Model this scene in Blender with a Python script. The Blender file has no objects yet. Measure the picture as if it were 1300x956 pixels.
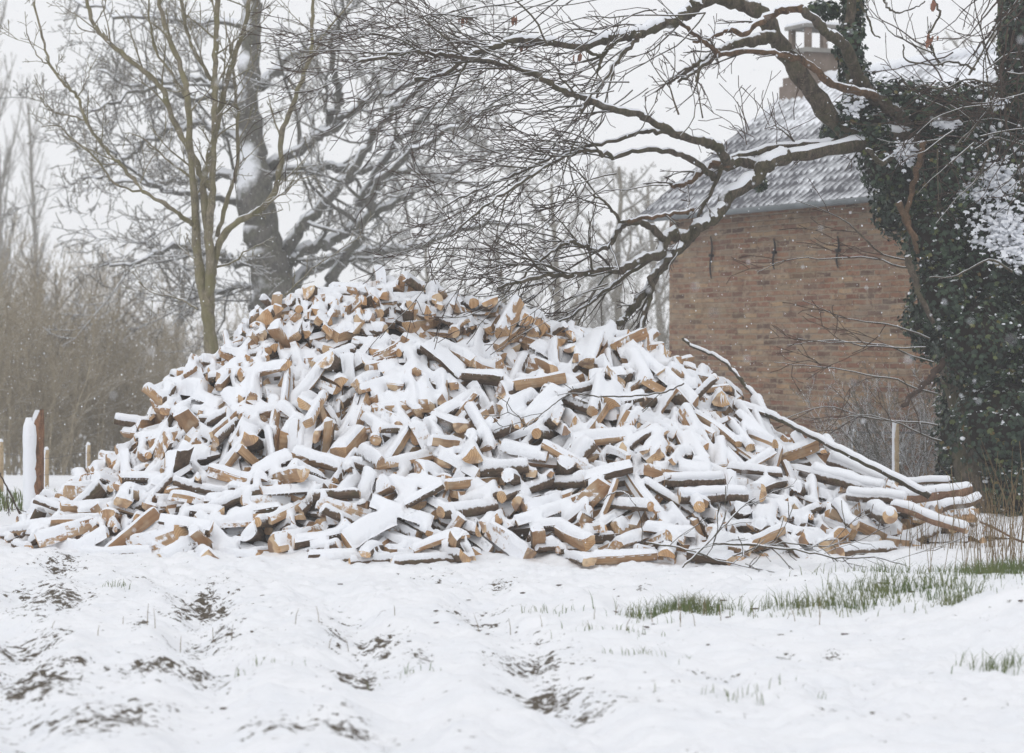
import bpy, math, random
import numpy as np
from mathutils import Vector, Quaternion, Matrix, noise
from mathutils.bvhtree import BVHTree

# ------------------------------------------------------------------ camera constants
F = 3070.0                  # focal length in photo pixels (photo is 1300 wide)
CZ = 1.6                    # camera height
def P(px, py, d):           # photo pixel + distance -> world point
    return Vector(((px-650)/F*d, d, CZ - (py-433)/F*d))

scene = bpy.context.scene
COL = scene.collection
R = math.radians

# ------------------------------------------------------------------ helpers
def link(o, parent=None):
    COL.objects.link(o)
    if parent is not None: o.parent = parent
    return o
def tag(o, label=None, cat=None, group=None, kind=None):
    if label: o['label'] = label
    if cat: o['category'] = cat
    if group: o['group'] = group
    if kind: o['kind'] = kind
    return o
def thing(name, label, cat, loc=(0, 0, 0), group=None):
    o = bpy.data.objects.new(name, None); COL.objects.link(o)
    o.location = loc; o.empty_display_size = .1
    return tag(o, label, cat, group)

class MB:
    """collects geometry, builds one mesh"""
    def __init__(s): s.V = []; s.Fq = []; s.n = 0; s.mi = []; s.ncur = 0
    def add(s, V, faces, mat=0):
        V = np.asarray(V, dtype=np.float64).reshape(-1, 3)
        o = s.n
        if isinstance(faces, np.ndarray):
            s.Fq.append((faces + o, mat))
        else:
            by = {}
            for f in faces: by.setdefault(len(f), []).append(f)
            for k, fs in by.items(): s.Fq.append((np.array(fs, dtype=np.int64) + o, mat))
        s.V.append(V); s.n += len(V)
    def tube(s, pts, rad, sides=6, mat=0, cap=True):
        p = np.asarray(pts, dtype=np.float64); r = np.asarray(rad, dtype=np.float64)
        n = len(p)
        t = np.gradient(p, axis=0); t /= (np.linalg.norm(t, axis=1)[:, None] + 1e-9)
        m = t.mean(0); ax = np.eye(3)[int(np.argmin(np.abs(m)))]
        u = np.cross(t, ax); u /= (np.linalg.norm(u, axis=1)[:, None] + 1e-9)
        v = np.cross(t, u)
        a = np.arange(sides)*2*math.pi/sides
        V = p[:, None, :] + r[:, None, None]*(np.cos(a)[None, :, None]*u[:, None, :] + np.sin(a)[None, :, None]*v[:, None, :])
        i = np.arange(n-1)[:, None]*sides; j = np.arange(sides)[None, :]; k = (j+1) % sides
        Q = np.stack([i+j, i+k, i+sides+k, i+sides+j], -1).reshape(-1, 4)
        s.add(V.reshape(-1, 3), Q, mat)
        if cap and sides > 3 and r[0] > .012:
            o = s.n - n*sides
            s.Fq.append((np.array([list(range(o+sides-1, o-1, -1))]), mat))
            s.Fq.append((np.array([list(range(o+(n-1)*sides, o+n*sides))]), mat))
    def box(s, c, sz, rot=None, mat=0):
        h = np.array(sz)/2.0
        V = np.array([[x, y, z] for x in (-1, 1) for y in (-1, 1) for z in (-1, 1)])*h
        if rot is not None: V = V @ np.array(rot.to_matrix()).T
        s.add(V + np.array(c), [(0, 1, 3, 2), (4, 6, 7, 5), (0, 4, 5, 1), (2, 3, 7, 6), (0, 2, 6, 4), (1, 5, 7, 3)], mat)
    def mesh(s, name, mats, smooth=True):
        me = bpy.data.meshes.new(name)
        V = np.concatenate(s.V) if s.V else np.zeros((0, 3))
        loops = []; starts = []; tot = 0; mi = []
        for f, m in s.Fq:
            k = f.shape[1]; loops.append(f.reshape(-1)); c = len(f)
            starts.append(tot + np.arange(c)*k); tot += c*k; mi.append(np.full(c, m))
        me.vertices.add(len(V)); me.vertices.foreach_set('co', V.astype(np.float32).reshape(-1))
        if loops:
            L = np.concatenate(loops); S = np.concatenate(starts)
            me.loops.add(len(L)); me.loops.foreach_set('vertex_index', L.astype(np.int32))
            me.polygons.add(len(S)); me.polygons.foreach_set('loop_start', S.astype(np.int32))
            me.polygons.foreach_set('material_index', np.concatenate(mi).astype(np.int32))
            me.polygons.foreach_set('use_smooth', np.full(len(S), smooth))
        for m in (mats if isinstance(mats, (list, tuple)) else [mats]): me.materials.append(m)
        me.update(calc_edges=True); me.validate()
        return me
    def build(s, name, mats, parent=None, smooth=True):
        o = bpy.data.objects.new(name, s.mesh(name, mats, smooth))
        return link(o, parent)

# ------------------------------------------------------------------ materials
def new_mat(name):
    m = bpy.data.materials.new(name); m.use_nodes = True
    nt = m.node_tree; nt.nodes.clear()
    out = nt.nodes.new('ShaderNodeOutputMaterial'); b = nt.nodes.new('ShaderNodeBsdfPrincipled')
    nt.links.new(b.outputs[0], out.inputs[0])
    b.inputs['Specular IOR Level'].default_value = .25
    return m, nt, b
def nd(nt, t, **kw):
    n = nt.nodes.new(t)
    for k, v in kw.items(): setattr(n, k, v)
    return n
def mathn(nt, op, a, b=None, c=None, clamp=False):
    n = nt.nodes.new('ShaderNodeMath'); n.operation = op; n.use_clamp = clamp
    for i, v in enumerate((a, b, c)):
        if v is None: continue
        if isinstance(v, (int, float)): n.inputs[i].default_value = v
        else: nt.links.new(v, n.inputs[i])
    return n.outputs[0]
def noisen(nt, vec, scale, detail=4, rough=.6, dist=0):
    n = nt.nodes.new('ShaderNodeTexNoise'); n.inputs['Scale'].default_value = scale
    n.inputs['Detail'].default_value = detail; n.inputs['Roughness'].default_value = rough; n.inputs['Distortion'].default_value = dist
    if vec is not None: nt.links.new(vec, n.inputs['Vector'])
    return n.outputs['Fac']
def mixc(nt, fac, a, b, blend='MIX'):
    n = nt.nodes.new('ShaderNodeMix'); n.data_type = 'RGBA'; n.blend_type = blend
    for i, v in ((0, fac), (6, a), (7, b)):
        if isinstance(v, (int, float)): n.inputs[i].default_value = v
        elif isinstance(v, tuple): n.inputs[i].default_value = (*v, 1) if len(v) == 3 else v
        else: nt.links.new(v, n.inputs[i])
    return n.outputs[2]
def rampn(nt, fac, stops, interp='LINEAR'):
    n = nt.nodes.new('ShaderNodeValToRGB'); n.color_ramp.interpolation = interp
    e = n.color_ramp.elements
    while len(e) < len(stops): e.new(.5)
    for i, (p, c) in enumerate(stops):
        e[i].position = p; e[i].color = (*c, 1) if len(c) == 3 else c
    nt.links.new(fac, n.inputs[0]); return n.outputs[0]
def mapr(nt, v, a, b, c=0., d=1.):
    n = nt.nodes.new('ShaderNodeMapRange'); n.clamp = True
    nt.links.new(v, n.inputs[0])
    for i, x in enumerate((a, b, c, d)): n.inputs[i+1].default_value = x
    return n.outputs[0]
def bumpn(nt, b, h, strength=.5, dist=.01):
    n = nt.nodes.new('ShaderNodeBump'); n.inputs['Strength'].default_value = strength; n.inputs['Distance'].default_value = dist
    nt.links.new(h, n.inputs['Height']); nt.links.new(n.outputs[0], b.inputs['Normal'])
SNOW = (.85, .872, .915)
def snow_fac(nt, direction=(0, 0, 1), lo=.35, hi=.6, nscale=14, namp=.5):
    """snow settled on surfaces that face up (or to the windward side), ragged by noise"""
    g = nd(nt, 'ShaderNodeNewGeometry')
    d = nd(nt, 'ShaderNodeVectorMath', operation='DOT_PRODUCT')
    v = Vector(direction).normalized()
    nt.links.new(g.outputs['True Normal' if False else 'Normal'], d.inputs[0]); d.inputs[1].default_value = v
    ns = noisen(nt, g.outputs['Position'], nscale, 5, .65)
    s = mathn(nt, 'ADD', d.outputs['Value'], mathn(nt, 'MULTIPLY', mathn(nt, 'SUBTRACT', ns, .5), namp))
    return mapr(nt, s, lo, hi)

M = {}
def mk_snow():
    m, nt, b = new_mat('snow')
    tc = nd(nt, 'ShaderNodeNewGeometry').outputs['Position']
    b.inputs['Base Color'].default_value = (*SNOW, 1); b.inputs['Roughness'].default_value = .75
    b.inputs['Specular IOR Level'].default_value = .15
    h = mathn(nt, 'ADD', noisen(nt, tc, 45, 4, .6), mathn(nt, 'MULTIPLY', noisen(nt, tc, 170, 3, .7), .35))
    bumpn(nt, b, h, .35, .012)
    M['snow'] = m
def mk_wood():
    m, nt, b = new_mat('split_wood')
    tc = nd(nt, 'ShaderNodeTexCoord').outputs['Object']; oi = nd(nt, 'ShaderNodeObjectInfo').outputs['Random']
    mp = nd(nt, 'ShaderNodeMapping'); nt.links.new(tc, mp.inputs[0]); mp.inputs['Scale'].default_value = (38, 38, 2.6)
    gr = noisen(nt, mp.outputs[0], 1.0, 5, .65, .4)
    mp2 = nd(nt, 'ShaderNodeMapping'); nt.links.new(tc, mp2.inputs[0]); mp2.inputs['Scale'].default_value = (130, 130, 5)
    fb = noisen(nt, mp2.outputs[0], 1.0, 3, .6)
    g = nd(nt, 'ShaderNodeNewGeometry')
    big = noisen(nt, g.outputs['Position'], 5, 3, .5)
    base = rampn(nt, gr, [(.25, (.24, .135, .07)), (.42, (.46, .28, .15)), (.58, (.62, .41, .235)), (.78, (.75, .56, .36))])
    base = mixc(nt, mapr(nt, oi, .5, 1, 0, .65), base, (.30, .155, .075))
    base = mixc(nt, mapr(nt, big, .5, .75, 0, .55), base, (.17, .115, .08))
    base = mixc(nt, mapr(nt, noisen(nt, g.outputs['Position'], 7.5, 2, .5), .5, .62, 0, .7), base, mixc(nt, gr, (.42, .31, .21), (.72, .56, .39)))
    base = mixc(nt, mathn(nt, 'MULTIPLY', fb, .4), base, (.16, .10, .06))
    s = snow_fac(nt, WIND, .43, .52, 18, .75)
    col = mixc(nt, s, base, SNOW)
    nt.links.new(col, b.inputs['Base Color']); b.inputs['Roughness'].default_value = .8
    bumpn(nt, b, mathn(nt, 'ADD', gr, mathn(nt, 'MULTIPLY', fb, .5)), .8, .008)
    M['wood'] = m
    m, nt, b = new_mat('log_end_grain')
    tc = nd(nt, 'ShaderNodeTexCoord').outputs['Object']; oi = nd(nt, 'ShaderNodeObjectInfo').outputs['Random']
    mp = nd(nt, 'ShaderNodeMapping'); nt.links.new(tc, mp.inputs[0]); mp.inputs['Scale'].default_value = (1, 1, 0); mp.inputs['Location'].default_value = (.03, .05, 0)
    w = nd(nt, 'ShaderNodeTexWave', wave_type='RINGS', rings_direction='Z'); nt.links.new(mp.outputs[0], w.inputs[0])
    w.inputs['Scale'].default_value = 22; w.inputs['Distortion'].default_value = 2.5; w.inputs['Detail'].default_value = 2
    ns = noisen(nt, tc, 30, 5, .7)
    base = mixc(nt, w.outputs['Fac'], (.50, .31, .16), (.68, .47, .27))
    base = mixc(nt, mapr(nt, ns, .5, .7, 0, .6), base, (.27, .13, .06))
    base = mixc(nt, mapr(nt, oi, .3, 1, 0, .5), base, (.36, .17, .07))
    gp = nd(nt, 'ShaderNodeNewGeometry').outputs['Position']
    base = mixc(nt, mapr(nt, noisen(nt, gp, 7, 2, .5), .42, .6), base, mixc(nt, mapr(nt, noisen(nt, gp, 9, 2, .5), .45, .55), (.66, .50, .33), (.30, .20, .14)))
    s = snow_fac(nt, WIND, .56, .64, 22, .6)
    nt.links.new(mixc(nt, s, base, SNOW), b.inputs['Base Color']); b.inputs['Roughness'].default_value = .85
    bumpn(nt, b, ns, .5, .006)
    M['end'] = m
    m, nt, b = new_mat('log_bark')
    tc = nd(nt, 'ShaderNodeTexCoord').outputs['Object']
    mp = nd(nt, 'ShaderNodeMapping'); nt.links.new(tc, mp.inputs[0]); mp.inputs['Scale'].default_value = (1, 1, .3)
    ns = noisen(nt, mp.outputs[0], 60, 6, .75)
    n2 = noisen(nt, tc, 12, 3, .6)
    base = rampn(nt, ns, [(.3, (.05, .033, .022)), (.55, (.16, .108, .072)), (.75, (.30, .22, .155))])
    base = mixc(nt, mapr(nt, n2, .5, .75, 0, .6), base, (.10, .095, .05))
    s = snow_fac(nt, WIND, .36, .48, 26, .8)
    nt.links.new(mixc(nt, s, base, SNOW), b.inputs['Base Color']); b.inputs['Roughness'].default_value = .95
    bumpn(nt, b, ns, 1, .014)
    M['bark'] = m
WIND = (-.32, -.42, .85)
def mk_treebark(name, c0, c1, moss=None, lo=.35, hi=.6, wind=(-.3, -.15, .9), ns_=9, amp=.6, mossamt=.8):
    m, nt, b = new_mat(name)
    g = nd(nt, 'ShaderNodeNewGeometry')
    mp = nd(nt, 'ShaderNodeMapping'); nt.links.new(g.outputs['Position'], mp.inputs[0]); mp.inputs['Scale'].default_value = (1, 1, .35)
    ns = noisen(nt, mp.outputs[0], 22, 7, .8)
    base = mixc(nt, mapr(nt, ns, .38, .62), c0, c1)
    base = mixc(nt, mapr(nt, noisen(nt, g.outputs['Position'], 7, 5, .8), .5, .62, 0, .55), base, tuple(x*.45 for x in c0))
    base = mixc(nt, mapr(nt, noisen(nt, g.outputs['Position'], 48, 3, .7), .62, .68, 0, .6), base, tuple(min(.5, x*2.2) for x in c1))
    if moss: base = mixc(nt, mapr(nt, noisen(nt, g.outputs['Position'], 5, 5, .7), .42, .62, 0, mossamt), base, moss)
    s = snow_fac(nt, wind, lo, hi, ns_, amp)
    nt.links.new(mixc(nt, s, base, SNOW), b.inputs['Base Color']); b.inputs['Roughness'].default_value = .9
    bumpn(nt, b, ns, .8, .015)
    M[name] = m
mk_snow(); mk_wood()
mk_treebark('slim_bark', (.14, .12, .085), (.31, .27, .20), (.20, .185, .09), .70, .92)
mk_treebark('oak_bark', (.075, .07, .063), (.19, .178, .16), (.10, .11, .05), .34, .62, (-.35, -.2, .85), 9, .55, .35)
mk_treebark('limb_bark', (.038, .031, .025), (.15, .12, .09), (.075, .075, .03), .60, .78, (-.2, -.1, .95), 12, .7, .5)
mk_treebark('orange_bark', (.06, .038, .024), (.20, .12, .07), (.11, .075, .04), .62, .8, (-.2, -.1, .95), 14, .6, .4)
mk_treebark('twig_bark', (.045, .03, .024), (.10, .068, .052), None, .95, 1.15, (-.1, -.1, 1), 16, .6)
mk_treebark('far_bark', (.14, .125, .10), (.27, .245, .20), None, .5, .85, (-.2, -.1, 1), 3, .6)
mk_treebark('scrub_bark', (.27, .225, .155), (.46, .395, .285), None, .7, 1.0, (-.2, -.1, 1), 6, .6)
mk_treebark('post_wood', (.12, .065, .04), (.34, .18, .10), None, .42, .52, (-.75, -.5, .45), 18, .5)
mk_treebark('pale_post', (.38, .28, .17), (.55, .43, .28), None, .45, .6, (-.85, -.2, .45), 18, .5)
mk_treebark('plank_wood', (.17, .10, .065), (.34, .21, .14), None, .6, .7, WIND, 18, .6)
def flat_mat(name, c, rough=.9, var=.25, two=None):
    m, nt, b = new_mat(name)
    g = nd(nt, 'ShaderNodeNewGeometry')
    n = noisen(nt, g.outputs['Position'], 3.5, 4, .6)
    c2 = tuple(x*(1-var) for x in c); col = mixc(nt, mapr(nt, n, .35, .65), c, two or c2)
    nt.links.new(col, b.inputs['Base Color']); b.inputs['Roughness'].default_value = rough
    M[name] = m; return m
flat_mat('iron', (.03, .028, .028), .6); flat_mat('wire', (.12, .12, .12), .5)
flat_mat('deadleaf', (.30, .15, .10), .8, .4)
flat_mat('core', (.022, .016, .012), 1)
flat_mat('straw', (.25, .18, .10), .85, .4); flat_mat('grass', (.075, .125, .033), .8, .3, (.17, .18, .075))
def mk_leaf():
    m, nt, b = new_mat('ivy_leaf')
    g = nd(nt, 'ShaderNodeNewGeometry')
    r = g.outputs['Random Per Island']
    base = rampn(nt, r, [(0, (.010, .022, .013)), (.5, (.018, .040, .021)), (.85, (.035, .065, .03)), (.97, (.10, .12, .03)), (1, (.16, .10, .03))])
    s = snow_fac(nt, (-.1, -.15, 1), .90, 1.02, 7, 1.1)
    nt.links.new(mixc(nt, s, base, SNOW), b.inputs['Base Color']); b.inputs['Roughness'].default_value = .45
    b.inputs['Specular IOR Level'].default_value = .4
    M['ivy'] = m
mk_leaf()

# ---- split log variants: cross-sections with bark flags -------------------------------
def log_section(kind, rnd):
    """list of (x, y, bark_on_edge_to_next)"""
    pts = []
    if kind == 'wedge':
        R = rnd.uniform(.07, .115); a = rnd.uniform(.8, 1.7); n = 5
        pts.append((0, 0, False))
        for i in range(n + 1):
            t = -a/2 + a*i/n
            r = R*rnd.uniform(.95, 1.03)
            pts.append((r*math.cos(t), r*math.sin(t), i < n))
    elif kind == 'half':
        R = rnd.uniform(.045, .068); n = 8
        for i in range(n + 1):
            t = -math.pi/2 + math.pi*i/n
            r = R*rnd.uniform(.93, 1.05)
            pts.append((r*math.cos(t), r*math.sin(t), i < n))
    elif kind == 'round':
        R = rnd.uniform(.024, .048); n = 10
        for i in range(n):
            t = 2*math.pi*i/n
            r = R*rnd.uniform(.92, 1.06)
            pts.append((r*math.cos(t), r*math.sin(t), True))
    else:   # slab: a split stick, bark on one narrow side at most
        w = rnd.uniform(.022, .050); h = rnd.uniform(.014, .032)
        q = [(-w, -h), (w*rnd.uniform(.7, 1), -h*rnd.uniform(.6, 1.1)), (w, h*rnd.uniform(.6, 1.1)), (-w*rnd.uniform(.5, 1), h)]
        for i, (x, y) in enumerate(q):
            x2, y2 = q[(i+1) % 4]
            b = (i == 1 and rnd.random() < .6)
            pts.append((x, y, b))
            pts.append(((x+x2)/2 + (.006 if b else rnd.uniform(-.005, .003)), (y+y2)/2 + rnd.uniform(-.004, .004), b))
    cx = sum(p[0] for p in pts)/len(pts); cy = sum(p[1] for p in pts)/len(pts)
    out = []
    for i, (x, y, b) in enumerate(pts):
        out.append((x-cx, y-cy, b))
        x2, y2, _ = pts[(i+1) % len(pts)]
        ln = math.hypot(x2-x, y2-y)
        if not b and ln > .035:                      # a split face is never flat
            m = 3 if ln > .065 else 2
            for j in range(1, m):
                t = j/m; j1 = rnd.uniform(-.006, .006)
                out.append((x+(x2-x)*t-cx - (y2-y)/ln*j1, y+(y2-y)*t-cy + (x2-x)/ln*j1, False))
    return out
LOG_KINDS = ['wedge']*15 + ['half']*5 + ['round']*5 + ['slab']*15
def log_variant(k):
    rnd = random.Random(700 + k*13)
    kind = LOG_KINDS[k]
    sec = log_section(kind, rnd)
    L = rnd.uniform(.24, .44)
    n = len(sec); R = 9
    tw = rnd.uniform(-.22, .22) if kind != 'round' else 0
    bend = rnd.uniform(-.016, .016); tap = rnd.uniform(-.3, .3) if kind != 'round' else rnd.uniform(-.12, .12)
    sk0 = (rnd.uniform(-.25, .25), rnd.uniform(-.25, .25)); sk1 = (rnd.uniform(-.25, .25), rnd.uniform(-.25, .25))
    V = []
    for j in range(R):
        t = j/(R-1); s = 1 + tap*(t-.5); a = tw*(t-.5)
        ca, sa = math.cos(a), math.sin(a)
        for i, (x, y, b) in enumerate(sec):
            g = 1 + .16*noise.noise(Vector((x*32+k, y*32, t*3+k*3))) + .05*noise.noise(Vector((x*60, y*60, t*12+k)))
            X = (x*ca - y*sa)*s*g; Y = (x*sa + y*ca)*s*g + bend*4*(t*(1-t))
            sk = (X*sk0[0]+Y*sk0[1])*(1-t) + (X*sk1[0]+Y*sk1[1])*t
            V.append((X + .006*noise.noise(Vector((x*30, t*7, k))), Y, (t-.5)*L + sk))
    Fw, Fb, Fe = [], [], []
    for j in range(R-1):
        for i in range(n):
            f = (j*n+i, j*n+(i+1) % n, (j+1)*n+(i+1) % n, (j+1)*n+i)
            (Fb if sec[i][2] else Fw).append(f)
    Fe.append(tuple(range(n-1, -1, -1))); Fe.append(tuple((R-1)*n+i for i in range(n)))
    return kind, L, V, Fw, Fb, Fe
NV = len(LOG_KINDS)

crest=[(0,690),(20,680),(60,658),(90,625),(130,598),(175,545),(210,490),(260,452),(300,420),(340,395),(385,372),(450,360),(500,357),(560,370),(640,380),(700,398),(780,412),(860,450),(930,500),(1000,548),(1060,585),(1130,618),(1200,650),(1250,680)]
base=[(0,685),(60,693),(230,707),(420,703),(500,715),(650,702),(740,712),(880,715),(1000,712),(1100,692),(1290,690)]
def interp(tab,x):
    if x<=tab[0][0]: return tab[0][1]
    for (a,b),(c,d) in zip(tab,tab[1:]):
        if x<=c: return b+(d-b)*(x-a)/(c-a)
    return tab[-1][1]
def yc(x): return 20.3-0.045*x*x*(1 if x<0 else .75)
def top(x,y):
    c=yc(x)
    if c<18.4: c=18.4
    k=3070/c
    Z=1.6-(interp(crest,650+x*k)-433)/k
    Z=max(Z,0)
    yb=min(3070*1.6/(interp(base,650+x*3070/18)-433), c-.3)
    if y<=c:
        t=(c-y)/(c-yb)
        return max(0,Z*(1-t)) if t<=1 else 0
    return max(0,Z-(y-c)*.75)
def mound(x,y):
    z0=top(x,y)
    z=z0-.12+.07*noise.noise(Vector((x*2.0,y*2.0,1)))
    st=.13; q=z/st+.8*noise.noise(Vector((x*.9,y*.9,7)))
    f=q-math.floor(q); fq=math.floor(q)+min(1,max(0,(f-.62)/.38))
    z=z+(fq-q)*st*.9
    if z0<.25: z=min(z,z0-.13)
    return max(z,0)

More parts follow.
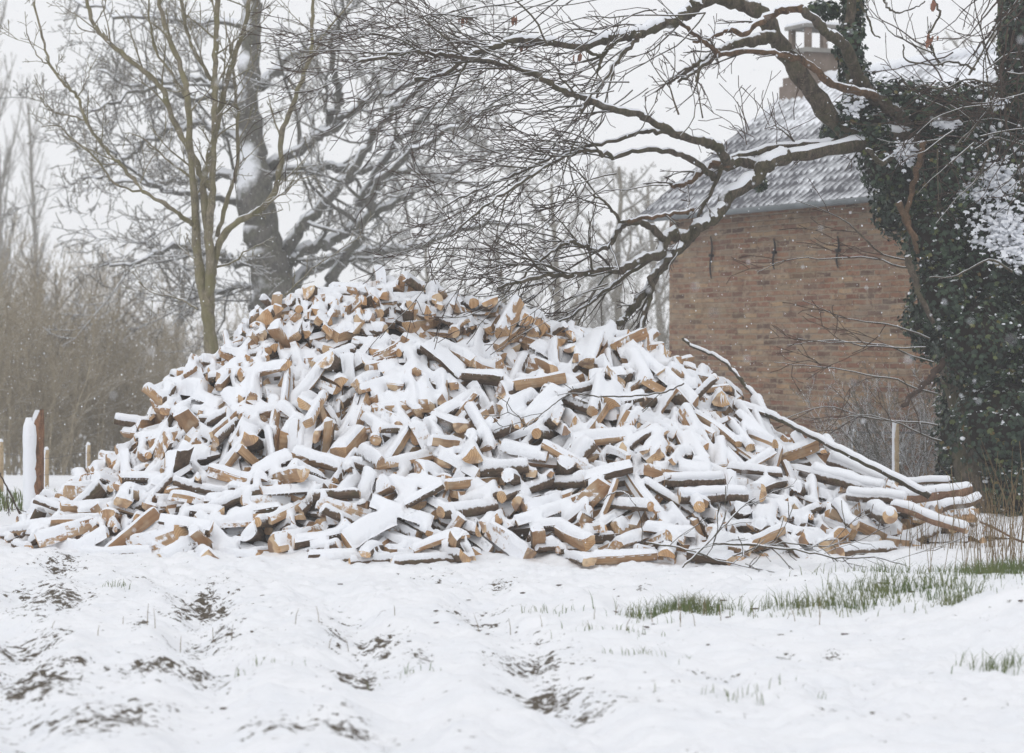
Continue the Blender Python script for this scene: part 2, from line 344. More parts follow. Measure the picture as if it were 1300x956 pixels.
# the settled logs: shape, size %, position mm, quaternion per mille
LOG_ROWS = [
 (6,106,-988,17631,99,282,4,-807,518), (5,114,-676,17511,41,412,650,283,573), (36,89,901,17595,42,314,703,50,-636), (30,99,1016,17361,28,437,-432,571,-545),
 (28,99,1364,17715,65,804,-562,191,-28), (29,91,1679,17532,28,110,120,705,691), (15,89,-1094,17803,34,697,326,622,-146), (8,83,-815,17654,25,645,-175,684,293),
 (38,88,-507,17752,35,661,701,-68,-257), (36,87,393,17663,42,462,-355,607,541), (34,93,694,17851,25,698,-78,-707,81), (8,108,909,17838,92,701,-85,586,398),
 (27,82,1114,17748,45,220,524,389,725), (17,103,1227,17760,129,449,493,623,-409), (30,102,1531,17787,89,331,566,-613,441), (36,112,1847,17797,36,370,396,-590,-599),
 (26,94,2168,17702,74,755,-368,-496,-222), (12,83,-2563,17936,50,244,319,-627,668), (27,113,-2400,17842,24,643,-648,289,-289), (11,98,-1199,17651,111,411,-539,-268,-685),
 (11,111,-846,17812,207,176,338,-512,-770), (22,101,-473,17963,52,464,-343,-580,575), (20,85,-172,18007,37,631,668,278,-280), (33,100,307,17901,43,685,-647,-253,-222),
 (20,107,455,17881,57,56,-362,569,736), (0,110,866,17991,209,621,183,-740,-185), (18,104,1131,17928,229,473,769,-420,-96), (14,83,1340,17934,229,134,466,593,-643),
 (26,99,1535,18076,161,602,322,-643,347), (7,92,1784,18008,100,490,-413,730,-239), (2,98,2170,17951,49,536,-147,-689,466), (14,87,-2773,18271,45,625,-637,329,308),
 (2,103,-2463,18048,81,79,-268,623,-731), (0,112,-2215,18242,144,465,839,-125,-253), (5,88,-2050,18173,31,650,303,682,-142), (12,114,-2264,17576,35,600,429,566,-369),
 (4,84,-1518,18205,27,711,55,699,62), (3,97,-1768,18037,29,5,673,202,-712), (19,92,-1071,18224,326,850,-407,130,309), (28,91,-830,18057,304,287,-443,-536,658),
 (22,103,-535,18222,318,473,325,768,284), (0,102,-316,18177,136,370,-443,-237,781), (4,96,101,18329,127,330,637,-530,453), (31,88,265,17850,90,462,-68,558,-686),
 (2,107,718,18180,295,11,-616,202,762), (21,107,936,18287,420,679,-312,-439,-498), (32,84,1108,18086,273,445,609,-437,-490), (29,110,1433,18186,340,374,360,-509,-687),
 (22,113,1703,18242,219,344,-747,199,-532), (28,111,1856,18020,176,148,-146,-729,-652), (21,101,2059,18148,112,443,595,600,301), (28,90,2426,18235,20,347,457,-550,-607),
 (3,102,-3119,18548,38,343,688,247,-590), (4,86,-2633,18431,141,453,-785,-216,363), (11,89,-2570,18297,136,677,174,383,603), (33,96,-2315,18363,274,468,872,-137,31),
 (22,98,-1984,18448,276,305,349,866,-185), (17,88,-1651,18281,81,70,664,190,720), (39,100,-1486,18448,197,31,159,-353,-921), (17,107,-1346,18219,131,283,357,-714,-532),
 (0,89,-1062,18317,447,40,787,-168,-593), (20,113,-651,17904,366,405,145,759,-488), (27,104,-464,18457,439,422,863,254,109), (21,99,-219,18265,253,350,232,-476,-773),
 (8,101,-51,18510,287,153,255,524,798), (15,111,60,18467,257,482,297,-809,156), (32,93,387,18456,423,353,794,-429,-247), (15,95,708,18408,468,51,459,743,-485),
 (25,100,888,18596,517,468,511,482,536), (2,108,1129,18302,484,641,720,-268,8), (22,88,1238,18467,454,239,802,24,-548), (36,111,1646,18400,323,520,-486,640,-290),
 (9,91,1934,18431,240,47,440,341,829), (35,110,2221,18392,130,640,-421,-384,515), (26,95,2355,18444,25,622,708,-59,-329), (24,114,-3257,18817,59,610,522,430,413),
 (36,104,-3145,18447,101,623,-46,-620,474), (26,84,-2705,18573,223,335,777,-391,-363), (32,108,-2773,18487,271,554,382,-498,-546), (27,107,-2343,18785,526,786,-333,405,-329),
 (27,110,-2032,18708,519,548,472,678,-133), (23,104,-1720,18354,175,329,-507,-44,-795), (3,87,-1602,18545,293,245,726,-62,-639), (30,94,-1328,18601,396,166,-594,-753,232),
 (3,110,-1056,18207,457,357,693,546,-308), (26,92,-634,18581,573,652,237,-680,236), (35,86,-351,18655,544,597,-507,-144,-605), (32,107,-265,18327,349,676,-662,323,-10),
 (21,93,-36,18693,372,686,-466,-163,-534), (13,96,50,18503,362,352,-626,-115,686), (39,93,320,18471,432,459,126,552,-685), (26,91,581,18350,460,801,-574,172,-4),
 (1,111,819,18661,662,764,-157,-621,-81), (19,95,1152,18718,621,610,-525,-35,593), (5,88,1635,18822,513,326,528,746,-241), (23,101,1870,18680,384,434,800,132,-393),
 (3,95,1984,18645,319,714,525,-458,-66), (32,111,2256,18614,172,562,-607,545,-137), (20,91,2330,18641,70,73,368,546,-749), (1,107,-3421,18987,43,275,-661,-288,636),
 (9,87,-3184,18993,133,559,714,113,406), (3,90,-3057,18800,150,592,-96,-773,-207), (6,88,-2909,19043,456,2,-388,604,696), (36,112,-2668,18742,450,702,-537,-393,253),
 (9,90,-2304,18894,656,234,-488,-149,-828), (27,104,-2074,18686,559,531,-218,704,-419), (35,83,-1704,18363,353,68,-85,725,-680), (10,102,-1691,18624,437,649,264,-711,-49),
 (33,83,-1248,18516,411,276,-441,-835,182), (18,108,-1096,18873,884,551,819,154,49), (23,95,-780,18407,619,479,785,211,-330), (37,112,-488,18884,788,924,-146,-215,282),
 (34,96,-331,18849,686,189,149,-182,-953), (37,99,-61,18978,643,452,708,422,341), (5,102,171,18965,648,143,855,220,-448), (7,97,491,18667,634,358,774,-444,277),
 (8,91,566,18911,789,294,599,364,649), (17,108,954,19035,855,637,452,-623,-32), (4,99,1141,18910,769,451,845,-117,-261), (27,106,1449,18890,623,357,646,-20,-674),
 (1,90,1660,18948,609,99,-390,801,-443), (21,102,2109,18958,397,118,-501,775,-367), (30,102,2193,18996,373,323,910,234,115), (14,94,2438,18873,163,8,-681,-182,709),
 (23,96,2636,18922,84,301,759,140,559), (38,85,2887,18860,32,21,121,692,711), (4,108,-3482,19259,127,130,-555,-646,508), (26,91,-3491,19054,86,509,628,-128,-574),
 (15,88,-3263,18876,185,159,-637,-169,-735), (38,87,-3006,19389,588,345,-172,-235,-892), (33,104,-2645,19081,712,72,356,157,919), (13,97,-2317,19064,837,533,162,-561,-612),
 (33,93,-2138,18642,571,125,28,905,-406), (2,111,-1671,18992,789,631,-408,515,-411), (33,89,-1532,18880,759,216,858,1,467), (33,98,-1419,18938,899,131,606,770,149),
 (35,97,-1391,19003,937,75,-879,392,-260), (13,109,-819,19193,1232,24,259,-856,448), (31,103,-449,19171,1035,685,-216,571,398), (9,107,-273,19099,834,146,-457,-639,601),
 (17,97,-175,19024,744,56,636,320,-700), (6,83,186,19158,797,872,-396,197,-212), (26,87,347,18887,732,51,144,-550,-821), (14,106,651,18958,881,541,508,573,-347),
 (36,100,884,19023,931,293,-192,659,-666), (24,96,1221,19288,974,316,-5,-744,589), (20,97,1463,19121,805,675,-414,194,579), (37,88,1703,19148,681,293,730,488,378),
 (3,107,2002,19248,599,546,135,827,16), (28,88,2339,19053,304,21,-297,615,731), (18,112,2356,19219,320,371,330,857,-138), (30,95,2719,19040,43,201,-599,-407,660),
 (16,110,2789,19280,69,149,612,494,-599), (17,106,3088,19246,63,668,-285,-617,-303), (3,87,3452,19127,23,708,39,705,11), (32,89,3461,19273,24,598,-615,-343,383),
 (38,90,-3934,19575,52,121,679,161,706), (19,95,-3767,19381,35,486,633,312,-516), (23,99,-3492,19408,178,465,183,-862,-87), (26,83,-3521,19399,235,725,-325,453,404),
 (19,85,-3278,19468,305,271,-707,238,609), (15,108,-2810,19429,820,342,880,258,-203), (17,90,-2745,19131,737,868,392,82,295), (24,104,-2395,19385,1008,183,-604,304,713),
 (26,89,-2065,19040,801,413,-622,38,664), (19,89,-1830,19427,1179,579,263,653,412), (19,89,-1683,18897,762,569,229,-82,786), (20,83,-1311,19365,1163,443,704,156,533),
 (9,98,-1180,19198,1060,552,625,312,456), (23,106,-698,19329,1302,809,-393,-227,-374), (33,101,-452,19439,1259,416,365,-225,-802), (22,107,-118,19345,1029,330,797,446,239),
 (4,107,55,19031,873,528,644,481,-275), (4,83,140,19255,938,586,-585,379,413), (12,87,444,19411,1108,398,-416,111,-810), (37,89,666,19368,1091,394,832,-371,-124),
 (14,109,927,19144,987,161,594,314,-723), (5,84,1227,19534,1117,713,-602,-342,-109), (12,95,1688,19228,831,596,282,-478,-580), (31,107,1699,19273,766,407,815,302,282),
 (34,84,1948,19454,720,207,303,1,-930), (22,113,2284,19496,499,470,185,-422,-753), (14,107,2588,19471,379,773,-565,108,-268), (37,109,2665,19388,153,834,-495,47,-238),
 (23,110,2929,19524,204,289,-541,175,770), (3,90,3137,19483,96,724,154,665,-98), (22,100,3333,19538,63,225,-299,-692,617), (29,83,3513,19382,25,275,-366,613,-644),
 (1,113,3772,19494,31,678,77,709,-181), (13,105,-3733,19656,181,437,-226,-869,57), (12,113,-3756,19696,209,103,869,-154,-459), (8,104,-3478,19727,432,217,702,-492,467),
 (35,106,-3720,19588,342,748,70,659,-41), (38,110,-3194,19601,571,484,842,-236,36), (1,112,-2720,19593,982,636,-647,-86,413), (5,88,-2347,19760,1280,276,879,295,-253),
 (6,91,-2005,19454,1173,768,-155,619,-51), (9,110,-1822,19602,1340,654,-341,356,573), (0,96,-1505,19271,1088,324,922,-67,-201), (23,98,-1366,19452,1263,49,-819,-27,571),
 (8,85,-1372,19230,1043,358,901,216,-116), (28,109,-813,19682,1531,685,-556,431,-190), (29,110,-386,19621,1360,363,469,-381,-709), (27,111,-287,19703,1364,388,-280,831,-283),
 (10,100,-104,19786,1386,442,-344,145,815), (9,107,214,19659,1249,868,-355,326,122), (6,86,425,19600,1214,796,-420,-390,195), (13,106,659,19540,1237,439,157,-516,-719),
 (13,89,919,19603,1209,9,506,-770,388), (7,100,1209,19681,1178,583,457,662,116), (25,113,1449,19723,1090,469,527,-314,-635), (18,112,1722,19679,927,802,-324,-333,-375),
 (30,98,1952,19704,791,72,-77,-494,-863), (12,89,2148,19708,642,450,575,186,-658), (20,94,2340,19747,528,322,-775,395,-372), (38,94,2575,19719,393,500,-518,644,-259),
 (7,99,2935,19690,289,751,53,-577,-317), (39,99,3115,19648,163,244,369,-804,398), (4,86,3471,19691,162,623,-427,-630,181), (19,111,3559,19702,63,493,-165,696,495),
 (3,110,3880,19855,46,21,-437,549,-712), (22,95,-3723,19986,90,556,-350,-723,212), (20,87,-3504,20109,159,39,-718,126,684), (8,101,-3657,20493,200,564,550,81,610),
 (19,82,-4010,20660,32,417,-556,-430,-576), (37,88,-3627,20252,225,499,843,-162,-120), (29,94,-2451,19955,1398,177,-222,-915,288), (14,106,-2505,18926,663,781,-44,623,13),
 (24,107,-2436,19253,942,413,-244,492,-727), (39,107,-2021,19268,1065,324,588,490,556), (38,106,-1438,19661,1393,513,-375,-707,311), (10,89,-1492,19357,1239,516,-618,137,576),
 (22,101,-1233,19981,1783,762,-213,-350,-502), (24,104,-516,19726,1480,670,-548,68,-496), (9,110,-232,19277,1113,379,446,789,-188), (30,97,-217,19623,1389,129,356,684,623),
 (33,111,-22,19895,1501,342,899,171,214), (12,95,219,19707,1396,35,-363,736,-570), (20,83,292,19843,1411,213,-459,62,861), (37,84,660,19882,1429,620,776,-112,35),
 (23,94,918,19787,1332,566,-13,-440,-697), (20,108,1149,19804,1253,530,308,790,5), (14,95,1391,19870,1266,960,-235,-151,-23), (38,104,2173,19665,740,619,775,-38,120),
 (12,87,2024,20044,927,711,483,-159,-486), (31,92,2342,19970,631,132,-128,-507,-842), (20,103,2578,20090,583,736,331,-415,420), (1,110,2701,19831,433,170,-841,52,-511),
 (24,99,3072,20120,264,492,81,690,-525), (16,108,3181,20105,241,630,712,239,198), (25,108,3391,20129,90,159,210,804,533), (33,108,3563,20057,102,759,514,-259,-304),
 (5,91,-3462,20263,28,650,693,-19,310), (13,108,-3250,20288,228,707,-626,101,-313), (6,105,-3583,20409,172,259,533,186,784), (26,86,-3282,20527,426,374,428,789,-235),
 (23,96,-3354,20668,401,186,219,524,-802), (22,93,-2386,20259,1374,329,-911,-221,117), (19,88,-2066,20114,1725,620,657,318,-288), (29,82,-2001,20148,1733,770,632,-64,65),
 (34,110,-1497,20367,1863,138,-408,830,355), (20,108,-1393,20385,1908,496,-292,607,-548), (5,85,-1074,20219,1889,352,565,362,-653), (7,91,-754,20018,1732,508,72,632,581),
 (24,94,-503,20056,1732,852,-450,-68,258), (7,105,-316,20080,1758,602,-618,-31,-504), (36,87,106,20137,1729,598,791,-124,-33), (2,102,117,20049,1608,506,-535,-247,629),
 (39,94,371,19963,1488,260,-28,-850,457), (18,104,672,19962,1496,689,-186,566,412), (12,93,987,20066,1470,136,548,617,-548), (2,98,1129,20196,1454,386,540,511,-546),
 (29,110,1459,20324,1288,96,-43,-898,-428), (8,85,1662,20220,1222,369,-186,-581,-701), (20,84,2251,20816,368,100,144,920,-351), (26,96,2278,20377,596,327,97,419,-842),
 (0,92,2496,20326,516,854,-157,-496,24), (20,95,2907,20465,273,496,557,-348,-568), (24,84,2905,20158,318,481,-833,210,176), (7,111,3273,20245,135,579,355,-481,554),
 (31,99,3374,20318,40,131,152,710,675), (9,98,-3256,20515,106,45,-892,40,449), (31,86,-3136,20775,140,184,93,-728,653), (34,89,-3159,20658,312,628,-167,-544,-531),
 (28,103,-2976,20983,221,460,8,472,752), (8,91,-3205,20954,372,156,-115,-746,637), (16,112,-2317,20758,1046,775,488,121,-382), (20,95,-2023,20699,1390,18,-77,-704,706),
 (27,83,-1430,20571,1701,269,112,435,-852), (15,84,-1259,20495,1796,19,712,53,700), (8,93,-829,20499,1820,704,-83,-702,64), (1,97,-744,20560,1787,622,293,-635,-353),
 (21,103,-511,20530,1740,759,199,469,-405), (34,84,-299,20692,1537,130,653,-104,-739), (24,106,49,20922,1464,94,-742,77,659), (32,110,194,20543,1598,96,-27,-887,-451),
 (0,92,431,20538,1542,844,369,-363,-138), (22,111,673,20760,1353,294,332,-703,-556), (19,93,963,20517,1430,848,125,-236,458), (21,100,1191,20481,1300,273,-226,907,228),
 (8,106,1430,20684,1077,597,476,-394,-511), (37,87,2185,20934,365,20,-849,527,43), (32,86,2150,20851,387,386,-596,283,645), (26,97,2309,20931,264,113,-207,479,845),
 (22,98,2562,20487,288,396,-870,-284,-78), (5,93,2684,20669,101,403,311,211,-834), (24,113,2837,20778,48,641,-443,567,267), (2,92,-3172,20799,72,654,580,-475,-100),
 (34,82,-3168,20884,22,346,-708,-18,-616), (10,92,-3688,21038,41,134,561,429,695), (28,92,-2869,20790,496,56,375,628,680), (22,103,-3067,21264,279,497,509,-589,-384),
 (15,94,-2089,20859,1189,154,-941,23,300), (34,83,-1774,20978,1290,132,249,-916,-285), (29,91,-1606,20889,1413,387,-877,-226,176), (13,99,-1318,20968,1448,485,657,-376,-438),
 (32,109,-968,21027,1425,418,-893,99,-131), (22,106,-697,21340,1255,387,-810,376,230), (37,96,-551,20754,1554,60,-177,-387,903), (4,107,-446,20937,1436,779,39,622,-71),
 (12,101,68,21246,1196,597,330,464,-565), (37,105,345,21202,1092,546,-602,581,52), (0,97,354,20884,1311,436,-587,678,-74), (27,108,703,20915,1207,157,172,-381,895),
 (31,95,920,20777,1240,339,-876,288,-188), (14,92,1619,21292,592,436,50,894,-85), (1,90,1584,20742,881,737,389,133,-537), (38,103,2065,21169,340,258,160,-844,-443),
 (19,100,2069,20851,478,14,605,-383,698), (26,83,2071,20817,382,487,334,186,-785), (17,105,2447,21018,162,47,937,-98,331), (34,108,2593,20687,96,469,429,-366,681),
 (30,91,-2631,21231,434,62,540,402,-737), (38,92,-2770,21031,409,306,494,344,-737), (24,113,-2513,21832,134,105,-526,-164,-828), (38,87,-1850,21196,1061,468,110,321,-816),
 (12,108,-1704,21292,1117,707,472,121,-512), (9,111,-1190,21112,1339,68,-714,455,528), (35,112,-1134,21344,1249,552,4,-704,-447), (38,98,-780,21302,1207,255,591,-139,753),
 (14,107,-601,21870,870,292,219,550,-751), (15,99,-160,21014,1367,177,716,4,675), (38,85,47,21306,1113,9,182,838,514), (16,101,374,21331,979,455,-85,886,23),
 (23,109,530,21150,1078,259,-867,-187,-383), (35,91,869,21031,1134,728,211,279,-590), (35,102,1188,21234,765,379,513,-191,746), (15,106,1408,21103,722,354,-724,177,565),
 (31,101,1773,21442,307,371,-894,238,-82), (18,95,1789,21242,381,278,-542,680,-408), (38,93,1827,21850,35,677,629,-305,-232), (9,95,2177,21115,206,72,-752,644,120),
 (36,95,2342,20949,127,768,482,-98,-410), (33,97,2512,21176,76,102,-428,642,-627), (8,110,-779,21895,743,536,-458,654,-276), (38,109,80,21402,978,100,-701,237,-665),
 (27,83,623,21728,527,657,-58,744,-107), (13,82,945,21260,838,362,-466,800,110), (21,113,-634,17199,36,345,327,629,615), (26,84,1235,17580,29,647,-219,-678,-272),
 (18,108,1461,17531,70,156,759,-102,624), (12,107,-1030,17719,98,761,-362,446,303), (37,110,-652,17828,65,133,653,354,656), (22,94,386,17571,105,693,-278,662,68),
 (16,110,861,17649,154,518,143,-759,367), (10,96,1052,17647,129,704,582,-34,405), (31,107,1121,17665,125,504,131,622,-585), (22,86,1621,17813,56,645,754,10,-122),
 (12,98,1797,17915,74,607,-74,791,8), (16,94,1961,17641,90,572,338,-746,49), (14,112,-2604,17822,137,464,582,62,665), (30,101,-2439,17882,85,211,129,-688,-682),
 (31,92,-1355,17663,39,534,-576,417,458), (33,91,-1011,17321,98,719,-689,86,-11), (11,100,-484,17787,115,377,788,180,452), (12,105,-269,17789,34,554,570,421,-436),
 (33,99,183,17548,138,56,-82,868,487), (3,86,526,17976,162,335,154,-774,515), (13,100,566,17802,110,127,615,397,-669), (32,88,769,17840,151,702,502,-472,-182),
 (11,103,1187,17881,281,217,163,612,743), (36,83,1513,18083,236,351,-446,713,-412), (6,111,1791,17901,177,861,-192,-462,90), (38,113,1975,17869,139,767,508,-148,-362),
 (14,104,2375,17910,71,59,-426,-578,-694), (3,95,-2749,18024,65,137,650,435,-608), (38,88,-2375,18087,105,760,-547,-351,20), (20,89,-2163,18104,44,493,646,-350,466),
 (1,99,-1972,18220,121,290,808,-60,509), (15,88,-1743,17891,63,770,-36,-634,-59), (16,103,-1637,17931,102,202,-757,-321,-532), (33,90,-1260,17985,141,729,-402,485,267),
 (2,88,-838,17965,325,751,445,-445,-200), (22,91,-703,17964,227,313,-824,157,-445), (13,101,-493,18101,182,431,153,883,105), (10,91,-67,17991,91,159,621,376,-669),
 (1,84,-9,18253,63,329,-158,-636,-680), (29,105,307,18186,167,287,227,-918,155), (21,107,437,18095,202,365,705,-359,-490), (37,94,678,18080,245,410,-308,-641,572),
 (7,92,840,17963,246,655,-126,546,506), (32,100,1174,18352,415,418,-229,-702,529), (17,96,1611,18298,322,37,784,159,599), (29,90,1779,18085,188,668,596,282,-346),
 (32,101,2220,18242,132,842,-441,-123,283), (15,113,2400,18083,132,419,-464,-640,-447), (27,83,-3264,18504,19,203,-179,-686,676), (28,112,-2989,18344,25,651,658,232,297),
 (8,111,-2768,18147,143,226,683,390,-575), (33,108,-2483,18433,306,33,-346,498,794), (28,99,-2071,18446,287,877,-413,-191,154), (31,106,-1926,18172,159,269,46,-751,601),
 (9,101,-1572,18360,182,163,-509,-4,-845), (30,91,-1378,18410,257,693,-500,-414,-312), (22,91,-1485,18032,117,725,-612,10,-314), (27,82,-1033,18145,359,129,694,528,-472),
 (17,107,-512,18020,311,531,-622,169,-550), (31,105,-276,18156,282,61,-627,-7,776), (18,112,-189,18109,174,277,-448,677,514), (5,105,13,18284,210,461,-45,-702,541),
 (16,112,227,18263,234,223,-507,-150,-819), (23,85,455,18231,365,75,70,-614,-783), (8,103,751,18094,364,43,-556,-266,-786), (25,100,1024,18241,521,538,-271,514,-611),
 (37,100,1247,18259,405,139,76,-880,448), (13,82,1672,18463,403,15,531,-623,574), (29,100,1914,18344,263,827,-556,38,73), (5,91,2039,18376,252,118,-397,-462,-784),
 (27,111,2392,18294,65,95,-637,-150,750), (15,83,-3357,18735,37,288,-642,-295,647), (22,87,-3193,18628,84,582,587,-522,-212), (21,89,-3104,18626,133,647,23,540,537),
 (32,101,-2853,18494,213,99,226,-570,784), (17,86,-2730,18473,318,371,442,516,-633), (17,114,-2128,18199,249,777,-43,-568,-268), (20,109,-1767,18565,330,474,363,538,594),
 (29,83,-1754,18392,249,189,651,-538,-501), (19,102,-1197,18281,307,779,385,472,-149), (21,83,-1182,18411,398,888,88,394,-220), (1,86,-935,18322,563,663,-350,616,242),
 (19,112,-490,18330,438,693,449,-565,4), (28,92,-455,18247,350,510,-147,-651,543), (26,113,-171,18212,322,741,121,-555,359), (30,87,86,18698,410,615,-442,98,646),
 (8,86,270,18518,488,458,-459,-588,-484), (1,102,620,18337,518,598,776,-181,-85), (7,100,905,18508,584,623,103,-612,-477), (7,83,1099,18611,590,575,-302,298,700),
 (2,91,1354,18652,600,577,-403,8,710), (25,108,1915,18489,372,57,-328,468,819), (20,111,2082,18478,367,26,-14,-804,594), (0,89,2076,18606,284,40,-437,-355,826),
 (31,83,2359,18536,153,176,-261,391,865), (29,101,2497,18719,40,507,-720,22,-473), (35,102,-3496,18791,78,189,-628,178,-733), (19,108,-3513,18673,95,302,698,473,-445),
 (2,95,-3200,18727,170,326,720,-317,-525), (4,88,-3109,18598,232,265,472,812,220), (28,83,-2598,18761,401,877,-414,-37,-241), (23,83,-2149,18656,487,14,-587,331,738),
 (2,93,-1792,18805,598,388,843,-351,127), (20,96,-1580,18522,361,294,670,430,-529), (6,90,-1518,18570,447,643,-463,609,40), (26,95,-1286,18738,585,143,-316,466,814),
 (34,99,-996,18586,739,311,-589,42,745), (4,96,-610,18447,583,507,9,800,320), (6,87,-343,18765,657,265,289,419,819), (18,99,-139,18635,520,600,-272,-563,-499),
 (32,97,18,18813,618,527,-477,-613,346), (36,109,235,18823,603,271,817,416,-294), (5,93,346,18654,497,399,-535,232,708), (32,104,887,18602,697,109,-37,-714,690),
 (26,114,1015,18710,708,460,-156,-550,-680), (13,96,1257,18927,738,369,170,660,631), (18,105,1718,18818,581,516,-4,-367,-774), (38,84,2292,18795,324,251,-510,588,-575),
 (27,89,2218,18827,292,475,559,-135,-666), (22,97,2337,18768,220,695,339,-471,-425), (29,110,2683,18827,113,461,-563,-542,420), (5,87,2978,18943,50,331,124,-644,679),
 (34,113,-3636,19196,28,221,-96,700,-672), (3,93,-3494,19116,96,589,-438,677,64), (8,109,-3126,19036,286,894,-109,432,33), (5,110,-3327,19070,165,672,682,9,-289),
 (37,97,-2954,18977,331,193,906,-252,-281), (30,87,-2911,18687,264,215,574,13,-790), (32,101,-2125,18457,461,781,-119,-610,60), (26,90,-1906,18638,481,566,762,257,182),
 (34,99,-1699,18549,456,785,-464,-327,-248), (0,110,-1422,18724,729,987,130,94,9), (17,110,-1257,18507,534,563,-344,337,672), (39,107,-909,19188,1217,10,322,896,-307),
 (14,103,-560,18287,614,434,-760,-83,-476), (36,109,-370,18593,583,311,680,343,569), (33,87,-156,19005,810,287,-141,-748,582), (39,89,-29,19001,678,734,-668,96,76),
 (27,97,261,19077,760,599,-468,148,-633), (32,108,301,18751,667,283,86,850,-436), (39,106,761,18968,893,563,-468,341,590), (6,102,1101,19041,922,482,-72,873,12),
 (32,83,1342,19125,860,532,794,292,42), (16,89,1701,19145,736,331,-478,-25,813), (39,94,1852,19073,585,826,-492,249,119), (37,113,2291,18985,311,707,-670,-88,209),
 (23,99,2490,19061,200,644,-420,634,84), (31,93,2813,18917,107,707,-514,-466,137), (9,103,2894,19035,120,302,-579,-67,-754), (4,90,3006,19056,103,447,-70,-670,589),
 (34,104,3187,19318,40,302,-260,692,-602), (15,83,3431,19191,96,589,381,545,-459), (0,96,-4057,19474,42,688,-330,615,-199), (17,108,-3699,19449,142,733,-342,483,-334),
 (37,107,-3652,19300,180,177,-903,267,286), (10,92,-3370,19287,286,686,-48,-726,18), (32,88,-3265,19366,362,47,-155,-780,604), (39,88,-2993,18980,430,704,322,632,40),
 (6,92,-2397,18698,562,529,437,653,-321), (19,87,-2226,18883,733,914,-284,169,235), (36,87,-2076,18740,619,675,720,150,63), (5,101,-1827,19143,943,306,908,-162,235),
 (38,94,-1569,18761,573,866,-492,73,-46), (0,86,-1442,18654,803,130,-804,-580,-14), (22,87,-1194,19128,1075,408,271,-855,171), (18,93,-546,19334,1211,857,-108,-382,-330),
 (10,83,-410,19036,903,315,843,380,-212), (25,90,-100,19229,926,413,-571,498,-505), (16,107,95,19149,830,852,-63,511,91), (27,97,260,19410,1020,443,884,-126,82),
 (18,107,464,19260,1016,11,431,819,-379), (4,107,822,19282,1096,464,613,85,634), (24,91,1125,19356,1037,596,-234,-699,319), (33,100,1619,19155,900,763,-441,-250,401),
 (38,103,1691,19540,892,384,869,-94,297), (18,102,1926,19356,707,832,332,-348,-276), (25,92,2420,18996,300,588,-554,-589,-25), (24,87,2377,19222,414,445,-462,758,-122),
 (25,96,2576,19441,250,160,89,-474,-861), (11,84,2828,19480,181,262,-397,11,879), (10,92,3197,19523,176,436,-822,-255,-263), (38,112,3340,19341,111,374,656,90,-649),
 (21,94,3574,19457,113,604,653,-455,-41), (32,103,3753,19380,94,108,-197,-790,570), (10,100,-4019,19809,54,538,-35,-712,450), (0,92,-3646,19557,170,739,222,445,455),
 (2,91,-3905,19457,210,146,75,657,-736), (30,91,-3422,19574,398,420,-350,746,-381), (29,113,-3475,19279,420,569,770,-186,-219), (34,114,-3356,19251,430,415,-734,49,-536),
 (12,96,-3069,19320,559,391,903,180,-10), (29,110,-2638,18677,546,593,399,326,619), (4,111,-1993,18772,794,631,582,289,-423), (18,96,-1960,18812,666,319,533,424,-659),
 (21,90,-1373,19252,1160,13,-4,-926,377), (29,102,-1496,18700,884,471,-420,525,571), (36,110,-803,19437,1447,513,758,380,-138), (31,105,-362,19350,1153,401,-208,887,-93),
 (15,101,-232,19531,1226,224,-764,313,-517), (21,108,-120,19218,975,649,42,759,-30), (11,103,170,19389,1040,538,-608,18,584), (13,99,384,19494,1176,101,-734,-464,486),
 (7,98,485,19768,1362,142,369,459,796), (17,82,781,19649,1281,16,-61,876,-479), (11,102,1044,19426,1094,388,729,88,-558), (2,102,1433,19395,1020,523,369,-71,-765),
 (17,87,1886,19689,858,636,-662,308,249), (16,99,2231,19455,601,73,-720,92,684), (4,102,2422,19639,531,345,810,285,-379), (22,111,2474,19677,503,554,766,-237,226),
 (0,86,2763,19490,367,304,305,-862,-266), (13,104,2805,19599,332,515,483,696,-131), (15,112,3209,19729,278,410,-677,-467,-394), (2,103,3550,19789,169,356,619,260,650),
 (20,88,3530,19862,108,339,384,451,731), (22,87,3689,19741,75,745,329,-550,183), (30,96,-3555,20055,131,300,-746,-583,-113), (1,85,-3865,19815,54,394,332,623,589),
 (19,108,-3395,20595,121,203,776,-153,-577), (9,101,-3285,20074,392,589,-704,289,-272), (25,108,-2905,20699,602,64,-506,-762,399), (5,108,-3325,19365,502,85,693,385,-603),
 (28,88,-2399,19354,949,579,660,293,379), (18,100,-2232,18962,873,473,835,50,-278), (35,91,-1745,19716,1438,734,-353,126,566), (16,105,-1607,19082,1113,244,387,641,-616),
 (7,94,-1267,19508,1360,226,-823,244,460), (15,106,-1070,19549,1422,567,-554,153,590), (21,99,-379,19591,1404,20,81,495,865), (3,87,-240,19144,989,787,321,287,443),
 (12,100,-254,19920,1595,418,845,-324,77), (23,101,40,19604,1316,453,-331,-283,-778), (16,94,174,19456,1238,520,-224,803,185), (20,109,441,19580,1333,488,820,-218,-206),
 (12,87,692,19733,1342,472,-248,-545,-647), (26,85,1123,19607,1253,88,721,458,-512), (9,91,1488,19897,1193,913,-320,-252,-8), (39,82,1524,19998,1171,374,343,-170,-845),
 (35,89,2192,20005,773,264,611,254,-702), (16,96,2010,19962,831,59,-458,-514,723), (9,102,2529,19879,607,17,626,354,-694), (34,97,2886,19964,496,164,318,-532,-767),
 (35,107,2742,20162,431,568,-656,-425,-258), (6,84,3253,20113,249,245,364,-469,766), (19,87,3333,20056,207,110,-136,700,693), (18,102,3470,20101,135,133,-605,-651,-439),
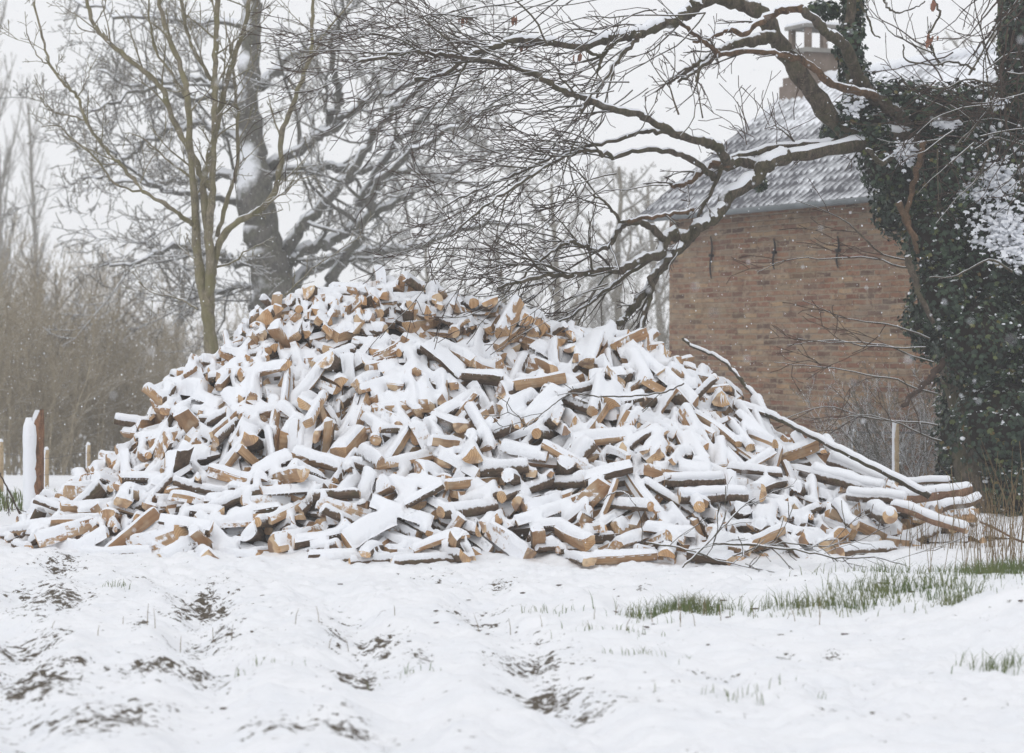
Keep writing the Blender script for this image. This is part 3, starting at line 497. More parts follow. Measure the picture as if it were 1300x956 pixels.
 (13,92,-3763,20206,23,134,684,192,-691), (8,91,-3416,20319,81,491,502,462,-542), (28,88,-3368,20330,205,508,-835,-198,-72), (1,106,-3291,20206,405,102,-507,2,-856),
 (24,87,-3072,20331,451,640,326,-278,638), (29,102,-2998,20753,347,212,540,-813,-51), (2,87,-2194,20656,1287,821,524,191,-124), (38,87,-2892,21000,446,443,536,-688,-207),
 (4,107,-1798,20318,1835,251,-42,-921,-296), (26,83,-1561,20436,1785,471,-863,-183,-17), (20,113,-1446,19650,1470,586,121,556,577), (16,113,-562,19471,1445,319,-413,-143,841),
 (22,86,-579,20279,1862,615,-627,-66,-473), (36,114,-484,19642,1509,449,789,213,362), (28,83,-152,20162,1734,336,-348,-702,523), (5,86,460,20786,1348,401,372,-661,-514),
 (1,90,376,20196,1642,330,689,-62,-642), (17,83,504,20129,1592,679,-32,733,27), (1,103,902,19946,1498,741,-564,95,352), (2,95,1262,20093,1332,255,623,345,-654),
 (22,104,1336,20459,1241,833,253,-297,392), (3,101,1586,20249,1241,478,-308,-617,-545), (0,91,2110,20783,545,826,54,550,-115), (39,103,2370,20465,510,217,-242,909,-261),
 (23,107,2618,20578,330,704,-174,667,-172), (18,104,2654,20585,245,682,244,667,-174), (24,85,2990,20406,167,414,-590,-488,493), (15,98,2954,20461,101,548,-154,-739,-361),
 (28,99,3107,20346,77,560,-792,237,56), (26,94,-3451,20458,22,688,675,208,164), (6,83,-3342,20482,155,283,927,46,242), (30,85,-3313,20817,107,566,-712,-329,254),
 (36,108,-3606,21098,114,573,-688,-339,290), (30,88,-3124,20666,236,447,-264,348,-781), (34,97,-2309,20497,1218,181,-880,-358,254), (19,111,-2152,20730,1240,883,311,308,-170),
 (15,99,-2321,21462,572,686,-386,531,314), (24,88,-1497,20550,1727,867,349,106,340), (12,100,-1169,20653,1773,390,144,-385,824), (18,88,-793,20839,1513,626,-265,694,-237),
 (34,99,-686,20869,1545,334,-801,214,-448), (14,91,-370,20472,1769,19,440,-775,-453), (34,110,-144,20750,1518,538,439,570,439), (20,87,125,20850,1378,276,455,240,-812),
 (0,111,301,21033,1280,76,-706,-602,-365), (7,97,725,20882,1336,555,486,-263,-622), (19,85,914,20767,1330,32,-394,-125,910), (33,85,1099,20494,1349,336,-866,356,-101),
 (20,87,1727,21143,586,758,-64,-644,-78), (37,95,1813,21114,514,519,-797,140,-276), (28,83,2077,20907,443,581,698,209,363), (6,94,2114,20685,461,166,-47,-317,933),
 (24,99,2424,20850,188,255,-809,505,-161), (9,87,2685,20727,133,241,-928,283,-12), (13,84,2808,20627,98,242,-178,-561,771), (36,108,3132,20555,47,507,-436,-572,475),
 (39,87,-3406,20929,34,471,-668,231,-528), (15,96,-3240,20913,121,290,556,63,-776), (11,105,-3030,21076,154,427,384,-800,-174), (25,106,-2494,20750,904,325,-362,-854,-186),
 (20,95,-2779,21371,227,215,-88,-796,-559), (39,86,-1977,20751,1339,518,536,-500,-441), (6,111,-2573,21732,307,871,408,273,18), (34,104,-1487,20911,1490,315,335,-575,677),
 (0,89,-1062,21160,1359,945,224,193,141), (7,86,-802,21064,1385,819,481,186,-251), (37,108,-669,21128,1445,657,-512,367,414), (20,114,-281,21167,1321,68,753,495,428),
 (23,86,-280,20942,1382,358,-686,-222,593), (39,100,195,21158,1189,576,-593,347,-442), (3,99,337,21589,839,217,-894,387,-60), (4,89,816,21233,944,551,-622,515,-209),
 (5,107,851,20834,1246,847,381,-32,-368), (26,89,1105,20597,1255,798,148,-346,470), (8,87,2155,22096,24,87,-687,154,705), (25,104,1887,21165,457,465,-858,-110,-191),
 (24,104,2046,21078,253,890,363,-82,-262), (26,87,2113,21034,322,916,163,61,-361), (10,84,2157,21017,300,536,-127,-614,565), (12,114,2731,21021,91,466,460,518,-550),
 (20,91,2674,20881,38,698,-308,-639,-99), (32,110,-3155,21677,48,675,-428,-552,-238), (0,103,-2556,22045,43,422,-609,354,-571), (15,86,-2491,21934,206,319,-857,-253,316),
 (37,82,-2068,21704,536,598,39,-791,127), (17,110,-1467,21160,1268,860,418,115,-270), (35,90,-1395,21134,1296,662,281,-314,621), (12,88,-1204,21409,1127,252,332,753,509),
 (3,108,-401,21897,828,116,442,627,631), (15,92,-349,21406,1095,423,-164,604,-655), (19,91,-87,21166,1243,775,240,-318,490), (15,109,178,21307,1088,368,123,694,-606),
 (6,83,627,21701,686,715,-524,319,-335), (34,94,550,21515,782,391,753,123,514), (22,99,875,21396,797,438,-520,730,70), (27,102,1303,21316,689,187,-669,-6,-719),
 (36,111,1401,21481,457,503,182,833,141), (26,95,1752,21333,334,422,-393,-230,784), (34,86,1842,21110,436,501,750,326,284), (26,113,2118,21343,176,760,401,-423,288),
 (22,103,2320,21101,201,108,-578,-482,-649), (6,99,2340,21066,123,834,408,-367,60), (16,111,-1347,21715,881,908,342,61,-236), (8,84,1128,21679,414,609,184,683,-357),
 (21,112,-930,17254,34,274,705,68,-650), (15,106,-439,17404,49,123,-448,554,692), (39,104,612,17534,24,707,692,-130,-64), (21,114,928,17519,39,68,-614,-337,-710),
 (35,83,1028,17505,64,193,-746,-249,-587), (27,96,1248,17477,44,149,-203,727,-638), (31,112,1764,17590,132,177,-528,101,-825), (22,103,-1118,17339,31,168,-695,104,-691),
 (9,103,-772,17626,60,221,-417,-531,704), (34,82,-464,17648,91,458,-533,447,-554), (27,94,639,17748,56,508,-613,-153,-585), (19,84,713,17580,26,340,487,504,-627),
 (18,108,1114,17383,98,551,-569,-403,-459), (28,101,1400,17710,154,561,-128,-232,784), (4,101,1591,17517,120,671,-556,-376,314), (18,86,1808,17751,99,332,-707,-257,569),
 (20,87,2040,17552,99,472,584,657,-68), (16,91,-2445,17660,97,518,255,-816,20), (21,86,-1460,17757,55,569,-764,15,303), (15,82,-611,17702,159,194,268,-658,-676),
 (19,87,-453,17882,127,34,-376,584,719), (11,87,-121,17772,105,303,799,118,506), (34,86,291,18080,115,291,809,156,-486), (38,100,656,17672,163,649,589,-386,-286),
 (35,84,583,17692,214,543,-381,-652,-367), (37,103,1072,18045,325,314,191,691,-623), (27,113,1432,17882,222,624,707,-294,-157), (12,86,1625,17856,201,122,-644,424,625),
 (2,92,1803,17678,131,587,33,-809,11), (3,112,2217,17815,119,578,-345,646,360), (24,86,-2799,18072,32,638,370,-599,-313), (30,84,-2608,18030,94,501,205,396,742),
 (5,97,-2404,18062,150,600,-699,-34,387), (38,98,-2125,17885,50,726,-544,-418,41), (36,90,-1826,17693,40,390,-633,-314,-590), (25,82,-1459,18147,90,786,-229,-479,-318),
 (14,114,-1578,17733,141,422,-133,-726,526), (29,113,-1131,18003,195,102,-86,456,880), (6,114,-656,17842,271,385,-367,768,-356), (24,95,-570,17924,213,534,-629,217,-522),
 (18,94,-344,17977,120,726,-492,-149,-457), (33,86,-34,17849,119,478,-465,696,265), (1,104,148,18008,75,725,-634,263,55), (6,89,411,18130,269,607,763,4,-221),
 (8,87,492,17889,245,57,258,-866,-424), (10,90,714,17983,261,325,822,-135,-447), (33,105,1017,17931,350,247,808,374,-383), (6,101,1572,17889,278,501,585,561,-304),
 (34,109,1938,18187,286,726,-289,-501,372), (28,100,1876,18200,260,431,734,396,346), (13,98,2088,18063,90,606,-261,700,-273), (31,109,2613,18080,37,155,131,704,681),
 (32,103,-3048,18205,55,754,-645,98,-78), (21,107,-2830,18344,140,130,-271,-715,-631), (38,91,-2621,18343,223,611,-608,-500,83), (36,83,-2409,18166,229,486,-638,-478,358),
 (27,93,-2313,18101,202,483,195,-674,524), (36,89,-1713,18158,99,733,-351,-527,250), (6,92,-1564,18179,112,377,-35,817,-435), (16,112,-1901,17899,143,598,-711,318,189),
 (24,104,-1190,17799,266,790,407,-340,-306), (13,107,-813,17752,320,589,109,796,-84), (27,85,-471,18317,332,776,-325,-422,337), (31,108,-134,17957,300,48,-165,-660,-731),
 (18,89,-1,18214,116,123,-617,254,734), (24,107,72,18182,223,800,-547,191,155), (0,94,269,18115,298,654,-516,-546,-85), (38,97,660,18226,441,578,424,-674,181),
 (1,92,854,18150,447,202,-815,-99,535), (21,99,1162,17966,446,70,-777,394,-486), (17,106,1405,18304,425,382,499,547,-553), (15,90,1948,18249,344,332,-610,-159,701),
 (24,86,2026,18250,266,782,-42,-619,-59), (38,86,2290,18237,178,566,-659,476,-139), (7,96,2637,18467,56,662,-508,-522,176), (9,98,-3449,18554,38,415,-97,-711,560),
 (24,90,-3376,18370,64,401,-630,-303,592), (20,83,-2807,18602,161,322,-238,-884,243), (25,92,-2632,18228,255,559,758,-307,-136), (37,106,-2156,18634,425,558,-487,-455,494),
 (22,112,-1871,18242,237,359,553,-524,539), (4,105,-1738,18170,172,423,621,598,-277), (12,108,-1476,18260,260,376,490,640,-458), (7,114,-1359,18064,265,657,746,12,-106),
 (20,110,-996,18093,444,385,-299,-430,-760), (17,108,-778,18103,395,595,482,-568,-302), (35,92,-458,18180,398,368,84,709,596), (14,93,-143,18030,419,180,-629,572,-496),
 (14,94,-3,18348,336,669,264,672,-177), (10,97,264,18393,402,420,-610,320,591), (16,111,445,18254,442,684,-451,439,368), (3,91,698,18153,474,457,641,587,-190),
 (35,86,817,18343,559,115,147,532,826), (1,107,1160,18340,551,63,537,277,-794), (8,111,1582,18394,481,631,-69,737,233), (38,98,1883,18449,396,464,-37,746,-477),
 (1,82,2216,18603,305,284,310,-694,585), (11,99,2601,18353,123,701,510,128,482), (3,87,2543,18466,146,714,-391,575,79), (14,109,2558,18646,152,205,621,560,509),
 (19,99,-3700,18763,109,485,449,-717,221), (19,102,-3639,18450,96,282,437,-382,764), (13,106,-3485,18502,141,557,240,-644,-465), (25,94,-3168,18606,155,134,-533,-672,496),
 (14,92,-3012,18497,261,382,-628,-452,-506), (26,107,-2448,18420,367,377,728,-283,-498), (2,86,-2096,18449,351,510,624,579,120), (17,98,-1827,18196,403,736,42,643,210),
 (11,107,-1481,18197,374,655,-431,-611,-105), (15,85,-1370,18659,483,727,-448,266,447), (11,99,-922,18125,504,180,-73,-626,755), (37,110,-528,18399,490,348,466,-561,-589),
 (26,95,-284,18410,439,707,-699,94,-57), (39,100,-217,18782,597,403,34,519,753), (8,91,-49,18762,498,127,97,520,839), (15,110,151,18621,489,846,191,494,60),
 (23,109,355,18251,535,673,-290,-679,-36), (34,95,738,18512,608,554,-803,-161,152), (3,98,796,18673,728,374,-652,439,492), (27,100,1264,18877,799,570,578,-509,287),
 (12,90,1528,18898,709,632,-116,-320,-696), (8,111,2016,18683,434,608,348,-369,-611), (26,82,2378,18591,304,252,-434,660,559), (34,99,2291,18586,240,226,-108,393,885),
 (13,83,2645,18704,239,143,600,-528,584), (12,91,2831,18735,82,799,274,535,-15), (37,107,-3890,19171,27,623,572,410,341), (6,83,-3694,19032,23,610,517,491,-346),
 (23,106,-3470,19039,186,591,-547,-213,-553), (34,111,-3179,19202,270,874,-240,317,280), (32,114,-3120,18716,289,616,122,661,410), (21,89,-2945,18872,390,786,483,219,317),
 (31,105,-2895,18638,297,600,-534,513,-301), (36,87,-2014,18306,400,710,-323,-605,158), (13,101,-1943,18358,418,549,-305,724,-285), (16,83,-1619,18806,653,345,-883,-261,185),
 (32,100,-1511,18386,458,768,534,309,170), (37,113,-1313,18876,794,277,550,-758,217), (38,110,-951,18738,890,280,-353,786,-423), (28,98,-408,18481,572,534,-806,-131,220),
 (3,106,-338,18343,536,556,564,255,-555), (22,83,-136,18765,643,624,571,-526,-88), (32,90,57,18977,714,730,-623,-235,-152), (21,93,280,18670,673,775,-338,-466,-262),
 (28,85,505,19146,908,393,43,454,799), (5,105,880,18912,956,164,895,-412,-51), (32,92,1388,18981,845,254,-112,828,-487), (25,102,1576,18987,729,321,762,-413,382),
 (10,111,1762,18953,617,227,-386,143,883), (3,98,2129,19121,492,710,286,-302,-568), (27,88,2486,18766,268,249,577,-473,-618), (38,84,2634,18972,151,504,-753,308,291),
 (34,85,2729,19100,121,70,-438,487,-752), (20,94,2912,19232,87,516,826,-1,-225), (12,95,3199,19046,91,512,-616,89,-592), (38,84,3348,19234,158,341,416,628,563),
 (8,84,-4096,19399,23,701,-67,701,114), (19,88,-3928,19277,37,234,-721,144,636), (13,97,-3721,19203,87,422,242,750,-448), (18,114,-3744,19361,257,183,604,-120,-766),
 (5,99,-3448,19492,335,69,737,-110,-663), (29,111,-3455,18915,299,397,-301,-527,689), (11,109,-3333,19140,378,72,-647,-291,701), (8,110,-2563,18722,629,776,280,324,-462),
 (7,106,-2093,18911,770,285,838,330,-327), (34,100,-1929,18566,529,743,69,-641,179), (25,98,-1724,18645,565,529,474,-483,512), (19,88,-1445,18796,810,698,-557,129,-430),
 (30,95,-1133,19069,989,817,266,437,265), (17,92,-684,18733,837,7,-317,-608,727), (6,91,-345,18501,641,249,52,-585,-770), (32,100,-171,18443,578,796,-590,92,105),
 (8,107,-65,18738,712,541,840,38,-20), (2,95,220,19103,826,726,-119,589,334), (18,94,412,18959,835,738,227,630,78), (35,102,648,18854,987,401,376,-780,298),
 (19,110,856,18824,881,64,-599,-754,261), (36,99,1457,19144,916,318,-528,190,764), (27,106,1843,19029,708,250,-270,815,-447), (39,82,1909,19532,763,4,728,258,-635),
 (39,91,2322,19146,407,837,71,-445,-311), (15,112,2564,19083,288,66,55,682,-727), (0,100,2735,19268,166,355,216,822,-390), (26,91,2783,19401,229,103,888,334,-300),
 (20,114,3156,19270,216,235,-678,-459,-524), (21,102,3310,19358,190,454,-584,-564,-367), (2,112,3562,19358,179,552,-156,709,410), (35,96,3631,19211,69,334,156,754,-544),
 (8,91,4048,19439,34,528,127,687,-483), (31,84,-4221,19674,27,65,-130,701,-699), (20,92,-3916,19445,94,523,765,368,-71), (7,93,-3595,19819,304,280,-522,153,-791),
 (26,96,-3753,19583,261,644,489,457,371), (15,94,-3415,19257,355,501,-329,-513,-615), (39,100,-3149,19102,416,729,410,-494,-238), (10,91,-3152,19354,491,718,-241,534,376),
 (32,96,-2260,19094,937,735,-313,454,395), (36,110,-2107,18457,550,20,796,23,605), (27,106,-1886,18487,466,928,202,280,140), (12,85,-1150,19298,1290,665,-279,543,430),
 (38,94,-1369,18667,755,84,672,607,-415), (1,114,-415,19092,1076,807,-406,409,128), (32,88,-461,18617,744,92,-46,-752,651), (28,108,-64,19120,900,120,-108,643,-749),
 (24,84,25,18572,700,724,-643,-235,-91), (12,96,244,19217,1111,809,-418,64,-408), (17,100,392,19400,1161,91,-779,-479,395), (14,98,619,19290,1140,688,-377,-138,-605),
 (15,91,907,19434,1186,315,-116,-859,388), (6,94,1223,19525,1161,57,-476,-155,864), (1,105,2053,19024,615,362,-292,-302,-832), (36,109,2123,19354,603,459,42,864,205),
 (3,90,2575,19381,461,590,-224,-257,-731), (37,88,2546,19674,517,68,-3,855,-514), (38,89,2599,19830,541,702,-662,-82,250), (28,108,2971,19576,387,723,-676,-47,136),
 (37,108,2956,19562,290,152,257,-517,-802), (14,101,3231,19561,211,125,-191,792,566), (34,94,3390,19842,205,757,285,560,-179), (26,89,3660,19676,132,389,765,457,234),
 (2,83,3905,19650,64,404,303,670,544), (23,114,-3820,20102,89,633,531,-444,-347), (1,88,-3713,19996,162,673,499,527,-144), (11,95,-3592,19816,395,166,-20,-704,-690),
 (7,98,-3661,20583,162,330,-272,560,-710), (13,108,-3597,20652,220,231,407,-399,789), (14,101,-3428,19890,477,814,444,331,-177), (18,92,-2971,18777,464,329,570,426,-621),
 (38,88,-2228,18648,625,349,297,147,877), (34,94,-1777,19371,1187,178,645,-717,195), (32,100,-1666,19373,1182,98,308,-886,333), (4,82,-1622,19020,1044,170,808,-328,459),
 (28,109,-1148,19294,1226,123,235,793,-548), (32,96,-205,19056,913,209,-521,-580,591), (39,101,-348,19115,973,786,-337,-120,-504), (20,103,-169,19369,1173,386,633,641,-199),
 (17,92,20,19071,1003,434,-525,-365,-634), (0,97,216,19334,1267,115,-635,-406,647), (28,85,338,19543,1323,249,-120,-883,379), (6,113,713,19710,1388,346,668,499,-430),
 (16,97,1030,19666,1352,682,588,-397,-177), (19,94,1367,19723,1244,604,228,691,326), (7,111,1676,19864,1086,426,-513,508,546), (4,114,1794,19995,1025,116,520,627,-568),
 (20,110,2252,19767,710,97,461,-555,-686), (33,97,2416,19750,677,806,-526,49,-269), (12,91,2751,19895,492,433,348,-582,-594), (10,88,2981,19818,376,259,-313,495,768),
 (31,100,2882,19920,410,741,-588,92,311), (38,103,3406,19884,266,217,127,666,702), (17,83,3566,20082,163,256,-216,800,497), (23,82,3732,19982,82,403,-663,-415,-475),
 (9,91,-3596,20355,57,627,101,613,-469), (9,85,-3472,20234,123,835,-478,270,36), (20,108,-3377,20630,250,371,737,-89,558), (39,86,-3326,20939,99,610,408,-401,-548),
 (34,88,-3590,20956,175,706,702,-30,82), (1,112,-3147,20479,401,552,-27,466,-691), (17,114,-2270,20308,1449,901,288,218,-239), (28,107,-3126,21450,264,705,-429,-565,-5),
 (18,96,-2924,21376,343,24,-983,-133,123), (10,105,-1463,19390,1326,620,-295,-578,-441), (6,95,-940,20261,1883,397,-656,317,558), (18,95,-766,20044,1820,401,-599,225,655),
 (15,98,-534,19987,1809,686,-25,-593,-421), (25,110,-375,20168,1845,345,-270,682,-585), (19,114,13,20182,1756,575,-355,495,546), (5,85,190,20108,1624,678,-260,-635,264),
 (32,108,494,20529,1598,180,380,-558,715), (7,85,677,20222,1602,445,283,749,-402), (32,100,916,20332,1585,341,227,-682,-606), (31,110,1571,20118,1278,234,236,-803,494),
 (25,110,1583,20307,1305,403,233,-754,462), (30,101,2229,20571,570,129,-658,-273,690), (21,86,2421,20676,377,582,123,-703,390), (19,93,2564,20747,284,163,-735,330,569),
 (31,102,2788,20653,263,83,-479,585,-649), (16,107,2971,20490,171,343,575,108,-735), (30,102,3119,20326,167,13,-655,-448,-609), (20,84,3194,20407,69,556,659,-456,220),
 (14,94,3420,20392,93,245,-453,531,673), (29,102,-3489,20510,102,643,147,659,361), (20,112,-3516,21157,83,640,657,164,364), (10,97,-3435,20796,163,126,-542,284,-781),
 (22,89,-3054,20848,275,629,553,-534,-119), (24,113,-2917,20967,508,489,241,-835,-77), (5,89,-2663,20643,793,272,857,-320,-298), (15,110,-2824,21328,382,19,-331,708,624),
 (5,111,-1742,21016,1333,207,-133,-947,-207), (34,83,-1191,20964,1544,11,604,-578,548), (10,89,-961,20825,1592,469,-570,665,116), (12,112,-668,21664,1102,546,-747,359,-123),
 (0,88,-596,21131,1381,506,363,324,-712), (25,112,-189,21242,1322,443,171,-489,732), (36,93,162,20977,1284,844,203,-386,313), (17,87,414,21134,1228,494,415,85,-759),
 (10,112,631,20963,1312,101,-898,-47,-426), (33,96,1428,21575,572,512,-738,-27,440), (14,82,1290,20802,993,394,-322,853,116), (22,111,2040,21059,605,661,470,579,-85),
 (34,111,2147,21287,302,628,-36,-470,619), (26,88,2223,21270,237,74,-597,-686,-409), (34,103,2332,20893,311,592,-136,-671,426), (24,102,2415,20742,242,719,483,-98,-490),
 (14,83,2535,20770,166,513,-80,-555,650), (18,92,2778,20650,143,708,625,-274,-180), (2,99,3133,20675,100,549,142,544,-618), (27,90,3136,20608,89,114,136,-837,-517),
 (37,86,-3339,20605,23,438,-469,-520,564), (25,90,-3419,20793,77,210,192,808,517), (24,91,-3167,21484,34,165,-521,479,-687), (22,83,-2958,20870,339,573,702,-285,-312),
 (28,98,-2706,21241,326,98,-458,-595,-653), (9,89,-2131,21583,605,525,-696,-138,-471), (13,88,-2564,21795,356,809,465,178,-313), (9,98,-2682,21378,371,486,419,46,-766),
 (30,97,-1376,20912,1526,86,208,-756,-615), (12,87,-911,21163,1425,480,-690,-532,-103), (13,93,-780,21327,1329,5,740,-355,-571), (24,102,-562,21100,1336,740,-21,-647,184),
 (10,109,-505,21432,1151,471,-798,-199,320), (30,101,247,21474,1027,532,-649,-385,386), (38,103,475,21592,875,594,235,332,-694), (14,113,995,22084,349,271,-819,443,244),
 (10,95,1007,21674,561,408,-309,809,290), (1,109,1363,21276,756,385,-222,805,-393), (27,89,1295,21027,829,837,469,-100,264), (22,83,1867,21331,359,618,284,-10,-734),
 (36,91,2229,21214,195,156,-874,157,433), (25,86,2265,21381,85,574,287,-635,429), (33,99,2485,21096,240,408,297,666,-550), (11,106,2603,21180,152,94,130,756,635),
 (19,89,2773,21002,33,504,-482,-513,-501), (11,83,2805,21376,25,364,535,450,-616), (10,99,-2388,21544,423,419,679,-581,-164), (6,89,-2592,21581,221,845,324,-390,169),
 (17,109,-2140,21787,450,850,-177,488,-93), (14,85,-1851,21948,525,68,747,-484,-450), (25,87,-1521,21206,1291,57,-797,-519,304), (5,92,-1190,21444,1202,574,200,722,-330),
 (35,102,-598,22263,455,619,525,-65,581), (17,82,-447,21908,700,386,-580,-672,-251), (15,104,-118,21502,1062,921,119,334,-160), (7,98,284,22301,281,371,-43,916,150),
 (21,90,308,21510,869,392,-380,-234,805), (35,98,589,21875,648,321,797,15,-512), (36,85,817,21433,800,851,403,-299,-153), (32,103,1355,21624,477,413,-834,362,62),
 (9,108,1412,21431,515,66,569,153,-805), (15,111,1616,21727,147,323,430,-450,-713), (33,94,1819,21496,160,119,164,909,364), (6,85,1937,21180,269,15,-195,879,436),
 (22,113,2342,21324,181,317,-16,-895,313), (35,92,2260,21102,117,735,514,-104,-430), (6,101,2492,21448,21,205,543,457,-674), (7,90,-524,21578,1016,476,367,506,-619),
 (22,91,33,21513,955,140,-838,-410,-333), (1,107,665,21931,517,435,54,747,500), (5,91,1084,21837,372,167,-772,333,-515), (0,106,-400,17433,124,528,-818,164,161),
 (35,96,-1252,17970,61,73,653,44,752), (29,99,-464,17679,193,71,-922,196,326), (25,106,249,17724,133,668,-686,-250,-145), (21,103,532,17571,92,613,-6,-706,354),
 (33,97,891,17903,273,493,217,-747,390), (25,103,1261,17738,265,874,-243,-345,-242), (16,95,1543,17713,171,253,531,303,-750), (11,114,-1193,17852,175,429,703,-567,-8),
 (17,112,-1050,17638,210,627,111,523,566), (37,109,-683,17723,232,351,64,-617,-701), (35,114,-342,17781,178,614,-527,-109,577), (15,91,183,17951,165,684,-455,369,436),
 (12,106,452,17527,196,711,-622,-71,319), (13,96,450,17826,179,779,501,346,-151), (18,111,1147,17620,228,743,-102,-661,-5), (9,93,1445,17946,342,553,729,-89,394),
 (2,97,1940,17924,209,485,37,774,-406), (12,112,2028,17986,204,65,663,-428,610), (9,90,2123,18168,163,442,-215,700,-519), (16,103,-2653,17959,156,381,-682,-240,576),
 (13,99,-2445,18020,217,392,602,592,-365), (37,96,-2267,18030,146,640,752,10,-157), (17,98,-2091,17965,117,136,-841,-135,-506), (0,99,-1628,18158,193,108,350,717,-593),
 (27,103,-1497,18166,159,804,-541,246,20), (12,107,-1363,17620,155,761,-213,611,-51), (37,100,-741,17815,318,590,362,720,51), (34,90,-415,17924,257,279,952,-5,123),
 (15,97,-318,17978,242,742,59,404,531), (12,99,-48,17971,228,671,727,8,-144), (12,93,139,18105,315,370,670,407,-499), (39,91,123,18084,200,453,776,324,-295),
 (10,106,235,17862,316,79,767,202,-604), (24,114,810,17886,394,462,715,1,524), (10,113,983,17931,447,707,-475,73,519), (16,111,1669,18017,267,394,162,489,-761),
 (18,114,1777,18241,418,764,571,270,131), (22,88,2241,18338,241,303,-377,675,557), (38,107,2422,18269,203,526,334,681,-384), (1,83,-3108,18351,80,230,571,597,-515),
 (24,104,-2851,18323,212,302,103,608,-727), (32,102,-2184,17818,184,279,899,73,330), (16,98,-2342,17922,203,504,-178,638,554), (6,90,-1933,18072,227,820,-136,526,182),
 (38,101,-1612,18142,270,137,-263,717,-631), (18,85,-1469,17992,308,650,356,588,-324), (23,96,-1285,18298,375,156,-334,563,740), (34,112,-580,17947,364,843,-493,-96,192),
 (32,109,-489,18025,438,499,775,283,-267), (16,107,-265,17975,429,445,412,-738,-295), (11,89,-59,18213,370,639,-663,2,390), (3,87,23,18431,379,531,-131,786,-289),
 (15,101,223,18282,430,620,444,568,-308), (0,83,551,18042,455,136,551,107,816), (32,106,912,18375,579,849,-494,168,-86), (25,113,1265,18536,718,553,720,236,-346),
 (14,109,1302,18455,633,743,131,-651,-90), (24,94,2181,18233,297,453,756,43,-471), (4,93,2151,18480,339,19,68,634,770), (0,99,2598,18177,212,503,468,705,175),
 (38,96,2798,18300,76,328,-453,-491,668), (33,114,-3606,18656,154,389,-436,531,-614), (5,98,-3197,18288,87,766,-155,467,414), (9,108,-2998,18426,179,243,73,-600,759),
 (1,105,-2485,18503,426,137,559,281,768), (35,93,-2006,18260,314,444,-676,-17,588), (18,97,-1903,18348,327,537,324,715,-309), (32,111,-1704,18113,332,182,225,-612,-737),
 (34,82,-1490,18531,352,728,367,-541,206), (23,93,-1189,18201,474,155,-255,-508,-808), (20,113,-1052,18418,636,474,-617,474,-412), (9,109,-584,18208,504,455,-766,98,442),
 (30,106,-300,18305,493,602,-645,207,-423), (2,94,-119,18303,455,555,510,535,-381), (12,105,113,18579,570,453,574,-651,204), (16,92,87,17995,421,92,-368,-580,-721),
 (6,113,654,18475,637,670,-589,-393,-221), (26,95,799,18449,737,672,719,129,122), (1,92,986,18601,729,248,-388,469,754), (31,104,1428,18800,691,849,-405,-232,247),
 (6,87,1474,18858,669,391,890,219,78), (0,110,2280,18769,416,787,597,-118,-101), (23,104,2507,18535,318,322,598,461,-571), (20,91,2417,18705,193,427,-442,-309,726),
 (35,87,-3671,19106,154,800,-125,520,273), (1,83,-3408,19010,121,433,576,415,-556), (18,107,-3498,18695,239,516,-482,-562,-430), (31,100,-3311,18489,226,367,-589,-409,592),
 (32,106,-3255,18713,326,661,389,-613,-190), (5,87,-2411,18228,319,440,606,-223,-624), (23,93,-2074,18121,405,378,-742,-377,405), (26,105,-1732,18201,485,353,-575,191,713),
 (8,105,-1397,18593,589,292,414,-804,312), (23,84,-1141,18720,737,832,-510,-30,216), (37,93,-1175,18393,592,472,-828,161,-257), (18,102,-634,18078,552,290,741,-132,591),
 (38,87,-307,18111,534,647,-92,689,313), (28,96,-114,18575,553,195,264,619,714), (39,90,97,18522,586,97,-130,-858,488), (39,91,452,18562,626,826,-391,-282,291),
 (4,109,565,18709,754,518,660,511,-188), (33,82,945,18810,823,43,-896,102,430), (35,109,1142,18842,852,666,-501,-160,-528), (11,83,1417,18770,766,294,315,861,-269),
 (22,102,1951,18936,571,362,278,797,-396), (32,83,2212,19106,490,898,-272,-38,344), (13,106,2732,19001,340,70,-672,522,-521), (18,110,2699,18938,215,392,-620,549,401),
 (39,95,2558,19134,77,584,664,-18,-467), (32,102,-3943,19351,172,656,-409,-377,-510), (20,98,-3234,19184,309,881,-458,118,-19), (1,98,-3575,18985,274,324,769,115,540),
 (7,103,-3188,18887,279,25,-838,50,542), (10,99,-2852,18702,430,303,-713,-360,-520), (33,112,-2990,18613,379,111,202,-689,688), (28,96,-2025,18181,442,563,-259,640,-455),
 (38,107,-1683,18377,503,645,-669,58,365), (1,93,-1676,18743,644,62,311,933,-171), (22,92,-1251,18878,834,435,851,167,-242), (22,90,-854,18687,898,541,-731,115,-401),
 (19,95,-542,18659,748,611,-720,-236,-229), (20,98,-252,18530,649,169,269,-709,629), (30,101,-41,18374,583,787,-591,125,-124), (31,113,91,18552,666,751,-615,-186,-154),
 (11,96,198,18996,831,425,86,461,774), (1,107,342,18655,823,518,444,-704,-196), (16,88,922,19111,1118,253,-799,-25,546), (22,97,1263,19075,939,786,-415,282,363),
 (29,106,1629,18868,732,38,-1,437,899), (29,85,1668,19082,797,109,-686,569,-441), (37,114,1982,19143,620,237,-6,-897,373), (28,100,2297,19384,441,661,-480,-329,474),
 (33,84,2820,19253,238,670,-606,124,-410), (7,96,2905,19209,210,232,-89,-767,-592), (11,113,-3956,19892,132,541,219,-776,-239), (5,85,-3787,19773,106,510,-483,575,-420),
 (26,114,-4225,19232,28,86,242,-666,-700), (25,106,-3720,19063,180,273,-357,-762,466), (10,96,-4101,19136,34,188,-438,555,681), (10,92,-3119,18950,418,806,376,427,-166),
 (33,85,-2738,18518,446,278,592,-689,-313), (39,97,-2131,19125,890,834,-456,266,-163), (26,83,-1877,18896,769,369,746,548,-83), (17,113,-1718,18912,884,590,799,4,-118),
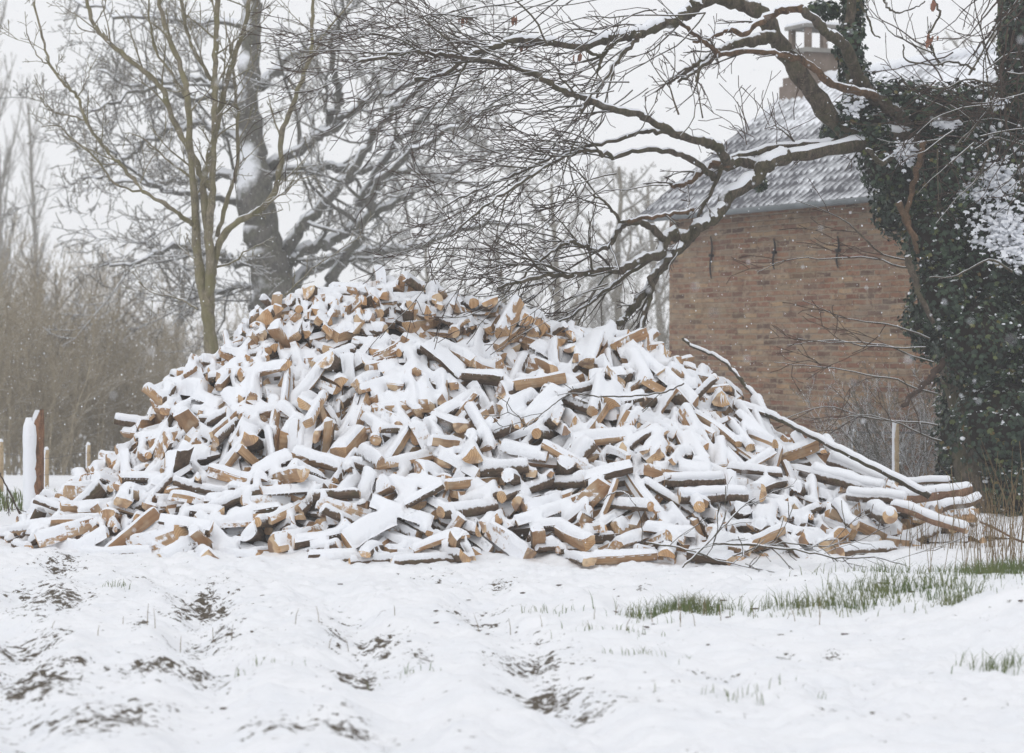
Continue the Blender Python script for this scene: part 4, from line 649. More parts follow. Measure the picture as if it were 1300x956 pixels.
 (14,99,-1572,18684,796,254,934,228,-112), (36,94,-547,19252,1198,302,-135,195,923), (12,83,-371,18961,977,310,894,-141,-290), (2,112,-392,18809,861,450,-35,-735,507),
 (23,113,-125,18621,741,723,-464,-335,-388), (9,94,6,18388,642,368,-374,426,737), (6,114,294,18851,871,152,-493,-253,-819), (7,99,706,19169,1088,365,931,-9,-18),
 (14,100,799,19144,1188,517,666,-460,280), (7,95,1419,19079,940,343,695,631,-35), (34,97,1591,19330,932,749,501,299,313), (13,98,2415,19432,678,277,845,402,219),
 (16,108,2428,19377,475,498,321,778,-208), (9,111,2652,19302,455,628,-456,412,478), (31,104,2662,19380,384,303,-117,465,823), (33,93,2879,19763,465,513,428,-479,-569),
 (30,105,3052,19418,253,713,37,551,431), (19,86,3349,19491,175,88,-99,624,-770), (12,104,3411,19634,215,293,701,615,-209), (24,92,-3718,20287,103,491,-94,-819,-283),
 (10,99,-3982,20361,79,551,490,331,-589), (14,85,-3413,19525,441,19,-636,-370,677), (24,83,-3364,19829,436,705,624,68,-330), (38,92,-3295,19840,552,778,444,299,-329),
 (16,98,-2567,19173,936,515,31,-395,760), (33,82,-2261,19689,1297,50,-262,863,-429), (2,92,-1895,18890,867,105,171,-934,297), (4,110,-1609,19114,990,412,795,407,180),
 (5,96,-1009,19733,1557,617,495,611,-28), (38,91,-700,19618,1529,815,14,-524,-246), (32,114,-345,18734,908,323,-482,-250,-775), (34,82,-176,18894,889,52,4,763,645),
 (25,113,-31,19444,1092,418,694,489,-324), (14,99,34,19307,1195,607,-718,52,-337), (33,100,306,19144,1093,339,203,499,771), (18,111,327,19842,1469,463,471,738,136),
 (20,95,792,19692,1414,586,-334,334,659), (11,103,1343,19570,1201,265,-432,149,849), (24,86,1508,19575,1165,24,365,-98,926), (23,107,2059,19891,943,209,590,-694,356),
 (20,114,2622,20548,428,533,-612,-69,580), (27,109,2716,19715,544,496,-411,110,757), (28,93,2472,19941,651,174,206,-768,-580), (22,91,2988,20017,413,364,660,-257,605),
 (32,94,3078,19625,327,366,-232,659,615), (11,106,3112,19873,308,642,-151,712,-242), (3,92,3382,20094,212,145,-85,886,432), (7,82,-3393,20115,262,160,-862,47,478),
 (37,92,-3137,20346,348,396,-390,775,300), (1,85,-3260,20649,206,96,555,-412,-717), (17,84,-2846,20860,598,551,780,198,-218), (35,101,-2519,20687,925,569,-4,359,-740),
 (10,87,-3024,21425,324,334,-328,-742,-480), (17,87,-1674,20482,1704,464,-748,464,101), (32,109,-1654,19306,1240,257,919,-94,-282), (17,108,-1420,19417,1408,630,-624,405,221),
 (15,107,-808,20296,1910,440,523,-386,620), (13,114,-621,20975,1568,590,476,295,-581), (27,100,-491,20183,1888,659,751,-51,-4), (4,87,-56,19908,1633,450,253,-834,196),
 (14,90,81,20119,1806,523,579,554,-291), (14,87,205,20146,1756,699,-534,-182,-439), (37,103,636,20477,1574,401,-161,-341,835), (32,99,1005,19943,1487,105,-121,864,-478),
 (18,101,1305,20629,1244,465,-771,-55,431), (15,108,1816,20123,1205,405,-778,-251,-410), (23,105,2362,20864,492,555,-510,522,400), (6,109,2509,20675,366,594,-463,643,135),
 (12,96,2421,20689,455,466,4,-726,506), (4,95,2826,20870,197,699,92,669,-235), (1,111,2745,20767,217,2,-644,318,696), (10,83,3241,20469,154,354,-275,-73,891),
 (35,99,-3454,20701,51,402,-312,601,-617), (4,104,-3417,21185,116,368,-596,595,394), (12,93,-3304,20991,177,548,-547,534,-341), (5,112,-3192,21363,116,186,797,262,-512),
 (35,90,-3036,21392,187,389,595,0,-703), (38,107,-3243,21637,73,757,510,409,1), (14,85,-2543,21868,255,108,352,-115,923), (29,105,-1533,20908,1535,407,614,-598,-317),
 (3,101,-1221,21076,1544,4,665,-141,-734), (31,103,-676,21474,1252,411,-540,497,-541), (18,98,-537,21048,1477,671,448,232,-543), (36,102,-479,20740,1613,201,-19,936,288),
 (8,107,-119,21200,1344,139,-394,-787,-453), (27,104,59,21087,1388,526,-278,273,755), (5,102,462,21016,1294,158,88,815,551), (3,100,694,20660,1464,17,408,651,640),
 (35,93,809,20329,1620,743,488,396,231), (11,109,1922,20893,594,602,-211,697,-327), (3,95,1935,21568,233,259,526,483,-650), (24,86,1968,21190,370,521,-785,-296,-158),
 (35,110,2594,21167,277,240,-860,-90,-442), (12,92,2459,20954,383,227,-418,-543,692), (35,103,2874,20967,123,644,-521,500,251), (7,104,2923,20716,165,617,383,-559,400),
 (17,93,3072,20805,123,579,733,71,-350), (34,105,-3310,20852,47,454,-235,706,490), (2,96,-2871,21179,231,181,-444,797,366), (17,102,-3164,21356,48,381,-712,108,580),
 (28,103,-2976,20965,329,355,-342,-777,391), (23,96,-2708,21628,237,299,-654,-532,-447), (29,112,-2611,21824,423,287,4,810,512), (0,99,-1310,20978,1551,672,500,-107,536),
 (34,85,-1263,21022,1522,787,602,66,118), (2,87,-868,21520,1149,192,-517,689,470), (27,88,-630,21291,1261,154,-520,797,266), (16,83,-351,21256,1231,468,-27,826,315),
 (33,87,44,21181,1345,552,522,146,-633), (5,88,347,21827,704,249,-78,473,841), (34,97,1287,22491,52,586,-294,-708,263), (34,105,1257,21969,327,670,388,624,-104),
 (4,83,1125,21556,543,494,333,-377,709), (4,94,1745,21989,31,313,632,313,-636), (18,84,1439,21248,600,521,405,66,-748), (31,101,1937,21692,80,386,-548,-572,473),
 (1,85,2241,21441,139,477,-761,-204,-389), (37,100,2409,21392,80,591,312,408,622), (15,91,2818,21164,160,537,-663,-404,-329), (19,99,2910,21077,56,686,493,-489,218),
 (15,98,-2783,21937,44,716,-3,-697,39), (22,89,-2809,21213,246,310,-597,652,348), (11,95,-2145,22019,366,439,-452,-742,-228), (20,108,-2372,21724,460,438,-70,-895,59),
 (13,112,-2798,22347,52,425,-640,304,-563), (31,98,-1645,21539,994,94,105,-966,-218), (15,88,-1054,21295,1335,721,620,306,-46), (39,110,-753,21766,960,162,-233,-852,-440),
 (32,87,-282,21602,892,427,77,832,346), (29,91,-404,22451,280,576,437,-538,-433), (27,91,271,21434,904,579,-561,-358,471), (16,106,878,21945,402,778,-112,-525,327),
 (18,100,749,21702,702,525,64,761,375), (37,99,935,21808,477,536,-27,-632,-559), (27,110,1349,21889,251,596,528,-417,-438), (9,105,1512,21743,269,514,-312,189,776),
 (0,86,2046,21798,47,740,-276,608,-78), (9,87,2234,21520,24,674,18,707,213), (20,112,2085,21330,111,755,136,-517,380), (17,113,-854,21750,953,375,722,-61,578),
 (17,89,333,21909,635,514,-232,720,-405), (28,83,521,21265,957,310,-888,262,-217), (3,96,1454,22535,42,330,-632,305,-631), (31,110,-1472,17572,79,363,480,-621,-502),
 (32,103,-785,17649,164,520,721,336,311), (38,86,-339,17550,109,816,-564,-63,109), (30,88,587,17539,77,543,629,-478,-285), (33,96,467,17333,30,108,-156,682,-707),
 (29,102,1424,17730,193,152,-718,650,-197), (2,85,1556,17654,126,232,-682,-306,622), (28,90,-2631,18018,134,526,830,52,179), (21,98,-1356,17951,138,489,-838,-177,-168),
 (25,101,-1588,17817,124,771,50,485,409), (8,88,-1287,17380,42,677,-366,594,-236), (19,96,-385,17711,236,463,-171,759,-424), (5,114,173,17711,123,857,414,-88,294),
 (28,109,582,17784,263,789,389,-422,220), (2,92,778,17893,294,344,820,93,-449), (16,101,1408,17259,48,666,221,707,-82), (31,91,1505,17854,271,147,12,743,-652),
 (32,109,1824,18006,303,108,-34,-821,559), (30,110,2127,18036,179,351,322,-589,-652), (0,93,-2943,18307,87,232,44,-715,658), (0,107,-2824,17930,164,762,84,431,476),
 (8,84,-2275,17746,123,173,76,877,443), (18,90,-2131,18093,128,440,-328,-192,813), (16,88,-1941,17799,81,794,-239,-558,-35), (2,93,-1497,17925,166,645,-611,441,-130),
 (10,113,-1285,18017,293,586,-658,-285,-377), (26,83,-1281,17828,216,146,-451,658,585), (32,101,-526,17509,144,699,-501,356,-364), (20,111,-261,17921,166,330,-741,-475,-341),
 (12,101,-163,17893,186,688,462,-361,427), (6,92,-14,17910,260,46,89,686,720), (13,101,146,17813,198,651,31,642,-404), (24,85,392,18147,337,561,720,-184,365),
 (33,94,394,17874,286,742,213,372,515), (2,95,809,17293,58,388,-562,-460,568), (23,95,1348,17902,408,149,224,-700,661), (13,95,1691,18249,409,296,851,431,-54),
 (10,93,1918,18020,302,405,658,475,-422), (30,100,2330,18201,225,244,-180,-600,-740), (15,94,2604,18121,95,350,-666,148,642), (4,92,-3150,18127,87,850,127,506,73),
 (22,82,-2956,18372,124,491,-713,-359,-348), (36,95,-2911,18262,139,504,-153,-430,-733), (39,112,-2080,18278,279,285,-737,468,-397), (13,93,-2039,17955,248,716,79,680,136),
 (20,110,-1790,17949,260,584,683,115,-424), (18,93,-1717,17938,206,293,129,-870,-376), (16,110,-1129,18092,474,171,225,-947,156), (37,89,-1093,18015,279,637,246,728,57),
 (21,89,-653,17406,31,424,-459,541,-562), (20,93,-492,18230,429,109,665,374,-637), (30,95,-97,17831,309,654,-528,390,376), (29,104,1,18254,396,112,-389,435,804),
 (25,109,202,18114,372,248,101,-499,-824), (19,111,225,17985,379,462,129,658,580), (28,92,474,18010,266,629,271,-715,139), (34,100,701,17890,413,885,-54,240,395),
 (35,109,1479,18071,415,679,720,-50,-135), (37,90,1533,18577,497,651,654,384,8), (23,104,2611,17741,52,671,-553,443,-218), (28,86,2264,18554,387,58,-344,691,-633),
 (2,100,2548,18505,231,574,-180,591,538), (11,84,2651,18557,54,704,-439,-544,126), (39,111,-3419,18255,52,49,-599,357,715), (26,88,-3091,18357,173,203,-197,651,705),
 (31,89,-3202,18466,178,14,-450,672,588), (10,87,-2424,18301,326,689,-19,677,260), (19,86,-2086,18103,246,134,-417,-780,447), (12,98,-1910,18002,310,68,736,-198,-644),
 (30,90,-1587,18339,403,286,-711,248,-593), (18,92,-1406,18454,368,843,-291,-411,-189), (10,83,-1236,18193,512,800,-483,294,198), (16,101,-752,17957,427,520,521,622,-267),
 (23,98,-323,17801,364,661,566,-461,-176), (19,97,-195,18244,464,335,-137,-749,-555), (35,112,-23,18237,468,139,-47,799,-583), (23,100,105,18069,500,588,281,-726,220),
 (16,110,384,18315,591,271,-537,666,441), (5,87,673,18628,700,395,632,627,-228), (21,114,886,18185,555,703,-618,270,-227), (6,112,1614,18598,556,94,530,-99,-837),
 (39,104,1560,18634,524,557,-534,-198,605), (35,103,2312,18641,394,792,-370,251,416), (30,83,2464,18827,293,525,-844,69,82), (38,98,3030,18486,34,694,-705,49,139),
 (23,94,2782,18792,222,281,-339,-703,-559), (16,100,-3733,18868,139,71,-942,191,265), (25,105,-3639,19061,189,99,771,341,-529), (33,96,-3376,18277,155,576,83,-793,180),
 (38,89,-3735,18445,34,203,95,-703,-675), (24,111,-2906,17746,42,660,307,631,267), (37,95,-2183,18253,406,645,-245,-658,301), (24,105,-2011,17579,39,693,361,602,-162),
 (15,83,-1359,18213,377,277,-649,437,557), (23,90,-1241,18484,621,344,391,-756,397), (6,92,-1255,18393,652,787,-507,-11,-353), (25,93,-711,18146,503,511,555,556,349),
 (30,101,-339,18133,474,174,274,623,712), (23,105,28,18121,551,621,398,-488,467), (27,88,3,18595,491,474,495,-598,415), (38,91,158,18312,589,10,46,678,-734),
 (8,87,501,18519,656,471,-95,-454,-750), (17,96,487,18475,708,335,382,-861,-40), (32,90,1092,18579,824,748,-570,21,-339), (12,90,1141,18614,775,3,-118,-608,-785),
 (34,83,1767,18694,528,757,186,318,540), (29,94,2154,18886,437,216,279,-787,506), (1,93,2510,18804,358,105,615,76,-778), (8,88,2787,19082,244,669,323,669,2),
 (0,90,2870,18912,175,42,-148,697,700), (28,93,-3995,19405,104,631,755,109,141), (16,87,-3487,19393,295,764,157,625,7), (32,112,-3791,18971,176,785,-549,97,-269),
 (4,92,-3781,18776,211,793,377,471,-90), (30,107,-3067,18840,255,138,-503,-19,-853), (19,103,-2582,18623,498,491,-491,-411,-591), (6,98,-2365,18378,490,472,444,-438,-624),
 (2,88,-1664,18041,471,727,55,675,-112), (9,101,-1565,18538,525,109,519,393,-751), (34,97,-1530,18560,601,86,371,-579,721), (18,104,-1299,17901,450,123,722,-37,-680),
 (29,113,-554,18482,679,701,-693,9,166), (35,100,-443,18499,665,470,626,-445,435), (11,113,-20,17574,124,534,524,661,-62), (29,107,-7,18604,607,583,812,-31,13),
 (26,97,236,18369,619,704,-586,-343,-208), (23,85,308,18581,718,579,767,-82,-262), (38,107,724,18684,860,47,611,289,735), (29,103,990,18689,848,750,-310,393,-433),
 (30,96,1325,18819,824,335,636,690,-84), (35,113,2302,18968,443,732,516,-443,28), (30,98,2479,19122,363,182,934,97,-291), (30,102,2340,19264,495,608,452,649,70),
 (34,106,2562,19229,376,165,761,164,-606), (16,94,2752,19221,281,372,-833,-65,404), (16,89,2996,19209,135,252,711,165,-635), (4,99,-4045,19727,113,413,608,475,-484),
 (24,104,-3775,19113,131,733,-12,521,437), (30,82,-3718,19513,313,880,-5,-420,-223), (20,109,-3570,19359,353,451,-195,-609,-623), (16,112,-3322,18808,341,154,839,-345,-391),
 (36,87,-2804,18620,395,5,-411,-418,810), (30,83,-2489,18690,518,656,690,-293,91), (21,85,-1951,19087,910,202,-532,161,806), (15,88,-1924,18260,550,549,513,-304,586),
 (27,113,-1738,18408,584,254,-478,166,-824), (17,111,-1468,18405,708,791,-174,-580,87), (3,98,-610,18644,901,603,-523,246,550), (30,100,-237,18498,745,523,-675,-519,32),
 (29,92,-221,18633,712,167,439,-664,582), (33,95,-62,18435,764,538,780,242,210), (4,84,166,18784,874,422,-521,-61,-740), (8,103,450,18931,987,526,-519,361,570),
 (34,88,527,19183,1110,531,152,-775,-307), (17,85,1113,19315,1105,725,-477,494,45), (20,108,1807,19158,861,811,-315,-363,-333), (26,95,1486,19613,1062,798,-159,-391,-429),
 (36,99,2323,19245,554,330,473,-422,-700), (30,98,2769,19387,381,474,709,-165,496), (29,83,2745,19339,338,529,287,346,-720), (37,109,2906,19323,327,523,-265,590,-555),
 (5,93,2915,19529,331,462,393,704,-370), (18,89,3024,19314,267,598,-360,418,581), (11,108,3518,19593,237,626,-211,489,569), (1,110,-3806,19971,229,312,-745,-297,509),
 (11,100,-4103,20107,110,752,462,261,-391), (9,88,-3464,20715,155,115,-683,250,677), (3,82,-3738,20312,154,588,-553,389,443), (9,99,-3455,20007,281,242,-791,306,471),
 (20,84,-2360,20048,1516,407,-745,393,353), (39,103,-2147,18958,877,733,-238,357,528), (17,89,-1830,18486,644,771,114,519,352), (11,84,-1681,18718,815,559,-88,137,813),
 (26,114,-1299,18944,987,645,-391,-178,-632), (5,96,-1007,19519,1506,112,-743,-406,520), (35,102,-599,19540,1421,376,-349,841,-173), (31,111,-460,18501,814,315,612,253,-680),
 (13,83,-149,18859,946,530,351,-512,578), (25,92,-32,18831,843,404,438,708,-379), (22,104,57,18967,1024,563,533,-550,311), (14,111,645,19775,1541,324,374,-772,400),
 (17,100,1042,19601,1398,831,-214,-315,-404), (29,104,1201,19296,1081,226,-425,-857,184), (31,106,1817,19611,930,699,620,-339,113), (29,85,1657,19871,1191,488,-630,-408,445),
 (16,105,1963,19451,790,283,-205,922,168), (4,99,2334,19950,686,659,-109,657,349), (36,95,2668,19864,670,161,-278,894,-313), (0,94,2834,19766,545,105,-373,705,-595),
 (39,107,3108,19542,379,640,-606,-124,456), (24,111,3174,20110,346,426,-494,574,-494), (8,104,3492,20469,63,240,5,708,-664), (2,100,3703,20442,24,179,-632,311,687),
 (18,108,-4000,20319,41,80,704,-69,702), (13,92,-3820,20657,56,700,601,387,-4), (20,96,-3620,20910,114,469,-494,727,-81), (8,110,-3300,20450,351,692,-590,-404,-104),
 (31,91,-3225,20709,479,288,445,-676,513), (35,109,-3772,21402,47,685,690,-177,-152), (22,113,-1820,20195,1868,477,353,622,-511), (39,91,-2010,20584,1451,38,-217,-632,743),
 (36,99,-1717,18952,1018,526,771,334,134), (16,108,-977,20317,1990,186,556,-297,754), (22,106,-908,20394,1927,432,-820,-134,350), (11,93,-213,20836,1559,554,-490,549,391),
 (1,84,-171,20383,1803,545,-589,589,-93), (3,93,-132,20100,1747,156,578,622,-505), (14,101,-42,19960,1808,1,187,348,919), (31,101,548,19836,1522,616,-509,-321,-509),
 (2,89,965,20025,1600,602,-92,606,512), (36,92,1413,19793,1307,16,690,504,520), (10,90,1571,19981,1306,718,225,-605,260), (19,87,1767,20140,1132,371,310,626,-612),
 (25,110,2556,21072,298,343,486,88,-799), (3,111,2864,20654,318,314,253,-562,-722), (37,91,2487,20774,338,487,-65,-725,483), (0,84,2707,20859,248,486,-244,530,-651),
 (22,88,3039,20374,265,348,-574,-242,701), (37,85,3121,20254,188,809,-398,141,410), (9,111,-3689,20764,49,609,-590,-412,334), (2,83,-3577,20626,110,721,-221,491,-436),
 (34,87,-3620,21011,111,296,-729,54,614), (36,109,-3083,20983,217,146,221,-728,632), (6,86,-3195,21236,290,477,-629,-214,576), (5,87,-2255,20868,1091,375,-478,-622,-494),
 (34,85,-2704,21800,100,100,147,676,-715), (22,90,-1839,21487,900,305,-368,-827,295), (18,110,-1542,20823,1555,746,249,609,107), (19,98,-1055,20903,1634,828,197,421,-313),
 (29,102,-724,21777,1012,273,-818,504,-47), (35,88,-670,21924,805,505,351,462,-639), (25,112,-212,21086,1447,102,-462,-714,-516), (12,96,147,21201,1346,487,214,787,-313),
 (19,105,287,21223,1260,723,170,-667,63), (22,84,593,21136,1126,322,-892,-47,-313), (9,90,947,20734,1362,133,-208,466,850), (24,104,1383,21886,373,334,25,889,313),
 (17,92,2066,21199,467,622,425,218,-621), (24,86,2294,21547,165,103,145,-694,-698), (6,98,2607,21414,113,260,-490,502,-663), (26,98,2556,20877,297,418,672,-21,-611),
 (25,87,2700,20998,189,891,310,327,-52), (15,97,3164,21229,99,464,-703,-346,-413), (0,86,2730,20444,200,395,90,900,160), (26,95,-3292,21148,30,696,-9,-712,88),
 (29,82,-3334,21200,71,15,-22,805,593), (18,103,-2884,21395,40,492,703,-39,-511), (1,92,-2953,21347,172,331,-766,-39,-550), (37,103,-3022,21557,132,31,679,-141,720),
 (39,101,-2191,21265,722,382,-215,316,-841), (20,101,-2329,21785,360,28,-4,-531,847), (21,106,-1428,21589,1095,897,-130,418,-53), (4,97,-1116,22096,610,113,-668,-227,700),
 (22,113,-842,21815,988,712,360,-214,564), (24,102,-203,21849,855,255,-281,-517,768), (36,91,-303,21465,1126,905,331,39,-265), (4,82,2,21284,1230,615,-715,268,195),
 (37,113,548,21601,815,930,309,86,180), (31,105,1262,22174,246,492,85,-658,563), (3,107,1560,22153,27,405,-588,387,584), (4,93,1277,22059,197,798,383,88,457),
 (0,95,1575,21287,539,329,37,-506,797), (22,103,2223,21771,93,171,572,-187,-780), (2,91,2556,21258,129,428,-767,432,204), (28,112,2334,21372,91,371,-40,567,734),
 (14,94,2718,21063,272,586,669,-235,-392), (1,111,3131,21098,55,606,708,-36,361), (13,86,-2829,21547,82,737,167,548,-359), (9,87,-2571,21514,359,789,516,291,-162),
 (15,112,-2275,22117,215,424,-647,-592,-227), (1,101,-2147,22004,445,297,-831,303,360), (13,90,-1418,21544,1071,308,-450,-792,275), (26,111,-1120,21619,1085,537,-754,225,-305),
 (11,92,-852,21581,1000,7,-686,129,716), (31,99,-403,21710,967,528,633,-506,-255), (38,94,-339,21908,724,674,258,542,-431), (5,112,383,22576,93,32,127,-720,-682),
 (10,93,356,21959,663,458,352,-40,-815), (0,113,715,21869,612,744,638,-166,113), (4,88,836,21624,659,257,-619,732,122), (12,98,1386,22015,106,499,-312,792,161),
 (6,92,1329,21613,377,495,-151,-416,748), (2,86,1882,21624,171,508,618,-362,-478), (14,87,2169,21620,101,749,284,-514,-305), (23,88,2017,21613,44,464,-694,-166,-526),
 (37,85,2181,21279,40,503,-288,665,472), (18,97,-1086,21792,855,230,-605,-675,-355), (11,103,-410,22433,335,89,-659,334,668), (25,96,-400,22327,376,162,687,-506,-495),
 (18,102,-1,21831,716,231,-288,910,189), (34,83,678,21844,472,171,122,908,361), (5,94,1201,21992,187,811,382,341,-282), (4,105,1313,21791,288,308,-405,859,-46),
 (10,92,-1383,18527,610,813,-206,357,412), (16,86,-1468,17984,418,906,-251,322,-113), (3,92,-639,17760,462,153,851,-83,-495), (25,103,-2523,18477,473,55,-203,-688,694),
 (13,84,-1900,18209,474,349,-761,-66,544), (13,110,-1655,18174,562,527,-751,105,383), (16,84,-1591,18413,525,401,-75,844,349), (14,94,-1255,18664,810,471,-67,519,710),
 (22,83,-737,18040,529,520,-25,791,-322), (0,95,-419,18268,669,296,-527,159,781), (29,86,-320,18420,695,432,-366,-601,564), (15,105,-57,18140,634,154,608,-428,-651),
 (6,108,329,18367,679,387,486,543,565), (35,97,356,18507,692,271,857,-372,-230), (16,102,586,17980,424,261,-667,-652,248), (39,87,-3462,19007,294,747,-17,-541,387),
 (21,98,-3250,18987,337,427,-857,-165,237), (28,102,-2694,18538,379,556,-767,-111,-300), (0,87,-1985,18638,637,394,-176,886,171), (34,85,-1728,19335,1124,186,504,-799,270),
 (34,109,-1615,18511,649,350,254,-454,-779), (38,107,-1525,18809,1071,132,324,768,-537), (12,93,-895,18529,797,188,-302,-253,-900), (27,105,-409,19014,1032,236,-699,-635,230),
 (34,109,-395,18492,731,369,121,-659,644), (13,99,93,18632,764,714,-577,-346,-194), (18,110,95,18320,776,4,758,-184,625), (32,82,260,19036,985,201,138,570,785),
 (0,113,465,19076,1119,384,390,-417,-726), (16,91,766,19486,1330,526,150,-217,-809), (34,86,1863,19201,837,842,-353,-242,-328), (10,105,1955,19234,836,477,772,-86,411),
 (7,104,1945,19165,746,503,-395,-465,-613), (23,109,-3997,19656,203,431,651,340,-524), (16,90,-3574,20298,193,409,-672,77,613), (10,114,-3654,20554,294,522,296,-780,-176),
 (24,90,-3671,21050,204,610,371,-643,276), (32,87,-2179,19298,1050,72,-458,679,-569), (33,111,-1991,19532,1352,634,-560,-531,44), (13,89,-2398,17732,245,13,-645,117,755),
 (18,84,-1296,19410,1359,753,-209,104,615), (17,101,-496,18722,959,326,-554,319,697), (9,105,-398,18864,915,440,200,630,607), (23,112,-140,18637,899,319,119,-791,-509),
 (35,93,-81,19317,1090,842,-522,-86,102), (33,87,75,18645,857,768,-467,397,-183), (14,111,230,18961,1059,102,838,340,-414), (22,106,596,19238,1240,660,-200,625,367),
 (5,95,915,19503,1241,82,-875,411,243), (24,87,1868,18588,604,743,-34,-669,-7), (23,91,2042,19668,854,111,73,-433,-892), (25,84,1790,19900,1098,180,-326,846,-382),
 (17,95,-3752,20945,120,130,780,-364,493), (18,112,-3287,20836,240,356,549,171,-736), (14,103,-3402,21032,277,833,60,541,-102), (29,114,-1929,20281,1752,10,-85,460,-884),
 (7,95,-2069,19404,1215,678,-352,281,581), (31,90,-1805,19293,1250,705,-312,262,580), (23,112,-838,21109,1535,474,-857,-109,171), (23,107,-683,20318,1912,520,333,571,-541),
 (37,98,-574,20069,1888,155,-7,-720,677), (23,93,-381,20292,1910,640,-555,-452,-277), (26,90,-52,20346,1833,347,-302,776,431), (16,105,252,19557,1378,739,-603,-249,167),
 (34,94,163,19487,1306,584,-572,-550,-172), (19,91,760,19421,1331,200,-684,-310,629), (10,106,1096,19772,1443,376,-449,230,777), (36,102,1928,19665,947,555,-31,-407,-725),
 (34,105,1999,19847,1026,564,-319,736,-195), (7,102,2244,20962,481,408,168,-138,-887), (18,84,2276,20534,537,449,619,-209,-609), (0,88,-3223,21157,128,381,-446,-365,-723),
 (21,89,-3186,21108,286,651,-660,-304,218), (10,85,-2816,21384,267,533,-674,371,353), (0,96,-2517,21450,468,591,713,-20,-376), (19,85,-2287,21474,664,543,542,588,-257),
 (26,99,-988,21369,1387,394,-785,-249,-407), (11,105,-780,21248,1441,786,462,362,-194), (2,98,-411,21963,822,148,814,-445,-344), (34,108,-352,21229,1299,336,-834,109,-424),
 (26,83,-368,21352,1292,548,693,-451,-127), (19,100,507,21775,694,207,-829,-149,497), (19,89,587,21523,836,758,289,-364,459), (36,84,758,21134,1088,375,-660,-558,335),
 (16,101,1415,21833,444,278,349,403,-799), (15,104,1940,21262,524,690,500,-328,-408), (16,87,2051,21053,465,509,385,360,-680), (14,107,-2815,21759,175,205,-395,-668,-596),
 (3,105,-2690,21483,180,243,182,443,-843), (16,112,-3138,21641,149,567,-381,657,-318), (36,106,-2314,22393,34,483,498,-505,-513), (5,108,-1285,21552,976,62,-636,-211,740),
 (23,94,-910,22381,425,324,-898,6,-296), (7,83,-403,21778,874,381,-651,642,-134), (15,91,-183,21761,832,513,-549,654,87), (9,109,-203,21403,1125,99,-299,787,531),
 (4,105,512,22498,153,203,-837,406,-305), (13,106,1527,22465,74,665,-147,609,408), (9,86,1415,21969,196,6,339,-554,-760), (17,102,1965,21887,77,145,638,60,-754),
 (25,106,1283,21357,648,376,-355,589,-621), (15,108,-2347,22120,123,625,359,-340,604), (31,107,-2627,22154,87,461,-710,-360,-393), (8,84,-1637,22129,458,696,412,-589,-7),
 (27,100,-1283,21575,1029,329,-556,360,-673), (25,102,-737,21981,808,359,390,526,-665), (34,96,-611,21676,846,558,-664,-365,338), (34,111,-260,21681,967,634,693,195,-282),
 (6,111,310,22470,148,211,344,-666,-628), (18,112,369,21920,538,824,166,-529,112), (30,106,242,21653,792,62,96,821,560), (20,99,736,22139,314,352,-485,-690,-406),
 (7,97,990,21381,773,746,377,-86,-542), (27,99,1458,21371,510,55,-402,-233,883), (7,102,615,22013,400,470,-576,608,279), (16,88,-1452,18231,443,179,-661,-337,-646),
 (33,86,-1255,17941,388,560,168,-686,-434), (35,91,-602,17865,425,468,279,715,-438), (30,104,-2420,18250,390,494,-625,484,-362), (26,94,-2441,18335,386,606,-116,-738,274),
 (9,103,-1839,18069,382,35,-659,-177,730), (12,101,-1497,18289,566,539,-387,748,-2), (38,94,-833,18384,690,343,361,538,680), (8,106,-1221,17867,326,100,-568,-139,805),
 (11,111,-319,18347,748,464,498,587,-438), (1,108,-154,18273,658,621,487,525,320), (5,89,-152,18363,662,341,937,55,50), (20,108,254,18630,884,328,-550,-473,-606),
 (4,94,545,19021,950,683,-596,211,365), (38,99,443,18286,692,491,-430,-248,716), (17,105,720,18053,595,792,74,595,120), (33,106,1945,18500,488,752,-580,309,-59),
 (21,105,-3473,18737,291,541,270,773,191), (16,90,-2277,18068,311,338,-695,106,625), (34,111,-2391,18539,510,416,290,518,-689), (33,102,-1839,18722,715,441,-163,-276,-839),
 (30,114,-1430,18147,498,577,-259,772,68), (31,102,-1636,17957,357,264,285,490,780), (13,95,-1080,18332,727,5,-309,700,-644), (36,85,-981,19010,1053,179,357,-880,259),
 (19,94,-681,18570,834,595,-244,-48,764), (16,90,-263,18531,848,515,-760,-233,-320), (22,97,156,18562,878,57,-255,-479,-838), (1,93,381,18737,925,528,533,537,-385),
 (17,106,301,18770,1006,109,225,-610,752), (23,102,659,19040,1180,736,-378,326,457), (9,107,1110,18863,943,536,317,781,-39), (24,107,1986,19294,864,249,330,-268,-870),
 (26,98,1619,19536,901,321,853,-225,345), (15,101,-3747,20051,245,482,-222,799,-281), (13,83,-3692,20449,261,23,-854,45,518), (1,91,-3178,19164,470,538,-431,658,303),
 (15,88,-2872,18753,523,36,668,213,-712), (22,104,-1853,18629,717,937,-324,-49,120), (22,95,-1801,18830,715,657,-299,185,667), (9,107,-1192,18998,1009,172,663,649,-332),
 (27,102,-202,18990,990,596,714,-203,-307), (28,90,-282,19094,1014,201,327,741,-551), (23,96,-253,18639,959,228,-297,388,842), (37,91,-52,19368,1212,233,91,-401,881),
 (36,92,-49,18811,917,509,-190,296,786), (7,111,48,19114,1129,461,-567,-74,-679), (12,83,239,18822,1044,809,23,505,299), (38,98,1864,18819,642,502,86,580,636),
 (5,92,808,19339,1288,425,-261,844,195), (3,109,2271,19357,728,613,233,552,515), (21,98,1979,19873,891,67,283,-177,-940), (14,84,2509,18956,418,302,-90,-835,-451),
 (6,97,-3460,21278,174,469,-685,-4,-558), (38,102,-3144,20744,442,254,476,-544,-643), (39,103,-2195,20554,1395,391,-640,-358,556), (22,112,-2106,21557,720,413,-691,-424,415),
